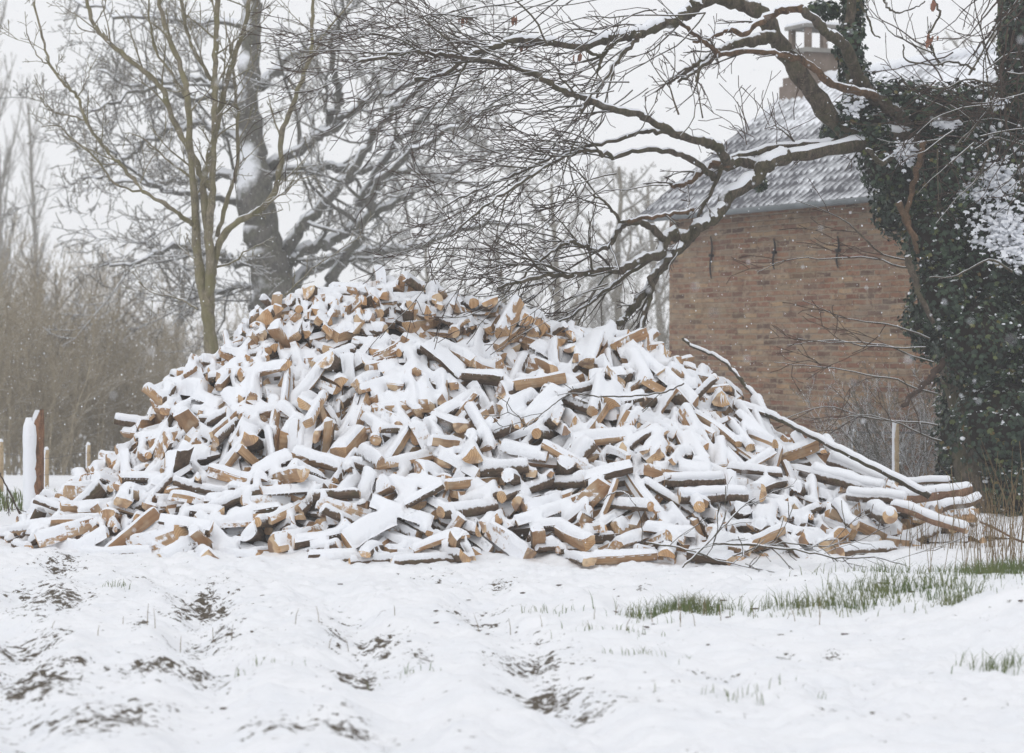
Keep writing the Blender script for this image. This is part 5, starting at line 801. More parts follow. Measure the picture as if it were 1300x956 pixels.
 (17,86,-1717,20389,1881,174,-833,468,240), (30,93,-1314,20259,1968,53,67,742,-665), (10,95,-1076,19202,1241,204,668,382,-605), (32,91,-450,20047,1830,702,291,-368,535),
 (20,100,-5,20538,1660,571,265,701,334), (7,106,-235,19352,1293,121,595,-313,-730), (16,104,-187,20139,1871,627,485,415,-446), (39,112,340,19748,1482,129,329,897,-267),
 (18,85,478,19845,1515,543,-576,450,412), (28,103,1256,20625,1334,359,203,766,493), (35,83,1091,20603,1379,674,300,437,-514), (7,98,2438,19566,598,380,285,865,162),
 (1,101,2078,20717,634,477,629,11,614), (33,94,2551,20483,411,69,-759,402,-508), (25,84,-3336,21279,125,692,687,-48,216), (21,106,-3260,21420,123,598,-501,165,-603),
 (1,110,-3262,21062,259,363,-134,-780,-492), (11,97,-2466,21693,278,137,-208,344,-905), (8,110,-1610,20168,1882,559,-579,401,437), (18,87,-2678,21599,320,700,-521,-456,-176),
 (29,112,-1370,20727,1665,578,601,187,519), (3,105,-934,21562,1173,644,580,205,-455), (5,94,-467,21020,1444,13,590,-744,-313), (38,102,-17,20783,1560,191,-169,594,-763),
 (29,104,98,21169,1412,489,863,61,112), (11,106,253,22440,225,383,526,265,-711), (4,86,668,21435,866,124,-570,-678,-447), (24,98,1190,21945,392,395,448,524,-607),
 (27,113,2157,20951,512,726,605,286,-158), (20,112,1972,21182,451,421,-539,655,321), (23,85,2168,21542,220,669,611,-303,294), (8,93,2014,21489,168,168,-716,-176,-654),
 (20,108,-2998,21584,55,416,-46,680,-602), (0,100,-2933,21530,258,823,-286,315,-376), (14,91,-2885,21737,55,703,459,543,13), (34,101,-1893,22073,394,897,-66,427,98),
 (33,86,-1252,21385,1327,338,187,673,630), (28,103,-1041,21412,1213,590,58,15,805), (16,112,-1144,22281,495,240,-725,530,369), (25,84,-508,22075,573,504,-593,-446,442),
 (19,105,27,22201,412,177,-34,394,-901), (35,99,142,22062,481,303,-581,732,186), (20,102,542,22758,40,437,690,-161,-554), (11,111,1209,22215,180,437,-695,553,-143),
 (13,93,1354,22112,152,100,-366,311,-871), (30,108,1924,21395,376,72,-942,-97,312), (15,84,1632,21667,229,418,-369,428,711), (34,99,-2793,21738,26,706,-403,-583,-16),
 (37,108,-2234,21503,521,359,65,719,591), (20,105,-1977,21912,456,388,-640,-658,-79), (26,112,-1684,21993,587,330,-543,-643,-428), (30,96,-814,21841,842,0,149,717,681),
 (37,112,-612,21881,781,761,611,104,-192), (5,97,-223,21884,806,863,-279,-193,-375), (7,82,-109,21967,659,193,-486,-778,-348), (34,114,344,21810,589,457,-450,767,-21),
 (36,84,364,21994,464,657,-89,-561,496), (7,102,838,22124,294,284,-519,653,472), (10,100,1095,22159,165,727,331,-298,522), (14,94,1834,21768,193,40,613,39,-788),
 (12,113,-1226,21778,821,299,-578,691,314), (4,97,271,22675,31,554,-340,610,453), (26,101,117,21831,643,169,95,911,364),
]

# ------------------------------------------------------------------ ground
def smooth(t): t = np.clip(t, 0, 1); return t*t*(3-2*t)
def vnoise(x, y, s, seed=0, oct=4):
    """cheap value noise on numpy arrays"""
    out = np.zeros_like(x, dtype=float); a = 1.; tot = 0
    rs = np.random.RandomState(seed); T = rs.rand(256, 256)
    for o in range(oct):
        X = x*s + 17.3*o; Y = y*s + 9.1*o
        xi = np.floor(X).astype(int); yi = np.floor(Y).astype(int)
        fx = X-xi; fy = Y-yi; fx = fx*fx*(3-2*fx); fy = fy*fy*(3-2*fy)
        g = lambda i, j: T[(yi+j) % 256, (xi+i) % 256]
        v = (g(0, 0)*(1-fx)+g(1, 0)*fx)*(1-fy) + (g(0, 1)*(1-fx)+g(1, 1)*fx)*fy
        out += a*v; tot += a; a *= .5; s *= 2.03
    return out/tot - .5
RUTS = [(-2.35, -3.25), (-1.42, -2.02), (-.62, -1.15), (.17, -.22), (1.0, .62)]   # x at y=11.3 and y=15.5
SOILS = [(75, 720, 30, 14, .9), (60, 760, 60, 22, 1), (40, 810, 60, 20, .9), (40, 858, 90, 24, 1.1), (180, 790, 16, 12, .8), (255, 762, 55, 30, 1.0), (265, 808, 50, 16, 1), (215, 850, 90, 16, 1), (430, 795, 25, 18, 1), (480, 812, 45, 18, 1), (440, 852, 60, 12, .9), (540, 835, 22, 12, .9),
         (600, 780, 50, 12, .8), (640, 740, 28, 8, .7), (680, 835, 60, 22, 1), (690, 870, 70, 16, 1), (560, 735, 30, 8, .7), (815, 745, 14, 5, .8), (1060, 830, 20, 6, .8), (1000, 830, 15, 5, .8), (900, 852, 40, 7, .7), (760, 890, 80, 16, .8), (120, 910, 120, 22, .9), (420, 920, 120, 18, .9), (1100, 905, 90, 12, .6)]
def ground_z(x, y):
    x = np.asarray(x, float); y = np.asarray(y, float)
    z = .05*vnoise(x, y, .5, 1) + .045*vnoise(x, y, 2.2, 2, 3)
    dip = smooth((y-23.5)/34)*(-1.35)*smooth((3.5-x)/6)
    z = z + dip
    k = 1 - smooth((y-15.2)/1.6)                       # ruts fade before the pile
    soil = np.zeros_like(z)
    t = (y-11.3)/4.2
    for i, (a, b) in enumerate(RUTS):
        xr = a + (b-a)*t + .06*np.sin(y*2.1+i*2)
        d = (x-xr)/.15
        dep = np.exp(-d*d)*(.6+1.4*(vnoise(x, y, 1.3, 30+i, 2)+.5))*(.35 if i == 4 else 1)
        ridge = np.exp(-((np.abs(d)-1.9)/.7)**2)
        z = z - k*.05*dep + k*.02*ridge
    z = z + (.085*vnoise(x, y, 5.5, 4, 4)+.055*vnoise(x, y, 13, 14, 3)*(.7+vnoise(x, y, .9, 15, 2)*2.2))*(.35+.65*(1-smooth((y-17.5)/2)))*smooth((30-y)/8)
    # drift against the foot of the heap
    z = z + .055*np.exp(-((y-17.75)/.45)**2)*smooth((4.4-np.abs(x))/.6)
    px = 650 + F*x/np.maximum(y, 1); py = 433 + F*CZ/np.maximum(y, 1)
    for (a, b, c, d, e) in SOILS: soil = np.maximum(soil, e*np.exp(-((px-a)/c)**2 - ((py-b)/d)**2)*(y > 5))
    z = z - .02*soil + .030*vnoise(x, y, 26, 16, 3)*(.25+1.2*soil)*(y < 22)
    # the little bank on the right edge and the low verge
    z = z + .24*np.exp(-(((x-2.95)/.55)**2 + ((y-13.3)/1.0)**2)) + .10*np.exp(-((y-15.3)/.7)**2)*smooth((x-1.0)/1.5)
    return z, soil
def near_grid(lo, a, b, hi, dn, grow):
    g = list(np.arange(a, b, dn)); s = dn; v = b
    while v < hi: g.append(v); s *= grow; v += s
    g.append(hi); s = dn; v = a - dn; L = []
    while v > lo: L.append(v); s *= grow; v -= s
    L.append(lo)
    return np.array(L[::-1] + g)
gx = near_grid(-400, -3.9, 4.3, 400, .022, 1.09); gy = near_grid(-40, 8.6, 19.0, 600, .022, 1.05)
GX, GY = np.meshgrid(gx, gy)
GZ, SOIL = ground_z(GX, GY)
me = bpy.data.meshes.new('snowy_ground')
nx, ny = len(gx), len(gy)
ii = (np.arange(ny-1)[:, None]*nx + np.arange(nx-1)[None, :]).reshape(-1)
Q = np.stack([ii, ii+1, ii+nx+1, ii+nx], -1)
b_ = MB(); b_.add(np.stack([GX, GY, GZ], -1).reshape(-1, 3), Q)
m, nt, b = new_mat('ground_snow')
g = nd(nt, 'ShaderNodeNewGeometry').outputs['Position']
at = nd(nt, 'ShaderNodeAttribute', attribute_name='rut').outputs['Fac']
mp = nd(nt, 'ShaderNodeMapping'); nt.links.new(g, mp.inputs[0]); mp.inputs['Scale'].default_value = (.8, 1.0, .3)
n1 = noisen(nt, mp.outputs[0], 22, 6, .7, 0); n2 = noisen(nt, g, 75, 4, .7)
thr = mathn(nt, 'ADD', mathn(nt, 'MULTIPLY', at, .20), mathn(nt, 'ADD', mathn(nt, 'ADD', n1, mathn(nt, 'MULTIPLY', mathn(nt, 'SUBTRACT', noisen(nt, g, 3.4, 3, .6), .5), .35)), mathn(nt, 'MULTIPLY', n2, .16)))
sf = mapr(nt, thr, .755, .775)
soilc = mixc(nt, mapr(nt, n2, .35, .65), (.05, .04, .03), (.155, .13, .10))
n3 = noisen(nt, g, 2.3, 3, .6)
nt.links.new(mixc(nt, sf, mixc(nt, mapr(nt, n3, .4, .7), (.87, .882, .912), (.82, .84, .88)), soilc), b.inputs['Base Color'])
b.inputs['Roughness'].default_value = .8; b.inputs['Specular IOR Level'].default_value = .15
h = mathn(nt, 'SUBTRACT', mathn(nt, 'ADD', mathn(nt, 'MULTIPLY', noisen(nt, g, 26, 5, .65), 1.3), mathn(nt, 'MULTIPLY', n2, .6)), mathn(nt, 'MULTIPLY', sf, .8))
bumpn(nt, b, h, .45, .018)
M['ground'] = m
go = b_.build('snowy_ground', m)
att = go.data.attributes.new('rut', 'FLOAT', 'POINT'); att.data.foreach_set('value', SOIL.reshape(-1).astype(np.float32))
tag(go, 'white snow on rutted ground with dark soil showing in the wheel tracks', kind='structure')
def gz(x, y): return float(ground_z(np.array([x]), np.array([y]))[0][0])

# ------------------------------------------------------------------ the heap of split logs
VAR = []
for k in range(NV):
    kind, L, V, a, bb, e = log_variant(k)
    VAR.append((kind, L, np.array(V), a, bb, e))
def submesh(name, V, faces, mat, smooth_=False):
    used = sorted({i for f in faces for i in f}); mp_ = {v: i for i, v in enumerate(used)}
    me = bpy.data.meshes.new(name)
    me.from_pydata([tuple(V[i]) for i in used], [], [tuple(mp_[i] for i in f) for f in faces])
    me.materials.append(mat)
    for p in me.polygons: p.use_smooth = smooth_
    me.update(); return me
VM = []
for k, (kind, L, V, a, bb, e) in enumerate(VAR):
    VM.append((submesh('split_wood', V, a, M['wood']) if a else None,
               submesh('bark', V, bb, M['bark'], True) if bb else None,
               submesh('cut_end', V, e[:1], M['end']), submesh('cut_end', V, e[1:], M['end'])))
LOGS = []
for k, s, x, y, z, qw, qx, qy, qz in LOG_ROWS:
    px_, py_ = 650 + x/y*F, 433 + (CZ*1000-z)/y*F
    if px_ < 330 and py_ < interp(crest, px_) - 4: continue         # keeps the left slope as low as it is
    q = Quaternion((qw, qx, qy, qz)); q.normalize()
    LOGS.append((k, s/100*1.14, Vector((x/1000, y/1000, z/1000)), q))
NS = len(LOGS)                                     # logs that lie loose on top
# a bed of logs under them, half sunk into the heap
rnd = random.Random(77)
while len(LOGS) < NS + 1700:
    x = rnd.uniform(-4.3, 4.1); y = rnd.uniform(17.0, 21.3)
    z = mound(x, y)
    if z < .10: continue
    gxs = (mound(x+.08, y)-mound(x-.08, y))/.16; gys = (mound(x, y+.08)-mound(x, y-.08))/.16
    nrm = Vector((-gxs*.7, -gys*.7, 1)).normalized()
    hd = Vector((rnd.gauss(0, 1), rnd.gauss(0, 1), rnd.gauss(0, .35))); hd = (hd - hd.dot(nrm)*nrm*.7).normalized()
    q = hd.to_track_quat('Z', 'Y') @ Quaternion((0, 0, 1), rnd.uniform(0, 6.28))
    LOGS.append((rnd.randrange(NV), rnd.uniform(1.0, 1.3), Vector((x, y, z - rnd.uniform(-.07, .04))), q))
# the jumble that makes the summit and the left shoulder
for px_, dz_, n_ in [(q_, z_, 3) for q_ in range(325, 560, 13) for z_ in (.05, .13)] + [(q_, .10, 2) for q_ in range(120, 325, 13)] + [(q_, .09, 2) for q_ in range(560, 860, 16)]:
    for j_ in range(n_):
        X_ = (px_-650+rnd.uniform(-9, 9))/151.2; Y_ = yc(X_)+rnd.uniform(-.22, .1)
        z = top(X_, Y_)-dz_+rnd.uniform(-.03, .02)
        if z < .25: continue
        hd = Vector((rnd.gauss(0, 1), rnd.gauss(0, 1), rnd.gauss(0, .55))).normalized()
        LOGS.append((rnd.randrange(NV), rnd.uniform(1.0, 1.25), Vector((X_, Y_, z)), hd.to_track_quat('Z', 'Y') @ Quaternion((0, 0, 1), rnd.uniform(0, 6.28))))
WV = []
def thin(k): return .98
for k, s, l, q in LOGS:
    Mx = np.array(q.to_matrix()); WV.append((VAR[k][2]*np.array([s*thin(k), s*thin(k), s])) @ Mx.T + np.array(l))
allV = np.concatenate(WV); tri = []; own = []
off = 0
for i, (k, s, l, q) in enumerate(LOGS):
    for f in VAR[k][3] + VAR[k][4] + VAR[k][5]:
        for j in range(1, len(f)-1):
            tri.append((off+f[0], off+f[j], off+f[j+1])); own.append(i)
    off += len(WV[i])
BV = BVHTree.FromPolygons([tuple(v) for v in allV], tri)
# who shows from the road: rays through the heap's part of the view
seen = {}
for py in range(330, 735, 3):
    for px in range(0, 1300, 3):
        d = P(px, py, 1.0) - Vector((0, 0, CZ))
        h = BV.ray_cast(Vector((0, 0, CZ)), d, 60)
        if h[0] is not None: seen[own[h[2]]] = seen.get(own[h[2]], 0) + 1
order = sorted(seen, key=lambda i: -seen[i])
TOP = order[:300]; TOPSET = set(TOP)
print('logs', len(LOGS), 'seen', len(seen), 'smallest of 300', seen[TOP[-1]])
# height field of the heap from above
res = .0092
X0, X1, Y0, Y1 = -5.0, 4.7, 16.6, 21.9
hx = np.arange(X0, X1, res); hy = np.arange(Y0, Y1, res)
nxh, nyh = len(hx), len(hy)
H = np.full((nyh, nxh), -9.); O = np.full((nyh, nxh), -1, int)
dn = Vector((0, 0, -1))
for j, y in enumerate(hy):
    for i, x in enumerate(hx):
        h = BV.ray_cast(Vector((x, y, 4)), dn, 4.2)
        if h[0] is not None: H[j, i] = h[0].z; O[j, i] = own[h[2]]
HXm, HYm = np.meshgrid(hx, hy)
GH, _ = ground_z(HXm, HYm)
bad = H < GH - .01
O[bad] = -1; H[bad] = -9
valid = O >= 0
def shift(A, dj, di, fill):
    B = np.full_like(A, fill)
    sj = slice(max(0, dj), A.shape[0]+min(0, dj)); si = slice(max(0, di), A.shape[1]+min(0, di))
    tj = slice(max(0, -dj), A.shape[0]+min(0, -dj)); ti = slice(max(0, -di), A.shape[1]+min(0, -di))
    B[sj, si] = A[tj, ti]; return B
def box(A, r):
    c = np.cumsum(np.pad(A, ((r+1, r), (0, 0)), mode='edge'), 0); A = (c[2*r+1:] - c[:-2*r-1])/(2*r+1)
    c = np.cumsum(np.pad(A, ((0, 0), (r+1, r)), mode='edge'), 1); return (c[:, 2*r+1:] - c[:, :-2*r-1])/(2*r+1)
Hf = np.where(valid, H, GH)
pit = box(Hf, 10) - Hf
cover = 1 - smooth((pit - .065)/.05)                 # deep narrow gaps stay bare
nz = vnoise(HXm, HYm, 5, 11, 3)
T0 = (.026 + .028*nz)*cover
S = np.where(valid, H + T0, -9)
STEP = .055
for it in range(9):                                 # creep of the snow: fillets creases, rounds edges
    acc = S.copy(); cnt = np.ones_like(S)
    for dj, di in ((0, 1), (0, -1), (1, 0), (-1, 0)):
        N_ = shift(S, dj, di, -9.); ok = np.abs(N_-S) < STEP
        acc += np.where(ok, N_, 0); cnt += ok
    S = np.where(valid, np.maximum(acc/cnt, H+.003), -9)
use = valid & (cover > .35)
def quad_ok(S):
    a, b2, c, d = S[:-1, :-1], S[:-1, 1:], S[1:, 1:], S[1:, :-1]
    mx = np.maximum(np.maximum(a, b2), np.maximum(c, d)); mn = np.minimum(np.minimum(a, b2), np.minimum(c, d))
    u = use[:-1, :-1] & use[:-1, 1:] & use[1:, 1:] & use[1:, :-1]
    return u & (mx-mn < .028)
QO = quad_ok(S)
# drop isolated specks
for it in range(2):
    nb = sum(shift(QO.astype(int), a, b2, 0) for a, b2 in ((0, 1), (0, -1), (1, 0), (-1, 0)))
    QO = QO & (nb >= 2)
full = np.zeros_like(S); qi = QO.astype(float)
full[:-1, :-1] += qi; full[:-1, 1:] += qi; full[1:, 1:] += qi; full[1:, :-1] += qi
edge = (full > 0) & (full < 4)
D = np.where(full == 4, 9., np.where(edge, 0., 0.))
for it in range(5):
    for dj, di in ((0, 1), (0, -1), (1, 0), (-1, 0)): D = np.minimum(D, shift(D, dj, di, 9.)+1)
S = np.where(valid, S + .007*vnoise(HXm, HYm, 38, 21, 2), -9)
prof = np.sqrt(np.clip(1-(1-np.clip(D/4.0, 0, 1))**2, 0, 1))*.85+.15
S = np.where(valid, H + (S-H)*prof, -9)
PX = HXm.copy(); PY = HYm.copy()
for it in range(3):
    ax_, ay_, ac = PX*0, PY*0, PX*0
    for dj, di in ((0, 1), (0, -1), (1, 0), (-1, 0)):
        k_ = shift((full > 0).astype(float), dj, di, 0.)
        ax_ += shift(PX, dj, di, 0.)*k_; ay_ += shift(PY, dj, di, 0.)*k_; ac += k_
    w = edge & (ac > 0)
    PX = np.where(w, .45*PX+.55*ax_/np.maximum(ac, 1), PX); PY = np.where(w, .45*PY+.55*ay_/np.maximum(ac, 1), PY)
vid = np.arange(S.size).reshape(S.shape)
jj, ix = np.nonzero(QO)
Qd = np.stack([vid[jj, ix], vid[jj, ix+1], vid[jj+1, ix+1], vid[jj+1, ix]], -1)
QOwn = O[jj, ix]
Vall = np.stack([PX, PY, S], -1).reshape(-1, 3)
Vlow = Vall.copy(); Vlow[:, 2] = (np.where(valid, np.minimum(H-.012, S-.014), -9)).reshape(-1)
# skirt on open edges
def eopen(dj, di):
    nb = shift(QO, -dj, -di, False)
    return QO & ~nb
sk, sko = [], []
for (dj, di, c0, c1) in ((0, 1, (0, 1), (1, 1)), (0, -1, (1, 0), (0, 0)), (1, 0, (1, 1), (1, 0)), (-1, 0, (0, 0), (0, 1))):
    j_, i_ = np.nonzero(eopen(dj, di))
    A = vid[j_+c0[0], i_+c0[1]]; B = vid[j_+c1[0], i_+c1[1]]
    sk.append(np.stack([B, A, A+S.size, B+S.size], -1)); sko.append(O[j_, i_])
SQ = np.concatenate(sk); SOwn = np.concatenate(sko)
VV = np.concatenate([Vall, Vlow])
AQ = np.concatenate([Qd, SQ]); AO = np.concatenate([QOwn, SOwn])
# shared smooth normals so that neighbouring patches meet without a seam
fn = np.cross(VV[AQ[:, 2]]-VV[AQ[:, 0]], VV[AQ[:, 3]]-VV[AQ[:, 1]])
VN = np.zeros_like(VV)
for c in range(4): np.add.at(VN, AQ[:, c], fn)
VN /= (np.linalg.norm(VN, axis=1)[:, None]+1e-12)
srt = np.argsort(AO, kind='stable'); AQ = AQ[srt]; AO = AO[srt]
bounds = {int(o): (int(np.searchsorted(AO, o, 'left')), int(np.searchsorted(AO, o, 'right'))) for o in np.unique(AO)}
def snow_mesh(quads, loc):
    u, inv = np.unique(quads.reshape(-1), return_inverse=True)
    mb = MB(); mb.add(VV[u]-np.array(loc), inv.reshape(-1, 4)); me = mb.mesh('snow_cap', M['snow'])
    if len(me.vertices) == len(u): me.normals_split_custom_set_from_vertices([tuple(v) for v in VN[u]])
    return me
# ---- labels: each of the 300 logs gets its own place by landmarks
COLS = [(0, 75, 'toe by the tall post'), (75, 150, 'outer left toe'), (150, 230, 'left shoulder'), (230, 310, 'part below the slim tree'),
        (310, 390, 'part below the oak'), (390, 470, 'slope left of the summit'), (470, 550, 'summit column'), (550, 640, 'slope right of the summit'),
        (640, 730, 'slope below the drooping twigs'), (730, 820, 'part below the snowy limb'), (820, 900, 'part below the house corner'), (900, 980, 'part below the wall anchors'),
        (980, 1070, 'flank under the long pole'), (1070, 1301, 'toe beside the ivy')]
ROWS = [(0, .16, 'along the crest'), (.16, .36, 'high up'), (.36, .58, 'halfway up'), (.58, .8, 'low down'), (.8, 9, 'at the snowy foot')]
ORD = ['leftmost', 'second from left', 'third from left', 'fourth from left', 'fifth from left', 'sixth from left', 'seventh from left', 'eighth from left', 'ninth from left', 'tenth from left', 'eleventh from left', 'twelfth from left']
CREST = crest
def cell(l):
    px = 650 + l.x/l.y*F; py = 433 + (CZ-l.z)/l.y*F
    ct = interp(CREST, px); bt = interp(base, px); t = (py-ct)/max(20, bt-ct)
    c = next((i for i, (a, b2, n) in enumerate(COLS) if a <= px < b2), 0 if px < 0 else len(COLS)-1)
    r = next((i for i, (a, b2, n) in enumerate(ROWS) if t < b2), len(ROWS)-1)
    return c, r, px
cells = {}
for i in TOP:
    c, r, px = cell(LOGS[i][2]); cells.setdefault((c, r), []).append((px, i))
LAB = {}
KW = {'wedge': 'wedge-split log', 'half': 'half-round log', 'round': 'round barked log', 'slab': 'slim split stick'}
for (c, r), lst in cells.items():
    lst.sort()
    cnt = {}
    for _, i in lst: cnt.setdefault(VAR[LOGS[i][0]][0], []).append(i)
    for kd, ids in cnt.items():
        for n_, i in enumerate(ids):
            o_ = ORD[n_] if len(ids) > 1 else 'only'
            LAB[i] = f"{o_} {KW[kd]} {ROWS[r][2]}, {COLS[c][2]}"
for i in TOP:
    k, s, l, q = LOGS[i]
    t = thing('split_log', LAB[i], 'log', l, 'snow-covered split logs in the heap')
    for me in VM[k]:
        if me is None: continue
        o = bpy.data.objects.new(me.name.split('.')[0], me); link(o, t)
        o.rotation_mode = 'QUATERNION'; o.rotation_quaternion = q; o.scale = (s*thin(k), s*thin(k), s)
    if i in bounds and bounds[i][1]-bounds[i][0] > 14:
        a, b2 = bounds[i]
        o = bpy.data.objects.new('snow_cap', snow_mesh(AQ[a:b2], l)); link(o, t)
# everything else of the heap in one object
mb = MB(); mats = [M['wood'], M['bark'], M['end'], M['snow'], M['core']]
for i, (k, s, l, q) in enumerate(LOGS):
    if i in TOPSET: continue
    if i >= NS and i not in seen and False: continue
    o0 = mb.n
    for gi, fs in enumerate((VAR[k][3], VAR[k][4], VAR[k][5])):
        if gi == 0: mb.add(WV[i], fs, 0) if fs else mb.add(WV[i], [], 0)
        else:
            by = {}
            for f in fs: by.setdefault(len(f), []).append(f)
            for kk, ff in by.items(): mb.Fq.append((np.array(ff, dtype=np.int64)+o0, gi))
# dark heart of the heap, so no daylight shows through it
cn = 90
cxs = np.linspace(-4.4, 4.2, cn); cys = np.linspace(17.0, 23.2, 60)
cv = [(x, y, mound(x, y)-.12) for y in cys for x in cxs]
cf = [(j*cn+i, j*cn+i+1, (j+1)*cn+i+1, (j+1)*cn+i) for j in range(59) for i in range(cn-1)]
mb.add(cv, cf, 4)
rest = np.isin(AO, np.array(sorted(TOPSET)), invert=True)
u, inv = np.unique(AQ[rest].reshape(-1), return_inverse=True)
mb.add(VV[u], inv.reshape(-1, 4), 3)
me = mb.mesh('firewood_heap', mats, True)
fl = np.zeros(len(me.polygons), dtype=bool); mi = np.zeros(len(me.polygons), dtype=np.int32)
me.polygons.foreach_get('material_index', mi); me.polygons.foreach_set('use_smooth', (mi == 3) | (mi == 1) | (mi == 4))
ho = bpy.data.objects.new('firewood_heap', me); link(ho)
tag(ho, 'smaller and half-buried snowy split logs filling the gaps of the heap', kind='stuff')

# ------------------------------------------------------------------ the brick house
U = Vector((.447, -.894, 0)).normalized(); Vv = Vector((.894, .447, 0)).normalized(); Z = Vector((0, 0, 1))
HA = Vector((2.11, 32.42, 0)); HLEN = 8.2; EZ = 3.31; HW = 2.33; RZ = 5.20
def hp(s, t, z): return HA + U*s + Vv*t + Z*z
m, nt, b = new_mat('old_brick')
g = nd(nt, 'ShaderNodeNewGeometry').outputs['Position']
def dotn(v):
    n = nd(nt, 'ShaderNodeVectorMath', operation='DOT_PRODUCT'); nt.links.new(g, n.inputs[0]); n.inputs[1].default_value = v; return n.outputs['Value']
cx_ = nd(nt, 'ShaderNodeCombineXYZ'); nt.links.new(mathn(nt, 'ADD', dotn(U), dotn(Vv)), cx_.inputs[0]); nt.links.new(dotn(Z), cx_.inputs[1])
dis = nd(nt, 'ShaderNodeTexNoise'); dis.inputs['Scale'].default_value = 6; dis.inputs['Detail'].default_value = 3; nt.links.new(g, dis.inputs['Vector'])
vm = nd(nt, 'ShaderNodeVectorMath', operation='MULTIPLY_ADD'); nt.links.new(dis.outputs['Color'], vm.inputs[0]); vm.inputs[1].default_value = (.07, .03, 0); nt.links.new(cx_.outputs[0], vm.inputs[2])
br = nd(nt, 'ShaderNodeTexBrick'); nt.links.new(vm.outputs[0], br.inputs['Vector'])
for k_, v_ in (('Scale', 1), ('Mortar Size', .012), ('Mortar Smooth', .5), ('Bias', 0), ('Brick Width', .30), ('Row Height', .068)): br.inputs[k_].default_value = v_
br.inputs['Color1'].default_value = (0, 0, 0, 1); br.inputs['Color2'].default_value = (1, 1, 1, 1); br.inputs['Mortar'].default_value = (.5, .5, .5, 1)
bcol = rampn(nt, br.outputs['Color'], [(.0, (.085, .045, .036)), (.25, (.24, .10, .065)), (.5, (.34, .18, .11)), (.75, (.30, .22, .16)), (1, (.48, .33, .20))])
gb = nd(nt, 'ShaderNodeVectorMath', operation='MULTIPLY'); nt.links.new(cx_.outputs[0], gb.inputs[0]); gb.inputs[1].default_value = (.55, 1, 1); g = gb.outputs[0]
pt = noisen(nt, g, 1.4, 6, .75, .4)
pt2 = noisen(nt, g, 5, 4, .7)
n9 = noisen(nt, g, 24, 4, .7)
mort = mixc(nt, n9, (.27, .225, .175), (.43, .37, .30))
full_ = mixc(nt, br.outputs['Fac'], bcol, mort)
wash = mixc(nt, mapr(nt, pt2, .38, .66, .1, .7), full_, mixc(nt, n9, (.33, .27, .21), (.42, .35, .27)))
c3 = mixc(nt, mapr(nt, pt, .35, .62, .2, .9), full_, wash)
c3 = mixc(nt, mapr(nt, noisen(nt, g, 2.2, 6, .8), .5, .66, 0, .45), c3, (.30, .27, .235))
c3 = mixc(nt, mapr(nt, noisen(nt, g, 3.2, 5, .75), .5, .62, 0, .4), c3, (.17, .07, .045))
c3 = mixc(nt, mapr(nt, noisen(nt, g, 8.5, 5, .8), .53, .60, 0, .6), c3, (.46, .38, .29))
c3 = mixc(nt, mapr(nt, noisen(nt, g, 11, 5, .8), .54, .60, 0, .55), c3, (.12, .07, .055))
c3 = mixc(nt, mapr(nt, noisen(nt, g, .9, 4, .6), .55, .72, 0, .4), c3, (.25, .20, .10))
nt.links.new(c3, b.inputs['Base Color']); b.inputs['Roughness'].default_value = .95
c3 = mixc(nt, 1.0, c3, (.80, .765, .715), 'MULTIPLY'); nt.links.new(c3, b.inputs['Base Color'])
bumpn(nt, b, mathn(nt, 'ADD', mathn(nt, 'MULTIPLY', br.outputs['Fac'], -1), mathn(nt, 'MULTIPLY', n9, .8)), .8, .02)
M['brick'] = m
m, nt, b = new_mat('snowy_pantiles')
g = nd(nt, 'ShaderNodeNewGeometry').outputs['Position']
at = nd(nt, 'ShaderNodeAttribute', attribute_name='pan').outputs['Fac']
sn = mathn(nt, 'ADD', at, mathn(nt, 'ADD', mathn(nt, 'MULTIPLY', mathn(nt, 'SUBTRACT', noisen(nt, g, 9, 4, .7), .5), .9), mathn(nt, 'MULTIPLY', mathn(nt, 'SUBTRACT', noisen(nt, g, 1.1, 3, .5), .5), .9)))
fc = mapr(nt, sn, .40, .95)
nt.links.new(mixc(nt, fc, mixc(nt, noisen(nt, g, 12), (.055, .058, .068), (.13, .13, .145)), SNOW), b.inputs['Base Color']); b.inputs['Roughness'].default_value = .7
M['tile'] = m
house = thing('brick_house', 'old low brick house with snow-dusted tiled roof behind the log heap', 'house', hp(0, 0, 0))
hl = np.array(hp(0, 0, 0))
def hb(mb_, name, mat, parent=None, sm=False):
    mb_.V = [v-hl for v in mb_.V]
    return mb_.build(name, mat, parent or house, sm)
mb = MB()
S_ = [(0, 0, -.6), (0, 0, EZ+.02), (0, HW, RZ-.12), (0, 2*HW, EZ+.02), (0, 2*HW, -.6)]
Vw = [hp(*p) for p in S_] + [hp(HLEN, p[1], p[2]) for p in S_]
mb.add(Vw, [(0, 4, 3, 2, 1), (5, 6, 7, 8, 9), (0, 1, 6, 5), (4, 9, 8, 3)])
wall_o = hb(mb, 'wall', M['brick'])
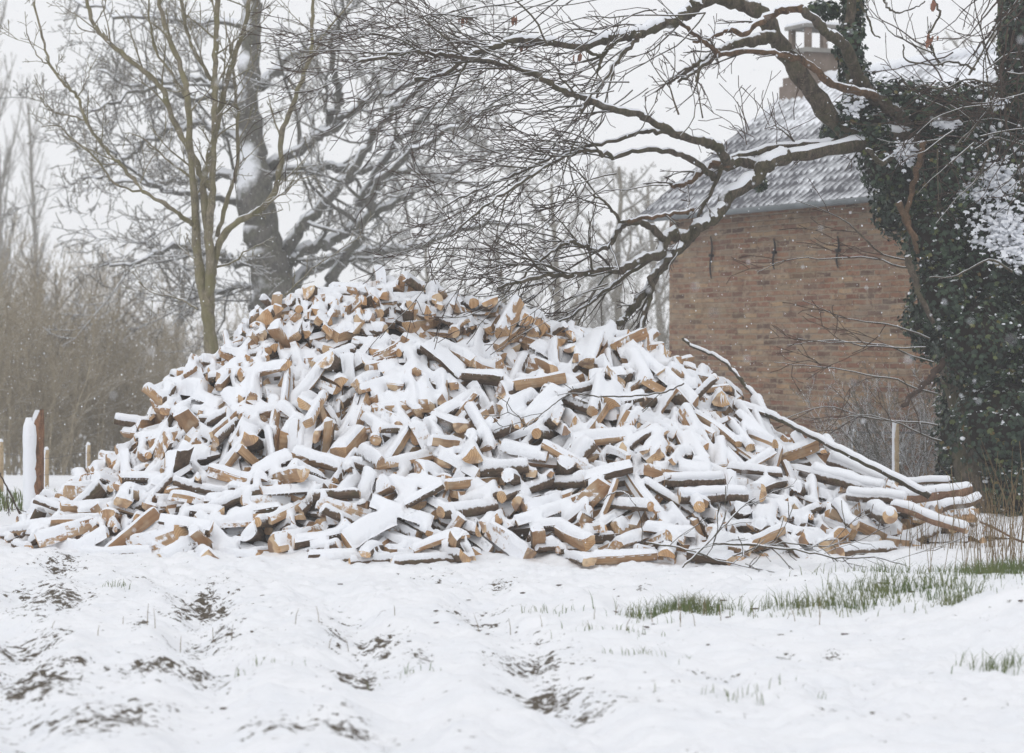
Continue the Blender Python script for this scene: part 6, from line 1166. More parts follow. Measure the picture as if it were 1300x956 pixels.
# front slope of pantiles
ss = np.arange(-.40, HLEN+.2, .021); sl_len = math.hypot(HW+.28, RZ-EZ+.1); tt = np.arange(0, sl_len, .05)
SS, TT = np.meshgrid(ss, tt)
rr = TT/sl_len
tv = -.28 + (HW+.28)*rr; tz = EZ - .06 + (RZ-EZ+.08)*rr
wave = np.sin(SS/.15*2*math.pi + 1.2*vnoise(SS, TT, 1.2, 6, 2)); fr = (TT/.25 + .25*vnoise(SS, TT, 2.5, 8, 2)) % 1
hgt = .014*wave + .018*(1-fr) + .01*vnoise(SS, TT, 3, 5, 2)
nrm_ = (Z*(HW+.28) - Vv*(RZ-EZ+.1)).normalized()
Pn = np.array(HA)[None, None] + SS[..., None]*np.array(U) + tv[..., None]*np.array(Vv) + tz[..., None]*np.array(Z) + hgt[..., None]*np.array(nrm_)
n1, n2_ = SS.shape; ii = (np.arange(n1-1)[:, None]*n2_ + np.arange(n2_-1)[None, :]).reshape(-1)
mb = MB(); mb.add(Pn.reshape(-1, 3), np.stack([ii, ii+1, ii+n2_+1, ii+n2_], -1))
ro = hb(mb, 'roof', M['tile'], None, True)
pan = .5 - .16*wave - .26*(fr-.5) + .30*smooth((rr-.45)/.4) + .05
a_ = ro.data.attributes.new('pan', 'FLOAT', 'POINT'); a_.data.foreach_set('value', pan.reshape(-1).astype(np.float32))
mb = MB(); q = [hp(-.4, -.28, EZ-.10), hp(HLEN+.2, -.28, EZ-.10), hp(HLEN+.2, HW, RZ-.03), hp(-.4, HW, RZ-.03), hp(-.4, 2*HW+.28, EZ-.10), hp(HLEN+.2, 2*HW+.28, EZ-.10)]
mb.add(q, [(0, 3, 2, 1), (3, 4, 5, 2)]); hb(mb, 'roof_board', M['core'])
mb = MB(); k_ = [hp(s, HW, RZ+.015+.012*math.sin(s*22)) for s in np.arange(-.4, HLEN+.2, .06)]
mb.tube([tuple(p) for p in k_], [.085]*len(k_), 8); hb(mb, 'ridge_snow', M['snow'], ro, True)
mb = MB(); k_ = [hp(s, -.33, EZ-.085) for s in np.arange(-.35, HLEN+.2, .3)]
flat_mat('zinc', (.17, .19, .20), .5, .3)
mb.tube([tuple(p) for p in k_], [.038]*len(k_), 8); hb(mb, 'gutter', M['zinc'], None, True)
# chimney
ch = thing('chimney', None, None); ch.parent = house
del_l = Quaternion((0, 0, 1), math.atan2(U.y, U.x))
def cbox(mb_, s, t, z0, z1, a, bdt): mb_.box(tuple(hp(s, t, (z0+z1)/2)), (a, bdt, z1-z0), del_l)
mb = MB(); cbox(mb, .02, HW, 3.9, 5.12, .62, .80); cbox(mb, .02, HW, 5.12, 5.24, .56, .72); cbox(mb, .02, HW, 5.24, 5.56, .46, .60); flat_mat('chimney_brick', (.16, .125, .10), .95, .3, (.25, .205, .175)); hb(mb, 'stack', M['chimney_brick'], ch)
mb = MB(); cbox(mb, .02, HW, 5.56, 5.62, .56, .70); cbox(mb, .02, HW, 5.90, 5.95, .54, .68); flat_mat('stone', (.30, .29, .27)); hb(mb, 'ledge', M['stone'], ch)
for a_2 in (-.20, .20):
    for b_2 in (-.26, 0, .26): mb = MB(); cbox(mb, .02+a_2, HW+b_2, 5.62, 5.90, .08, .07); hb(mb, 'flue_post', M['chimney_brick'], ch)
mb = MB(); mb.box(tuple(hp(.02, HW, 5.965)), (.52, .66, .04), del_l); mb.box(tuple(hp(-.2, HW, 5.64)), (.12, .66, .035), del_l); hb(mb, 'snow', M['snow'], ch)
def on_wall(px, py):
    # photo ray against the wall face
    dr = P(px, py, 1) - Vector((0, 0, CZ)); n = -Vv
    t = (HA - Vector((0, 0, CZ))).dot(n)/dr.dot(n)
    return Vector((0, 0, CZ)) + dr*t
for px, y0_, y1_ in ((905, 300, 354), (985, 303, 342), (1066, 300, 340)):
    mb = MB(); a = on_wall(px, y0_); c_ = on_wall(px+1, y1_)
    pts = []
    for i in range(9):
        t = i/8; p = a.lerp(c_, t) - Vv*.035 + U*(.03*math.sin(t*6.28)) ; pts.append(tuple(p))
    mb.tube(pts, [.008, .012, .014, .014, .014, .014, .014, .012, .007], 6)
    mb.tube([tuple(a.lerp(c_, .45)+Vv*.05), tuple(a.lerp(c_, .45)-Vv*.06)], [.02, .02], 6)
    hb(mb, 'wall_anchor', M['iron'], None, True)

# ------------------------------------------------------------------ branches
def cat(pts, n_sub=5):
    """Catmull-Rom through 3-D points"""
    p = [np.array(q, float) for q in pts]; p = [2*p[0]-p[1]] + p + [2*p[-1]-p[-2]]; out = []
    for i in range(1, len(p)-2):
        for j in range(n_sub):
            t = j/n_sub
            out.append(.5*((2*p[i]) + (-p[i-1]+p[i+1])*t + (2*p[i-1]-5*p[i]+4*p[i+1]-p[i+2])*t*t + (-p[i-1]+3*p[i]-3*p[i+1]+p[i+2])*t**3))
    out.append(p[-2]); return np.array(out)
def trace(px, d0, d1, r0, r1, seed=0, wob=.25, jit=.012, n_sub=5):
    """a limb seen through photo points, wandering in depth between d0 and d1; radii in photo px"""
    n = len(px); rs = random.Random(seed*7+n); pts = []
    w = 0
    for i, (x, y) in enumerate(px):
        t = i/max(1, n-1)
        if 0 < i: w = max(-.6, min(.6, w + rs.gauss(0, wob*.4)))
        pts.append(P(x, y, d0+(d1-d0)*t+w))
    c = cat(pts, n_sub)
    j = np.array([[rs.gauss(0, jit) for _ in range(3)] for _ in range(len(c))]); j[0] = 0
    c = c + j
    dd = c[:, 1]; t = np.linspace(0, 1, len(c)); r = (r0 + (r1-r0)*t)/F*dd
    r = r*(1 + .10*np.sin(np.arange(len(c))*1.3+seed))
    return c, r
def grow(mbs, p, d, L, r, lvl, A, rnd):
    """recursive bare branch. A: dict of maxl, nch, gn (gnarl), up, lenr, ang, segl"""
    n = max(3, int(L/A['segl'][lvl])); st = L/n
    pts = [np.array(p, float)]; d = np.array(d, float); d /= np.linalg.norm(d)+1e-9; ds = [d]
    up = A['up'][lvl]; gn = A['gn'][lvl]; bias = A.get('bias')
    for i in range(n):
        d = d + np.array([rnd.gauss(0, gn), rnd.gauss(0, gn), rnd.gauss(0, gn)+up])
        if bias is not None: d = d + np.array(bias)*.08
        d /= np.linalg.norm(d); pts.append(pts[-1]+d*st); ds.append(d)
    pts = np.array(pts); t = np.linspace(0, 1, n+1)
    rad = np.maximum(r*(1-.72*t), A['rmin'])
    mbs[min(lvl, len(mbs)-1)].tube(pts, rad, A['sides'][lvl], 0, False)
    if lvl < A['maxl']:
        nc = A['nch'][lvl]; nc = int(nc) + (rnd.random() < nc-int(nc))
        for k in range(nc):
            f = A.get('first', .2) + (1-A.get('first', .2))*(k+rnd.random())/nc; i = min(n-1, int(f*n))
            sprout(mbs, pts, rad, ds[i], i, L*A['lenr'][lvl]*rnd.uniform(.6, 1.15)*(1.15-.6*f), lvl+1, A, rnd, r*A['rr']*(1.1-.5*f))
def sprout(mbs, pts, rad, d, i, L, lvl, A, rnd, r):
    d = np.array(d); a = np.cross(d, [rnd.gauss(0, 1), rnd.gauss(0, 1), rnd.gauss(0, 1)]); a /= np.linalg.norm(a)+1e-9
    an = R(rnd.uniform(*A['ang'])); nd_ = d*math.cos(an) + a*math.sin(an)
    if A.get('flat'): nd_[1] *= A['flat']
    grow(mbs, pts[i], nd_, L, r, lvl, A, rnd)
def sprouts_along(mbs, c, rad, n, L, A, rnd, lvl=1, f0=.1, rk=.5, rcap=9.):
    t = np.gradient(c, axis=0); t /= np.linalg.norm(t, axis=1)[:, None]+1e-9
    for k in range(n):
        f = f0 + (1-f0)*(k+rnd.random())/n; i = min(len(c)-1, int(f*(len(c)-1)))
        sprout(mbs, c, rad, t[i], i, L*rnd.uniform(.5, 1.2), lvl, A, rnd, min(rad[i]*rk, rcap))
def snow_ridge(mb_, c, r, k=.8, seed=0):
    """snow lying along the top of a limb"""
    t = np.gradient(c, axis=0); t /= np.linalg.norm(t, axis=1)[:, None]+1e-9
    flat = np.clip((.86-np.abs(t[:, 2]))/.3, 0, 1)
    nz = np.array([noise.noise(Vector((p[0]*1.7+seed, p[1]*1.7, p[2]*1.7))) for p in c])
    w = np.clip(flat*(.85+.55*nz), 0, .95)
    rr_ = r*k*w*.92; rr_[0] = 0; rr_[-1] = 0
    q = c.copy(); q[:, 2] += r*.42*np.minimum(1, w*1.5) + .004; q[:, 1] -= r*.12
    mb_.tube(q, rr_, 8, 0, False)

# -- the big oak behind the heap
OD = 42.
oak = thing('oak_tree', 'big spreading bare oak with snow-plastered limbs behind the heap', 'tree', P(350, 433, OD)*1)
oak.location.z = gz(oak.location.x, OD); ol = np.array(oak.location)
def tb(mb_, name, mat, parent, off, sm=True):
    mb_.V = [v-off for v in mb_.V]; return mb_.build(name, mat, parent, sm)
oa = dict(maxl=4, nch=[5, 5, 4, 3, 0], gn=[.16, .2, .26, .28, .3], up=[.02, .03, .03, .02, 0], lenr=[.6, .55, .55, .5, .5], ang=(25, 68), segl=[.4, .28, .2, .15, .12], sides=[7, 5, 4, 3, 3], rmin=.007, rr=.45)
rnd = random.Random(4)
c, r = trace([(356, 600), (354, 480), (352, 400), (340, 340), (331, 290), (325, 245), (318, 180), (315, 120), (318, 60), (322, 0), (330, -70), (345, -150)], OD, OD, 31, 7, 1, .3, .03)
r = np.interp(np.linspace(0, 11, len(r)), range(12), [40, 34, 30, 24, 22, 24, 17, 14, 13, 12, 10, 7])/F*OD*(1+.05*np.sin(np.arange(len(r))*1.7))
mb = MB(); mb.tube(c, r, 14); tb(mb, 'trunk', M['oak_bark'], oak, ol)
OAK_L = [([(352, 350), (375, 327), (400, 312), (430, 300), (460, 280), (500, 255), (540, 235), (580, 212), (640, 190)], 10, 2, 1),
 ([(350, 335), (375, 300), (400, 270), (430, 240), (450, 215), (470, 180), (490, 150), (520, 120), (560, 90), (600, 50)], 9, 2, -1),
 ([(345, 225), (380, 216), (420, 213), (470, 218), (520, 215), (560, 225), (620, 240)], 8, 2, 1),
 ([(335, 215), (370, 197), (400, 175), (425, 160), (450, 140), (470, 125), (520, 105), (600, 75), (650, 40)], 8, 2, -2),
 ([(400, 175), (420, 150), (432, 125), (425, 100), (420, 60), (430, 20), (440, -30)], 6, 2, -2),
 ([(330, 110), (350, 88), (375, 68), (410, 42), (440, 20), (470, -20)], 7, 2, 2),
 ([(360, 372), (390, 345), (430, 330), (470, 318), (520, 315), (560, 300), (620, 283), (680, 290)], 9, 2, 3),
 ([(410, 385), (425, 345), (447, 310), (465, 270), (475, 240), (500, 210), (540, 180), (600, 150), (650, 120)], 9, 2, -3),
 ([(455, 262), (480, 212), (520, 165), (560, 130), (620, 110)], 6, 2, -1),
 ([(315, 232), (290, 220), (260, 226), (230, 229), (190, 232), (150, 228), (105, 225)], 7, 1.5, 1),
 ([(312, 262), (270, 250), (240, 246), (200, 238), (150, 200), (120, 190)], 5, 1.5, -2),
 ([(338, 330), (300, 336), (270, 320), (230, 315), (200, 320), (165, 335), (130, 340)], 6, 1.5, -1),
 ([(314, 180), (280, 165), (240, 160), (200, 172), (160, 200), (120, 215)], 6, 1.5, 2),
 ([(313, 112), (270, 105), (220, 100), (170, 105), (120, 85)], 6, 1.5, 0),
 ([(318, 30), (270, 28), (200, 24), (120, 10), (80, -10)], 5, 1.5, 2),
 ([(315, 150), (280, 120), (240, 125), (200, 110), (150, 125), (110, 150)], 5, 1.5, -2),
 ([(352, 385), (335, 378), (322, 385), (320, 410), (330, 430)], 5, 2, 0),
 ([(350, 360), (310, 365), (270, 372), (235, 380), (200, 370)], 5, 1.5, 1)]
oal = []
tw = [MB(), MB(), MB(), MB(), MB()]
for i, (px, r0, r1, dz) in enumerate(OAK_L):
    c, r = trace(px, OD, OD+dz*1.3, r0, r1, i+3, .5, .035)
    mb = MB(); mb.tube(c, r, 8); lo_ = tb(mb, 'limb', M['oak_bark'], oak, ol)
    sm_ = MB(); snow_ridge(sm_, c, r, .9, i); so_ = tb(sm_, 'snow', M['snow'], lo_, ol)
    sprouts_along(tw, c, r, 9 if px[-1][0] > 400 else 9, 2.1, oa, rnd, 1, .12, .42)
mb = MB()
for t_ in tw[:3]: mb.V += t_.V; mb.Fq += [(f+mb.n, m_) for f, m_ in t_.Fq]; mb.n += t_.n
tb(mb, 'branches', M['oak_bark'], oak, ol)
mb = MB()
for t_ in tw[3:]: mb.V += t_.V; mb.Fq += [(f+mb.n, m_) for f, m_ in t_.Fq]; mb.n += t_.n
tb(mb, 'twigs', M['far_bark'], oak, ol)

# -- the slim mossy tree
SD = 25.
slim = thing('slim_tree', 'slim young bare tree with mossy olive stems left behind the heap', 'tree', P(268, 433, SD)); slim.location.z = gz(slim.location.x, SD); sl_ = np.array(slim.location)
sa = dict(maxl=3, nch=[4, 4, 3, 0], gn=[.1, .12, .16, .2], up=[.05, .06, .05, .03], lenr=[.5, .5, .5, .4], ang=(30, 60), segl=[.15, .1, .06, .04], sides=[6, 5, 4, 3], rmin=.0035, rr=.5)
rnd = random.Random(8)
SL = [([(272, 640), (271, 520), (268, 440), (264, 400), (254, 345), (249, 300), (246, 238), (241, 176), (238, 125), (233, 95), (215, 50), (205, 15), (200, -30)], 13, 3, 0, 'trunk'),
 ([(266, 405), (266, 363), (266, 300), (269, 250), (271, 200), (272, 150), (273, 100), (274, 50), (276, 0), (278, -60)], 8, 4.5, 1, 'side_trunk'),
 ([(268, 240), (258, 226), (240, 190), (218, 148), (206, 113), (176, 85), (140, 55), (120, 30), (109, 0), (100, -30)], 5.5, 2.5, 2, 'side_trunk'),
 ([(264, 300), (258, 235), (266, 200), (275, 160), (288, 105), (300, 63), (313, 25), (318, -10)], 6, 3, 3, 'side_trunk'),
 ([(275, 150), (270, 108), (255, 80), (240, 50), (232, 10), (228, -20)], 4, 2, 4, 'side_trunk'),
 ([(249, 290), (241, 283), (215, 262), (186, 245), (170, 228), (150, 205), (135, 190), (110, 155), (98, 123), (83, 108), (63, 80), (52, 38), (42, 0)], 4, 1.5, 5, 'limb'),
 ([(268, 365), (271, 340), (283, 300), (308, 278), (330, 266), (348, 245), (356, 212), (358, 170), (373, 130), (386, 93), (395, 63), (397, 10), (398, -20)], 6.5, 2.2, 6, 'limb'),
 ([(386, 93), (401, 65), (418, 35), (443, 5), (460, -20)], 2, 1, 7, 'limb'),
 ([(276, 300), (290, 250), (299, 220), (302, 170), (300, 125), (296, 90), (290, 50)], 4, 1.8, 8, 'limb'),
 ([(251, 393), (238, 384), (221, 377), (197, 373), (180, 362), (169, 346)], 1.8, .8, 9, 'limb'),
 ([(286, 433), (325, 406), (352, 385), (376, 361), (400, 338), (425, 322), (460, 300)], 1.6, .7, 10, 'limb'),
 ([(272, 340), (300, 330), (308, 322), (330, 310)], 2, .8, 11, 'limb'),
 ([(186, 245), (145, 232), (120, 200), (85, 170), (75, 160), (52, 160)], 2, .8, 12, 'limb'),
 ([(107, 152), (90, 147), (72, 143), (58, 133), (46, 120)], 1.5, .7, 13, 'limb'),
 ([(98, 123), (106, 110), (115, 88), (125, 66)], 1.5, .7, 14, 'limb'),
 ([(63, 80), (55, 78), (42, 62), (33, 38)], 1.4, .7, 15, 'limb'),
 ([(308, 278), (330, 262), (360, 245), (380, 228), (400, 222)], 2, .7, 16, 'limb'),
 ([(241, 225), (210, 200), (180, 175), (155, 168)], 1.8, .7, 17, 'limb'),
 ([(240, 130), (222, 100), (198, 65), (190, 25), (188, -10)], 2.5, 1.2, 18, 'limb'),
 ([(140, 55), (125, 43), (100, 35), (95, 15)], 1.5, .7, 19, 'limb')]
tw = [MB(), MB(), MB(), MB()]
for i, (px, r0, r1, sd, nm) in enumerate(SL):
    c, r = trace(px, SD, SD+((sd % 5)-2)*.25, r0*.8, r1*.85, sd+20, .2, .006)
    if i < 2: r = r*np.interp(np.linspace(0, 1, len(r)), [0, .25, .5, 1], [1.1, .9, .68, .9])
    mb = MB(); mb.tube(c, r, 9 if r0 > 4 else 6); lo_ = tb(mb, nm, M['slim_bark'], slim, sl_)
    if r0 > 3.5 and i in (5, 6, 2):
        sm_ = MB(); snow_ridge(sm_, c, r, .6, i+30); tb(sm_, 'snow', M['snow'], lo_, sl_)
    n_ = 3 if len(px) < 5 else 9
    sprouts_along(tw, c, r, n_, .65 if r0 > 3 else .3, sa, rnd, 1 if r0 > 3 else 2, .35 if nm in ('trunk', 'side_trunk') else .25, .4, .012)
mb = MB()
for t_ in tw: mb.V += t_.V; mb.Fq += [(f+mb.n, m_) for f, m_ in t_.Fq]; mb.n += t_.n
tb(mb, 'twigs', M['slim_bark'], slim, sl_)

# ------------------------------------------------------------------ the ivy-clad tree with its long limbs
ID = 22.6
ivt = thing('ivy_clad_tree', 'ivy-smothered tree right of the heap with long snowy limbs reaching left', 'tree', P(1240, 433, ID)); ivt.location.z = 0; il = np.array(ivt.location)
BIG = [([(1250, 700), (1240, 600), (1225, 500), (1205, 400), (1190, 300), (1180, 220), (1176, 165)], 30, 15, 0, 0, 'trunk', 'limb_bark'),
 ([(1300, 700), (1295, 500), (1292, 300), (1288, 150), (1283, 40), (1280, -60)], 24, 14, .5, .8, 'trunk', 'limb_bark'),
 ([(1180, 170), (1150, 150), (1118, 130), (1090, 100), (1076, 63), (1055, 45), (1035, 28), (1018, 11)], 11, 5, 0, -1.2, 'limb', 'limb_bark'),
 ([(1018, 11), (988, 15), (963, 28), (943, 43), (925, 38), (900, 50), (880, 55)], 6, 2, -1.2, -1.6, 'limb', 'orange_bark'),
 ([(1112, 124), (1095, 118), (1063, 110), (1040, 93), (1015, 75), (988, 69), (950, 65), (915, 69), (903, 60), (881, 43), (862, 27)], 6, 2.4, -.2, -1.6, 'limb', 'orange_bark'),
 ([(1100, 185), (1060, 155), (1025, 108), (1000, 72), (983, 45), (963, 15), (935, 3), (905, -4), (888, 4), (876, 14), (856, 25), (831, 34), (811, 42), (790, 46), (765, 50), (740, 58), (690, 53), (651, 51), (628, 60), (596, 72), (560, 95), (530, 100)], 13, 2.6, 0, -2.2, 'limb', 'limb_bark'),
 ([(811, 42), (803, 55), (780, 80), (765, 106), (748, 123), (737, 142)], 3.5, 2, -1.9, -2.2, 'limb', 'limb_bark'),
 ([(788, 47), (765, 70), (759, 90)], 3, 2, -1.9, -1.9, 'limb', 'limb_bark'),
 ([(740, 57), (752, 68), (765, 70), (775, 60), (788, 48)], 2.5, 1.5, -2, -2, 'limb', 'limb_bark'),
 ([(983, 47), (965, 48), (950, 53), (925, 60), (911, 66), (895, 76), (881, 84), (862, 95), (848, 104)], 9, 3, -.8, -1.4, 'limb', 'limb_bark'),
 ([(911, 66), (895, 82), (880, 92), (863, 103)], 4, 2, -1.2, -1.4, 'limb', 'limb_bark'),
 ([(1185, 170), (1145, 171), (1100, 180), (1050, 190), (1000, 199), (960, 205), (925, 210), (905, 207)], 11, 6, 0, -.9, 'limb', 'limb_bark'),
 ([(1060, 180), (1020, 184), (980, 187), (945, 196), (921, 203)], 5, 4, -.2, -.7, 'limb', 'limb_bark'),
 ([(1000, 197), (976, 206), (954, 230), (926, 248), (908, 275), (886, 290), (873, 304), (853, 325), (838, 339), (826, 360), (810, 382), (797, 398), (785, 412)], 10.5, 4.2, -.6, -1.7, 'limb', 'limb_bark'),
 ([(873, 302), (856, 298), (843, 306), (836, 323), (813, 329), (788, 341), (745, 346), (725, 350), (696, 350), (664, 355), (630, 365)], 9, 1.8, -1.1, -2.3, 'limb', 'limb_bark'),
 ([(838, 338), (828, 352), (825, 378), (818, 398), (812, 428)], 4, 3, -1.4, -1.7, 'limb', 'limb_bark'),
 ([(843, 304), (828, 289), (815, 283), (795, 283), (783, 293), (775, 311), (753, 317), (733, 309), (720, 308), (700, 321), (670, 345), (640, 372)], 5, 1.4, -1.3, -2.4, 'limb', 'limb_bark'),
 ([(795, 283), (788, 281), (778, 268), (763, 253), (750, 244)], 2.5, 1.2, -1.6, -2, 'limb', 'limb_bark'),
 ([(795, 283), (810, 278), (840, 274), (865, 270), (880, 266)], 3, 2.5, -1.6, -1.3, 'limb', 'orange_bark'),
 ([(840, 320), (800, 345), (765, 372), (735, 395), (700, 415)], 3.5, 1.4, -1.4, -2.2, 'limb', 'limb_bark'),
 ([(926, 206), (921, 203), (913, 188), (903, 182), (891, 179), (858, 171), (840, 160), (816, 148), (791, 141), (748, 128), (715, 115), (690, 100), (665, 89), (640, 84), (606, 75), (580, 73), (545, 67), (520, 65), (495, 70), (450, 78)], 6.5, 2, -.9, -2.8, 'limb', 'limb_bark'),
 ([(906, 226), (901, 218), (873, 201), (848, 191), (816, 190), (783, 198), (760, 193), (735, 192), (705, 205), (670, 225), (630, 250), (600, 275), (570, 300)], 4.5, 1.3, -.9, -2.7, 'limb', 'limb_bark'),
 ([(858, 172), (833, 166), (816, 168), (778, 178), (740, 187), (710, 196), (670, 214), (640, 226), (600, 245), (560, 262)], 3.5, 1.2, -1.1, -2.6, 'limb', 'limb_bark'),
 ([(926, 209), (905, 207), (895, 215), (885, 222), (872, 233), (858, 236), (853, 232)], 5, 3, -1, -1.3, 'limb', 'orange_bark'),
 ([(921, 205), (905, 240), (890, 265), (884, 290)], 3, 2, -1, -1.2, 'limb', 'limb_bark'),
 ([(1088, 185), (1085, 120), (1079, 60), (1082, 0), (1085, -60)], 8, 6, .1, .1, 'side_trunk', 'limb_bark'),
 ([(1165, 230), (1160, 180), (1120, 205), (1100, 190)], 5, 3, -.2, -.3, 'limb', 'limb_bark'),
 ([(1172, 180), (1166, 210), (1158, 240), (1152, 270), (1158, 300), (1166, 320)], 4, 3, -.6, -.7, 'limb', 'orange_bark'),
 ([(1140, 257), (1152, 285), (1165, 305)], 5, 3, -.75, -.7, 'stub', 'orange_bark'),
 ([(1200, 455), (1185, 475), (1165, 495), (1148, 515)], 4.5, 3, -.2, -.8, 'stub', 'twig_bark'),
 ([(1152, 325), (1160, 350), (1168, 375), (1185, 410)], 5, 3, -.5, -.5, 'limb', 'limb_bark')]
ia = dict(maxl=3, nch=[4, 3.2, 2, 0], gn=[.08, .14, .18, .22], up=[-.015, -.008, 0.01, .03], lenr=[.6, .62, .55, .5], ang=(16, 52), segl=[.12, .10, .09, .07], sides=[6, 4, 3, 3], rmin=.0036, rr=.55, bias=(-1, 0, -.25))
rnd = random.Random(21)
tw = [MB(), MB(), MB(), MB()]; nl = 0
for i, (px, r0, r1, e0, e1, nm, mt) in enumerate(BIG):
    c, r = trace(px, ID+e0, ID+e1, r0, r1, i+50, .22, .008)
    mb = MB(); mb.tube(c, r, 12 if r0 > 6 else 7); lo_ = tb(mb, nm, M[mt], ivt, il)
    if nm == 'limb' and r0 > 2.9:
        sm_ = MB(); snow_ridge(sm_, c, r, 1.0 if i in (5, 11, 13, 12) else .8, i+60); tb(sm_, 'snow', M['snow'], lo_, il)
    if nm == 'limb' and px[-1][0] < 960:
        x_end = px[-1][0]; n_ = 12 if len(px) > 9 else 6
        far_ = x_end < 760
        sprouts_along(tw, c, r, int(n_*(1.15 if far_ else .5)), 1.0 if far_ else .4, ia, rnd, 1, .42 if far_ else .3, .5, .012)
# the dense spray of long thin twigs hanging to the left of the limbs
def spray(x0, y0, x1, y1, n, dirpx, L, sd, lvl=1, r=.009):
    rs = random.Random(sd)
    for k in range(n):
        p = P(rs.uniform(x0, x1), rs.uniform(y0, y1), ID - rs.uniform(1.4, 2.9))
        a = dirpx[0] + rs.gauss(0, dirpx[1]); d_ = (math.cos(R(a)), rs.gauss(0, .25), math.sin(R(a)))
        grow(tw, p, d_, L*rs.uniform(.6, 1.3), r*rs.uniform(.6, 1), lvl, ia, rs)
spray(560, -20, 900, 30, 14, (190, 25), 1.8, 1)
spray(520, 40, 740, 110, 13, (185, 28), 1.4, 2)
spray(500, 55, 640, 85, 11, (165, 25), 1.2, 3)
spray(620, 90, 850, 200, 10, (212, 18), 1.6, 4)
spray(660, 190, 850, 240, 7, (205, 18), 1.5, 5)
spray(640, 300, 800, 380, 9, (190, 22), 1.1, 6)
spray(700, 90, 900, 175, 8, (60, 50), .5, 7)
spray(930, 150, 1010, 185, 12, (100, 30), .5, 8, 2, .006)
ia2 = dict(ia); ia2['bias'] = (-1, 0, -.05)
for px0, py0, ang, L in ((1190, 540, 160, 1.5), (1175, 441, 178, 1.3), (1180, 430, 150, 1.4), (1190, 500, 155, 1.6), (1160, 340, 170, 1.5), (1185, 460, 140, 1.3), (1195, 560, 150, 1.1), (1150, 330, 165, 1.2)):
    grow(tw, P(px0, py0, ID-.3), (math.cos(R(ang)), rnd.gauss(0, .1), math.sin(R(ang))*.7), L, .010, 1, ia2, rnd)
# brown tangle and hanging shoots at the upper right
ia3 = dict(ia); ia3.update(bias=None, gn=[.12, .16, .2, .2], nch=[4, 3, 2, 0])
for k in range(46):
    p = P(rnd.uniform(1180, 1330), rnd.uniform(60, 200), ID-rnd.uniform(.5, 1.0)); a = rnd.uniform(0, 360)
    grow(tw, p, (math.cos(R(a)), -.1, math.sin(R(a))*.6), rnd.uniform(.5, 1.1), .009, 1 if k % 2 else 2, ia3, rnd)
for k in range(26):
    p = P(rnd.uniform(1255, 1330), rnd.uniform(-60, 160), ID-rnd.uniform(.6, 1.0))
    grow(tw, p, (rnd.gauss(-.2, .2), -.1, -1), rnd.uniform(.6, 1.4), .010, 2, ia3, rnd)
for pxs in ([(1238, 88), (1210, 78), (1185, 82), (1150, 76), (1147, 57)], [(1185, 0), (1193, 18), (1180, 42), (1184, 62), (1192, 85)], [(1092, 5), (1104, 28), (1108, 42), (1118, 48)], [(1122, 0), (1130, 12), (1142, 16), (1160, 10), (1175, 2)],
            [(1230, 95), (1262, 40), (1300, -10)], [(1285, 345), (1255, 330), (1215, 350), (1180, 352)], [(1300, 130), (1260, 110), (1230, 100), (1200, 112), (1170, 108)], [(1238, 190), (1262, 175), (1300, 185)]):
    c, r = trace(pxs, ID-.7, ID-.8, 1.6, .8, 90, .1, .004); tw[1].tube(c, r*1.1, 5, 0, False)
for nm, ts, mt in (('branches', tw[:2], 'limb_bark'), ('twigs', tw[2:], 'twig_bark')):
    mb = MB()
    for t_ in ts: mb.V += t_.V; mb.Fq += [(f+mb.n, m_) for f, m_ in t_.Fq]; mb.n += t_.n
    tb(mb, nm, M[mt], ivt, il)
# last year's leaves still hanging
mb = MB()
for (px, py, n) in ((1184, 52, 7), (1182, 10, 5), (655, 28, 3), (732, 76, 2), (660, 60, 4), (668, 62, 3), (590, 30, 3)):
    for k in range(n):
        p0 = P(px+rnd.uniform(-7, 7), py-8+rnd.uniform(-4, 4), ID-.8); L = rnd.uniform(.05, .11); w_ = L*.22; a = rnd.uniform(0, 6.28); ca, sa_ = math.cos(a), math.sin(a)
        pr = [(0, 0), (w_, -.35*L), (.7*w_, -.75*L), (0, -L), (-.8*w_, -.7*L), (-w_, -.3*L)]
        mb.add([tuple(p0+Vector((x*ca+.15*z_*rnd.uniform(.5, 1), x*sa_+.01*math.sin(z_*60), z_))) for x, z_ in pr], [(0, 1, 2, 3, 4, 5)])
tb(mb, 'dead_leaves', M['deadleaf'], ivt, il, False)
# ivy
BL = [(1120, 128, 30, 24), (1150, 132, 36, 30), (1180, 140, 36, 32), (1215, 145, 42, 36), (1258, 150, 46, 44), (1292, 60, 26, 70), (1300, -20, 30, 60), (1330, 120, 40, 90), (1118, 205, 26, 34), (1150, 225, 42, 48), (1135, 265, 26, 34), (1200, 220, 48, 56),
      (1250, 225, 50, 66), (1300, 240, 50, 80), (1185, 300, 40, 46), (1238, 325, 56, 66), (1300, 345, 52, 80), (1195, 372, 38, 46), (1172, 405, 24, 26), (1186, 425, 28, 30), (1240, 430, 54, 60),
      (1300, 450, 50, 80), (1226, 500, 36, 50), (1275, 540, 60, 70), (1216, 560, 28, 50), (1238, 608, 46, 36), (1300, 615, 50, 44), (1215, 610, 26, 30), (1340, 300, 50, 120), (1340, 500, 50, 120),
      (1084, -10, 15, 30), (1082, 25, 15, 30), (1079, 60, 17, 28), (1084, 95, 18, 26), (1092, 130, 20, 26), (1075, 150, 18, 22), (1060, 165, 16, 16), (1094, 165, 22, 22), (1108, 165, 20, 24), (1052, 12, 12, 10), (965, 232, 6, 8), (1038, 8, 10, 7)]
rs = np.random.RandomState(3)
mb = MB(); core_ = MB(); sn = MB()
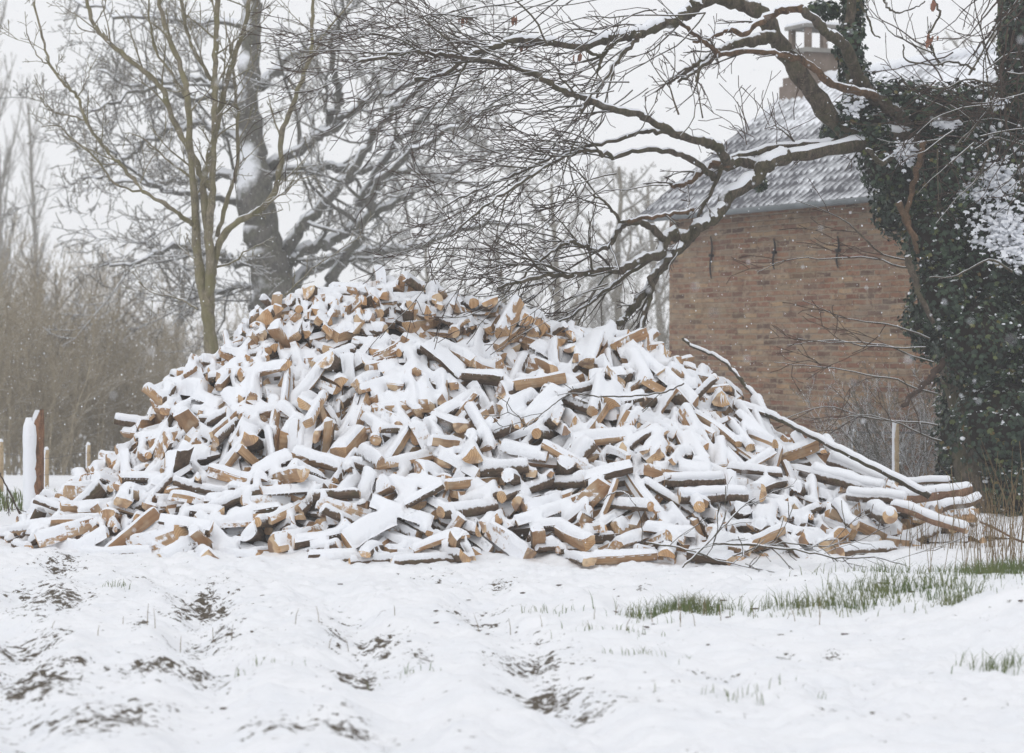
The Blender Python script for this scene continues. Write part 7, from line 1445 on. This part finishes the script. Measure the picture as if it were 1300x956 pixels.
def blob(mb_, c, rx, ry, rz, nu=12, nv=8, amp=.15):
    V = []; 
    for j in range(nv+1):
        th = math.pi*j/nv
        for i in range(nu):
            ph = 2*math.pi*i/nu; q_ = Vector((math.sin(th)*math.cos(ph), math.sin(th)*math.sin(ph), math.cos(th)))
            k_ = 1+amp*noise.noise(q_*2.2+Vector(c)*5); V.append((c[0]+rx*q_.x*k_, c[1]+ry*q_.y*k_, c[2]+rz*q_.z*k_))
    i = np.arange(nv)[:, None]*nu; j = np.arange(nu)[None, :]; k2 = (j+1) % nu
    mb_.add(V, np.stack([i+j, i+nu+j, i+nu+k2, i+k2], -1).reshape(-1, 4))
LT = np.array([(0, 0, 0), (.42, .18, .06), (.5, .62, .05), (.12, .62, .0), (0, 1.05, -.1), (-.12, .62, 0), (-.5, .62, .05), (-.42, .18, .06)])
LF = np.array([(0, 1, 2, 3), (0, 3, 4, 5), (0, 5, 6, 7)])
def leaves(mb_, n, pos, nrm, size):
    # nrm: leaf plane normal; leaf tip hangs down
    nrm = nrm/np.linalg.norm(nrm, axis=1)[:, None]
    down = np.array([0, 0, -1.])+rs.normal(0, .45, (n, 3)); t_ = down - (down*nrm).sum(1)[:, None]*nrm; t_ /= np.linalg.norm(t_, axis=1)[:, None]
    s_ = np.cross(t_, nrm)
    V = pos[:, None, :] + size[:, None, None]*(LT[None, :, 0:1]*s_[:, None, :] + LT[None, :, 1:2]*t_[:, None, :] + LT[None, :, 2:3]*nrm[:, None, :])
    mb_.add(V.reshape(-1, 3), (LF[None]+np.arange(n)[:, None, None]*8).reshape(-1, 4))
for bi, (px, py, rx, ry) in enumerate(BL):
    dpt = ID + .25 + .35*math.sin(bi*2.1); k_ = dpt/F
    c = P(px, py, dpt); ax_ = np.array([rx*k_, max(.16, min(.5, rx*k_*1.3)), ry*k_])
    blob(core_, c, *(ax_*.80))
    n = int(130 + 1500*(ax_[0]*ax_[2]+ax_[0]*ax_[1]+ax_[1]*ax_[2])*1.5)
    q_ = rs.normal(0, 1, (n, 3)); q_ /= np.linalg.norm(q_, axis=1)[:, None]
    lump = np.array([noise.noise(Vector(v)*2.6+Vector((bi*3, 0, 0))) for v in q_])
    rr_ = 1 + .22*lump + rs.normal(0, .09, n)
    pos = np.array(c)+q_*ax_*rr_[:, None]
    nr = q_/ax_; nr /= np.linalg.norm(nr, axis=1)[:, None]; nr = nr + rs.normal(0, .45, (n, 3)) + np.array([0, 0, .25])
    leaves(mb, n, pos, nr, rs.uniform(.035, .068, n))
    # snow pads caught on the outer leaves
    heavy = 1 if (1205 < px < 1320 and 170 < py < 345) else 0
    m_ = int(n*(.10 if heavy else .03))
    for j in rs.choice(n, m_, replace=False):
        if q_[j, 1] > .3 or q_[j, 2] < -.35: continue
        s_ = rs.uniform(.007, .022 if not heavy else .036)
        p_ = pos[j]; blob(sn, (p_[0], p_[1]-.02, p_[2]+.01), s_*rs.uniform(.8, 1.4), s_, s_*rs.uniform(.5, .9), 7, 5, .3)
# heavy clots of snow on the right shoulder of the ivy
lp = []
for (px, py, w_, h_, n) in ((1262, 225, 26, 20, 42), (1272, 285, 30, 26, 52), (1288, 310, 24, 22, 38), (1232, 240, 18, 14, 22), (1217, 204, 6, 5, 6), (1262, 130, 12, 6, 10), (1200, 157, 14, 5, 12), (1150, 195, 14, 14, 14), (1085, 130, 10, 20, 10)):
    for k in range(int(n*2)):
        x_ = px+rnd.gauss(0, w_*.55); y_ = py+rnd.gauss(0, h_*.55); s_ = rnd.uniform(.010, .030)
        lp.append(tuple(P(px+rnd.gauss(0, w_*.6), py+rnd.gauss(0, h_*.6), ID-.37+rnd.uniform(-.08, .1)))); lp.append(tuple(P(px+rnd.gauss(0, w_*.7), py+rnd.gauss(0, h_*.7), ID-.37+rnd.uniform(-.08, .1))))
        blob(sn, P(x_, y_, ID-.36+rnd.uniform(-.06, .1)), s_*rnd.uniform(.9, 1.4), s_, s_*rnd.uniform(.5, .9), 8, 6, .35)
lp = np.array(lp); leaves(sn, len(lp), lp, rs.normal(0, .4, (len(lp), 3))+np.array([-.1, -.7, .75]), rs.uniform(.03, .065, len(lp)))
iv = tb(mb, 'ivy', M['ivy'], ivt, il, False); tb(core_, 'ivy_light_block', M['core'], iv, il); tb(sn, 'snow', M['snow'], iv, il)  # core_: dark lumps added inside the ivy leaves to block light

# ------------------------------------------------------------------ far trees and scrub (a few shapes, copied)
def merged(tws):
    mb = MB()
    for t_ in tws: mb.V += t_.V; mb.Fq += [(f+mb.n, m_) for f, m_ in t_.Fq]; mb.n += t_.n
    return mb
def bare_tree_meshes(seed, h, spread, kind):
    rs = random.Random(seed); tw = [MB() for _ in range(5)]
    if kind == 'fast':      # poplar: steep rods close to the trunk
        A = dict(maxl=3, nch=[34, 5, 3, 0], gn=[.02, .05, .07, .1], up=[.03, .10, .1, .1], lenr=[.24, .5, .5, .4], ang=(18, 32), segl=[.6, .4, .3, .25], sides=[7, 4, 3, 3], rmin=.008, rr=.28, first=.1)
        grow(tw, (0, 0, 0), (0, 0, 1), h, h*.012, 0, A, rs)
    elif kind == 'scrub':   # many stems from the foot
        A = dict(maxl=3, nch=[7, 6, 4, 0], gn=[.07, .12, .16, .2], up=[.05, .06, .05, .04], lenr=[.5, .5, .5, .4], ang=(18, 50), segl=[.35, .25, .18, .15], sides=[5, 4, 3, 3], rmin=.006, rr=.5, first=.12)
        for k in range(11):
            a = rs.uniform(0, 6.28); t_ = rs.uniform(0, spread)
            grow(tw, (math.cos(a)*spread*.5*rs.random(), math.sin(a)*spread*.5*rs.random(), -.2), (math.cos(a)*t_*.35, math.sin(a)*t_*.35, 1), h*rs.uniform(.55, 1.05), .028, 0, A, rs)
    else:
        A = dict(maxl=4, nch=[10, 6, 5, 4, 0], gn=[.05, .14, .2, .25, .25], up=[.03, .04, .04, .03, 0], lenr=[.5, .5, .5, .45, .4], ang=(28, 62), segl=[.5, .4, .3, .22, .2], sides=[8, 5, 4, 3, 3], rmin=.010, rr=.45, first=.22)
        grow(tw, (0, 0, -.2), (0, 0, 1), h, h*.022, 0, A, rs)
    tr = tw[0]; rest_ = merged(tw[1:]); return tr, rest_
FARM = {}
def far(name, key, label, cat_, px, d, sc, rz, group, mat='far_bark', h=8, spread=1.5, kind='tree', seed=1):
    if key not in FARM:
        a, b2 = bare_tree_meshes(seed, h, spread, kind); FARM[key] = (a.mesh('trunk', M[mat]), b2.mesh('crown', M[mat]))
    X = (px-650)/F*d
    t = thing(name, label, cat_, (X, d, gz(X, d)-.05), group)
    for me, nm in zip(FARM[key], ('trunk' if kind != 'scrub' else 'shoots', 'crown')):
        o = bpy.data.objects.new(nm, me); link(o, t); o.rotation_euler = (0, 0, rz); o.scale = (sc, sc, sc)
    return t
rnd = random.Random(31)
for px, d, sc, lab in ((-22, 92, 1.25, 'tall pale poplar cut by the left edge of the view'), (14, 96, 1.15, 'tall faint poplar just inside the left edge'), (42, 100, .8, 'lower faint poplar right of the taller ones')):
    far('poplar', 'pop', lab, 'tree', px, d, sc, rnd.uniform(0, 6), 'poplars at the far left', h=16, kind='fast', seed=5)
far('bare_tree', 'bt', 'faint bare tree beyond the ivy at the top right', 'tree', 1262, 62, 1.22, 1.0, 'bare trees in the haze', h=8, seed=6)
BT = [(470, 60, .62, 'a'), (560, 66, .72, 'b'), (640, 58, .66, 'a'), (715, 64, .8, 'b'), (790, 60, .78, 'a'), (842, 70, .8, 'b'), (150, 60, .6, 'a'), (215, 66, .72, 'b'), (90, 58, .6, 'b')]
NB = ['just left of the summit', 'right of the summit', 'behind the drooping twigs, centre', 'behind the twigs, right of centre', 'left of the house', 'touching the house corner', 'between slim tree and scrub, left one', 'close behind the slim tree on its left', 'among the left scrub, tallest']
for (px, d, sc, k), n_ in zip(BT, NB):
    far('bare_tree', 'bt'+k, 'hazy grey bare tree '+n_, 'tree', px, d, sc, rnd.uniform(0, 6), 'bare trees in the haze', h=8, seed=6 if k == 'a' else 9)
SC = []
wh = ['at the far left edge', 'behind the tall post', 'between the posts', 'behind the left toe', 'above the left shoulder', 'left of the slim tree', 'right of the slim tree', 'below the oak limbs']
for row, (d, hs_) in enumerate(((40, .6), (48, .8), (58, 1.0))):
    for i in range(8):
        px = -30 + i*(36 if row < 2 else 50) + rnd.uniform(-8, 8) + row*6
        s_ = hs_*(1.05 if px < 130 else .78)*rnd.uniform(.85, 1.1)
        SC.append((px, d+rnd.uniform(-1.5, 1.5), s_, row))
RN = ['nearest', 'middle', 'furthest']; cntr = {}
for px, d, s_, row in sorted(SC, key=lambda q: (q[3], q[0])):
    n_ = cntr.get(row, 0); cntr[row] = n_+1
    far('scrub_bush', 'sc%d' % (n_ % 3), f'{ORD[min(n_, 11)]} leafless brown bush in the {RN[row]} row of scrub', 'bush', px, d, s_, rnd.uniform(0, 6), 'brown scrub at the left', 'scrub_bark', 5.2, 1.6, 'scrub', 40+n_ % 3)
for i, (px, d, s_) in enumerate(((540, 52, .6), (600, 50, .62), (665, 54, .7), (730, 50, .66), (790, 52, .7), (838, 48, .55), (480, 54, .6))):
    far('scrub_bush', 'scg%d' % (i % 2), f'{ORD[i]} grey bush low behind the heap and the oak', 'bush', px, d, s_, rnd.uniform(0, 6), 'grey bushes behind the heap', 'far_bark', 5.2, 1.6, 'scrub', 50+i % 2)
# low bramble by the house wall
for i, (px, d, s_, lab) in enumerate(((1105, 26.5, .26, 'low bramble left of the pale post at the wall'), (1150, 26.0, .29, 'low bramble right of the pale post'), (1185, 25.5, .26, 'low bramble at the foot of the ivy'), (1128, 27.5, .27, 'bramble close against the brick wall'))):
    far('bramble', 'br', lab, 'bush', px, d, s_, rnd.uniform(0, 6), 'brambles by the wall', 'oak_bark', 5.2, 2.6, 'scrub', 61)

# ------------------------------------------------------------------ fences
def post(name, label, px, ytop, ybase, d, w_, mat, group=None, notch=False, lean=0):
    b0 = P(px, ybase, d); t0 = P(px+lean, ytop, d); b0.z = gz(b0.x, b0.y)-.05
    t = thing(name, label, 'post', b0, group); ol_ = np.array(b0)
    mb = MB(); n = 9; V = []
    r = w_/F*d/2
    for j in range(n):
        f = j/(n-1); c = b0.lerp(t0, f)
        for i in range(10):
            a = i*2*math.pi/10; k = 1+.10*noise.noise(Vector((math.cos(a)*1.5, math.sin(a)*1.5, f*5+px)))
            z = c.z
            if notch and j == n-1 and math.cos(a) < -.3: z -= .14
            V.append((c.x+r*k*math.cos(a), c.y+r*k*math.sin(a), z))
    fs = [(j*10+i, j*10+(i+1) % 10, (j+1)*10+(i+1) % 10, (j+1)*10+i) for j in range(n-1) for i in range(10)]
    mb.add(V, fs + [tuple((n-1)*10+i for i in range(10))]); tb(mb, 'shaft', M[mat], t, ol_)
    if not notch:
        mb = MB(); blob(mb, (t0.x, t0.y, t0.z+.005), r*.95, r*.95, .03, 10, 6, .2); tb(mb, 'snow_cap', M['snow'], t, ol_)
    else:
        mb = MB(); c = [tuple(b0.lerp(t0, f)+Vector((-r*.20, -r*.40, 0))) for f in np.linspace(.1, .93, 12)]
        mb.tube(c, [r*.5, r*.74, r*.80, r*.72, r*.82, r*.76, r*.82, r*.78, r*.82, r*.82, r*.76, r*.5], 8); tb(mb, 'snow', M['snow'], t, ol_)
    return t
post('fence_post', 'thick leaning post plastered with snow on its left side, left of the heap', 43, 520, 652, 22.2, 26, 'post_wood', 'old fence posts', True)
post('fence_post', 'short snowy post right behind the thick snowy post', 59, 571, 636, 27.5, 6.5, 'pale_post', 'old fence posts')
post('fence_post', 'thin snowy post close to the left toe of the heap', 112, 565, 632, 28.5, 6, 'pale_post', 'old fence posts')
post('fence_post', 'pale post at the very left edge of the view', 1, 561, 642, 26, 7, 'pale_post', 'old fence posts')
post('fence_post', 'pale bare stake in the bramble by the brick wall', 1137, 538, 612, 24.6, 9, 'pale_post', 'old fence posts')
def wire(label, pts, r=.0022):
    mb = MB(); c = cat([P(*p) for p in pts], 4); mb.tube(c, [r]*len(c), 4, 0, False)
    o = mb.build('fence_wire', M['wire']); tag(o, label, 'wire')
wire('upper fence wire strung between the small posts at the left', [(1, 575, 26), (59, 582, 27.4), (112, 575, 28.4), (200, 578, 30)])
wire('lower fence wire strung between the small posts at the left', [(1, 600, 26), (59, 603, 27.4), (112, 597, 28.4), (200, 598, 30)])
wire('snowy wire running from the stake to the ivy', [(1080, 549, 27), (1137, 549, 26.1), (1195, 550, 25)], .010)
post('fence_post', 'second short pale stake left of the taller one by the brick wall', 1084, 548, 612, 26.8, 7, 'pale_post', 'old fence posts')

# ------------------------------------------------------------------ big logs and poles at the right toe, laid by hand
def rough_log(name, label, a, b_, r0, r1, mat='bark', endm='end', cat_='log', sd=0, flat=1.0, group=None, snow=1.0):
    a = Vector(a); b_ = Vector(b_); n = 11
    ax_ = (b_-a).normalized(); s_ = ax_.cross(Vector((0, 0, 1))).normalized(); u_ = s_.cross(ax_)
    t = thing(name, label, cat_, a, group); o_ = np.array(a); mb = MB(); V = []; K = 14; C = []; RR = []
    for j in range(n):
        f = j/(n-1); c = a.lerp(b_, f)+u_*.012*noise.noise(Vector((sd, f*2.2, 0)))*2; rr_ = (r0+(r1-r0)*f)
        C.append(c); RR.append(rr_)
        for i in range(K):
            g_ = i*2*math.pi/K; k = (1/max(abs(math.cos(g_)), abs(math.sin(g_)))**.7 if mat != 'bark' else 1)+.10*noise.noise(Vector((math.cos(g_)*1.3+sd, math.sin(g_)*1.3, f*2)))+.06*noise.noise(Vector((math.cos(g_)*4+sd, math.sin(g_)*4, f*14)))
            V.append(tuple(c + s_*math.cos(g_)*rr_*k + u_*math.sin(g_)*rr_*k*flat))
    fs = [(j*K+i, (j+1)*K+i, (j+1)*K+(i+1) % K, j*K+(i+1) % K) for j in range(n-1) for i in range(K)]
    mb.add(V, fs); tb(mb, 'bark' if mat == 'bark' else 'shaft', M[mat], t, o_)
    mb = MB(); mb.add(V, [tuple(range(K)), tuple((n-1)*K+i for i in reversed(range(K)))])
    mb2 = MB(); mb2.add([V[i] for i in range(K)] + [V[(n-1)*K+i] for i in range(K)], [tuple(range(K)), tuple(K+i for i in reversed(range(K)))])
    tb(mb2, 'cut_end', M[endm], t, o_, False)
    if snow:
        mb = MB(); c = []; r = []
        m_ = 26
        for j in range(m_):
            f = j/(m_-1); i = f*(n-1); i0 = min(n-2, int(i)); w = i-i0
            cc = C[i0].lerp(C[i0+1], w); rr_ = RR[i0]*(1-w)+RR[i0+1]*w; nz_ = noise.noise(Vector((sd*3, f*7, 2)))
            e_ = min(1, min(f, 1-f)/.05+.35)
            c.append(tuple(cc+u_*rr_*(flat*.62+.12*nz_)+Vector((0, -.01, 0)))); r.append(rr_*(.82+.16*nz_)*e_*snow)
        # flattened pillow of snow along the log
        c = np.array(c); K2 = 10; V2 = []
        for j in range(m_):
            for i in range(K2):
                g_ = i*2*math.pi/K2; V2.append(tuple(Vector(c[j])+s_*math.cos(g_)*r[j]*1.12+u_*math.sin(g_)*(r[j]*.42*flat+.022)))
        f2 = [(j*K2+i, (j+1)*K2+i, (j+1)*K2+(i+1) % K2, j*K2+(i+1) % K2) for j in range(m_-1) for i in range(K2)]
        mb.add(V2, f2+[tuple(range(K2)), tuple((m_-1)*K2+i for i in reversed(range(K2)))]); tb(mb, 'snow_cap', M['snow'], t, o_)
    return t
def rl(label, x0, y0, d0, x1, y1, d1, rpx, **k):
    rough_log('long_log', label, P(x0, y0, d0), P(x1, y1, d1), rpx*.82/F*d0, rpx*.75/F*d1, group='long logs at the right toe', **k)
rl('fat barked log lying on the right flank, dark bark facing the camera', 1030, 598, 18.9, 1122, 622, 18.7, 13, sd=1)
rl('barked log lying just above the fat one', 1053, 583, 19.3, 1124, 612, 19.1, 11, sd=2)
rl('snow-white log ending square at the right toe', 1140, 632, 19.0, 1231, 622, 19.2, 11, sd=3, mat='plank_wood')
rl('thin far log level behind the right toe', 1140, 612, 20.6, 1206, 610, 20.6, 5, sd=4)
rl('short barked log at the outermost right toe', 1192, 646, 18.8, 1243, 633, 19.1, 8, sd=5)
rl('brown weathered beam slanting down to the right', 1132, 642, 18.2, 1228, 672, 17.9, 8, sd=6, mat='plank_wood', endm='wood')
rl('round log facing the camera under the beam', 1108, 648, 18.3, 1130, 656, 17.7, 13, sd=7)
rl('snowy log lying crosswise below the fat barked log', 1076, 627, 18.6, 1150, 634, 18.4, 10, sd=8)
rl('long dark-ended log lying level at mid right', 862, 630, 17.9, 948, 628, 18.0, 12, sd=9)
rl('barked log lying level above the dark-ended one', 842, 610, 18.2, 918, 608, 18.3, 10, sd=10)
rl('slanting log with dark end low on the right toe', 1062, 640, 18.2, 1085, 668, 17.8, 9, sd=11)
rl('level log poking out dark from the left shoulder', 146, 532, 20.0, 212, 542, 20.0, 8, sd=12)
rl('big stump-like log lying at the left toe near the post', 70, 668, 18.6, 132, 655, 18.9, 14, sd=13)
rl('low log at the very left toe in the snow', 18, 674, 19.0, 68, 668, 19.0, 9, sd=14)
rough_log('plank', 'reddish plank lying in the snow among dry stalks at right', P(1252, 662, 18.8), P(1312, 690, 18.0), .05, .045, 'plank_wood', 'wood', 'plank', 20, .4, snow=.5)
def stick(label, pts, r0, r1, mat='limb_bark', snowk=1., cat_='branch', name='fallen_branch', twn=0, sd=0, L=.5):
    c = cat([P(*p) for p in pts], 6); r = np.linspace(r0, r1, len(c)); c = c+np.random.RandomState(sd).normal(0, .0035, c.shape)
    t = thing(name, label, cat_, c[0]); o_ = c[0].copy(); mb = MB(); mb.tube(c, r, 7)
    if twn:
        q = [MB() for _ in range(4)]; rs_ = random.Random(sd); A = dict(ia); A['bias'] = None; A['up'] = [0, 0, 0, 0]
        sprouts_along(q, c, r, twn, L, A, rs_, 2, .15, .6, .006)
        for z_ in q: mb.V += z_.V; mb.Fq += [(f+mb.n, m_) for f, m_ in z_.Fq]; mb.n += z_.n
    tb(mb, 'stick_wood', M[mat], t, o_)
    if snowk:
        mb = MB(); snow_ridge(mb, c, r, snowk, sd); tb(mb, 'snow', M['snow'], t, o_)
stick('long crooked snowy pole leaning down the right flank of the heap', [(866, 429, 20.6), (880, 440, 20.6), (905, 450, 20.5), (925, 464, 20.4), (943, 486, 20.3), (957, 500, 20.2), (966, 518, 19.9), (978, 527, 19.8), (1000, 537, 19.6), (1040, 558, 19.2), (1075, 575, 18.95), (1130, 603, 18.7), (1180, 630, 18.6)], .012, .030, snowk=1.15, sd=3)
stick('thin dark twig lying across the upper middle of the heap', [(868, 486, 18.75), (845, 497, 18.7), (800, 503, 18.65), (760, 503, 18.6), (725, 500, 18.6), (705, 512, 18.55), (680, 532, 18.5), (664, 545, 18.4)], .008, .004, snowk=0, twn=5, sd=4)
stick('fine twig hanging over the upper heap right of the summit', [(622, 452, 19.6), (650, 432, 19.6), (680, 415, 19.6), (712, 400, 19.7)], .004, .002, snowk=0, twn=3, sd=5, L=.3)
stick('bent thin twig arched over the lower middle of the heap', [(766, 636, 17.4), (775, 627, 17.4), (795, 626, 17.4), (808, 645, 17.3), (814, 662, 17.3), (816, 690, 17.3)], .005, .003, snowk=.6, sd=6)
stick('thin branch fanned on the snow below the right toe', [(905, 690, 17.2), (950, 692, 17.1), (1010, 698, 17.0), (1060, 708, 16.9), (1110, 708, 16.9), (1150, 718, 16.7)], .010, .004, snowk=.5, twn=8, sd=7)
stick('dark twig rising steeply at the lower right foot of the heap', [(862, 725, 16.9), (905, 683, 17.3), (935, 650, 17.6), (958, 632, 17.8)], .009, .004, snowk=.5, twn=4, sd=8)
stick('forked twig on the snow at the centre right', [(820, 688, 17.3), (880, 700, 17.2), (930, 716, 17.0), (1000, 728, 16.6)], .008, .003, snowk=.5, twn=6, sd=9)
stick('short twig pile strand left of the long branch', [(930, 705, 17.0), (985, 690, 17.2), (1040, 694, 17.2), (1075, 688, 17.2)], .007, .003, snowk=0, twn=6, sd=10)
stick('reddish stalk bent beside the thick snowy post', [(0, 600, 21), (12, 625, 21), (24, 650, 21), (30, 668, 21)], .006, .010, 'twig_bark', 0, twn=5, sd=11, L=.3)

# ------------------------------------------------------------------ grass, dry stalks, litter
def blades(mb_, n, xc, yc_, sx, sy, h0, h1, w_, rs_, lean=.85, clump=True):
    for k in range(n):
        x = rs_.gauss(xc, sx) if clump else rs_.uniform(xc-sx, xc+sx); y = rs_.gauss(yc_, sy) if clump else rs_.uniform(yc_-sy, yc_+sy)
        z = gzv(x, y); h = rs_.uniform(h0, h1); a = rs_.uniform(0, 6.28); lx, ly = math.cos(a)*lean*rs_.uniform(.2, 1.2), math.sin(a)*lean*rs_.uniform(.2, 1.2)
        q = rs_.uniform(0, 3.14); wx, wy = math.cos(q)*w_, math.sin(q)*w_
        V = [(x-wx, y-wy, z-.02), (x+wx, y+wy, z-.02), (x+lx*h*.35-wx*.7, y+ly*h*.35-wy*.7, z+h*.55), (x+lx*h*.35+wx*.7, y+ly*h*.35+wy*.7, z+h*.55), (x+lx*h, y+ly*h, z+h*.92)]
        mb_.add(V, [(0, 1, 3, 2), (2, 3, 4)])
_gc = {}
def gzv(x, y):
    k = (round(x*12), round(y*12))
    if k not in _gc: _gc[k] = gz(k[0]/12, k[1]/12)
    return _gc[k]
def gpt(px, py):       # ground point seen at a photo pixel
    d = F*CZ/(py-433); return (px-650)/F*d, d
rs_ = random.Random(12)
mb = MB()
for px, py, n, sx, sy in ((860, 778, 320, .17, .10), (885, 776, 160, .10, .08), (1010, 778, 120, .16, .10), (1060, 778, 260, .20, .12), (1110, 768, 200, .15, .20), (1150, 764, 230, .16, .22), (1195, 768, 130, .14, .2), (1250, 752, 300, .13, .2), (1285, 742, 560, .13, .2),
                         (1215, 790, 130, .10, .10), (1130, 740, 160, .3, .12), (1280, 850, 110, .12, .1), (930, 785, 70, .3, .1), (820, 835, 24, .12, .06), (330, 845, 16, .10, .05), (520, 855, 14, .10, .05), (150, 747, 22, .05, .04), (700, 780, 26, .14, .08), (780, 805, 40, .2, .1), (960, 880, 40, .2, .1)):
    x, y = gpt(px, py); blades(mb, n, x, y, sx, sy, .03, .13 if n > 100 else .06, .0030, rs_)
x0_, y0_ = gpt(60, 645); blades(mb, 1500, x0_-.2, y0_+.6, 1.0, 1.0, .05, .16, .005, rs_, .4, False)
o = mb.build('grass', M['grass'], None, False); tag(o, 'green grass blades poking through the snow', kind='stuff')
mb = MB()
for px, py, n, sx, sy, h0, h1 in ((1262, 735, 50, .22, .2, .2, .7), (1290, 720, 40, .15, .3, .3, .9), (1180, 705, 34, .25, .2, .1, .35), (1240, 700, 34, .2, .2, .15, .5), (900, 790, 20, .6, .2, .05, .12), (300, 800, 16, .8, .3, .05, .12)):
    x, y = gpt(px, py)
    for k in range(n):
        xx, yy = rs_.gauss(x, sx), rs_.gauss(y, sy); z = gzv(xx, yy); h = rs_.uniform(h0, h1); lx, ly = rs_.gauss(0, .25), rs_.gauss(0, .2)
        pts = [(xx, yy, z-.02), (xx+lx*h*.3, yy+ly*h*.3, z+h*.5), (xx+lx*h, yy+ly*h, z+h)]
        mb.tube(pts, [.0028, .0022, .0012], 3, 0, False)
for px, y0__, y1__ in ((1205, 590, 705), (1186, 620, 700), (1166, 660, 712), (1280, 600, 700), (1296, 560, 700)):
    a = P(px, y1__, 17.9); b2 = P(px+rs_.uniform(-8, 8), y0__, 17.9); c = cat([a, a.lerp(b2, .5)+Vector((.03, 0, 0)), b2], 5); mb.tube(c, np.linspace(.005, .002, len(c)), 4, 0, False)
o = mb.build('dry_stalks', M['straw'], None, True); tag(o, 'pale dry grass stalks and weeds standing in the snow', kind='stuff')
# scraps of bark and soil clods on the snow
mb = MB()
for k in range(110):
    px = rs_.uniform(-40, 1340); py = 700 + abs(rs_.gauss(0, 60)) + rs_.uniform(0, 50)
    x, y = gpt(px, min(py, 940)); z = gzv(x, y); s_ = rs_.uniform(.003, .010)
    blob(mb, (x, y, z+.001), s_*rs_.uniform(1, 4), s_, s_*.6, 6, 4, .5)
flat_mat('litter', (.10, .065, .04), .9, .5)
o = mb.build('wood_litter', M['litter'], None, False); tag(o, 'small scraps of bark and clods scattered on the snow', kind='stuff')

# ------------------------------------------------------------------ falling snow
rs = np.random.RandomState(9); n = 26000
c = np.stack([rs.uniform(-9, 9, n), rs.uniform(3.5, 40, n), rs.uniform(0, 9, n)], -1); s_ = rs.uniform(.0022, .0062, n)
T_ = np.array([(1, 0, 0), (-1, 0, 0), (0, 1, 0), (0, -1, 0), (0, 0, 1), (0, 0, -1)])*np.array([1, 1, 1.25])
Fc = np.array([(0, 2, 4), (2, 1, 4), (1, 3, 4), (3, 0, 4), (2, 0, 5), (1, 2, 5), (3, 1, 5), (0, 3, 5)])
mb = MB(); mb.add((c[:, None]+s_[:, None, None]*T_[None]).reshape(-1, 3), (Fc[None]+np.arange(n)[:, None, None]*6).reshape(-1, 3))
o = mb.build('falling_snow', M['snow'], None, True); tag(o, 'snowflakes falling through the air', kind='stuff')

HAZE = .0024
# ------------------------------------------------------------------ camera, light, air
cam = bpy.data.cameras.new('camera'); co = bpy.data.objects.new('camera', cam); COL.objects.link(co)
co.location = (0, 0, CZ); co.rotation_euler = (math.pi/2, 0, 0)
cam.sensor_width = 36; cam.lens = 36*F/1300; cam.shift_y = -45/1300; cam.clip_end = 3000; cam.clip_start = .1
cam.dof.use_dof = True; cam.dof.focus_distance = 19.6; cam.dof.aperture_fstop = 2.8
scene.camera = co
w = bpy.data.worlds.new('World'); scene.world = w; w.use_nodes = True
nt = w.node_tree; bg = nt.nodes['Background']
sky = nt.nodes.new('ShaderNodeTexSky'); sky.sky_type = 'NISHITA'; sky.sun_disc = False
sky.sun_elevation = R(48); sky.sun_rotation = R(200); sky.air_density = 1; sky.dust_density = 3
hs = nt.nodes.new('ShaderNodeHueSaturation'); hs.inputs['Saturation'].default_value = .12; nt.links.new(sky.outputs[0], hs.inputs['Color'])
mx = nt.nodes.new('ShaderNodeMix'); mx.data_type = 'RGBA'; mx.inputs[0].default_value = .9
nt.links.new(hs.outputs[0], mx.inputs[6]); mx.inputs[7].default_value = (9.4, 9.5, 9.75, 1)       # overcast: an even grey-white layer of cloud
nt.links.new(mx.outputs[2], bg.inputs[0]); bg.inputs[1].default_value = .1
sl = bpy.data.lights.new('sun', 'SUN'); sl.energy = .6; sl.angle = R(30); sl.color = (1, .97, .93)
so = bpy.data.objects.new('sun', sl); COL.objects.link(so)
el, rot = R(48), R(200)
d = Vector((math.sin(rot)*math.cos(el), math.cos(rot)*math.cos(el), math.sin(el)))
so.rotation_euler = d.to_track_quat('Z', 'Y').to_euler()
if HAZE:
    mb = MB(); mb.box((0, 50, 11.5), (240, 130, 29)); m = bpy.data.materials.new('haze'); m.use_nodes = True
    nt = m.node_tree; nt.nodes.clear(); out = nt.nodes.new('ShaderNodeOutputMaterial'); pv = nt.nodes.new('ShaderNodeVolumePrincipled')
    pv.inputs['Color'].default_value = (.985, .99, .995, 1); pv.inputs['Density'].default_value = HAZE; pv.inputs['Anisotropy'].default_value = .2
    nt.links.new(pv.outputs[0], out.inputs['Volume'])
    ho_ = mb.build('haze', m, None, False); tag(ho_, 'pale snowy haze that fades the far trees', kind='stuff')
vs = scene.view_settings; vs.view_transform = 'Standard'; vs.look = 'None'; vs.exposure = 0; vs.gamma = 1; vs.use_curve_mapping = False
c = scene.cycles; c.use_denoising = True; c.max_bounces = 6; c.diffuse_bounces = 4; c.glossy_bounces = 2; c.volume_bounces = 2; c.transmission_bounces = 2
c.use_adaptive_sampling = True; c.adaptive_threshold = .02
try: c.volume_step_rate = 5
except Exception: pass
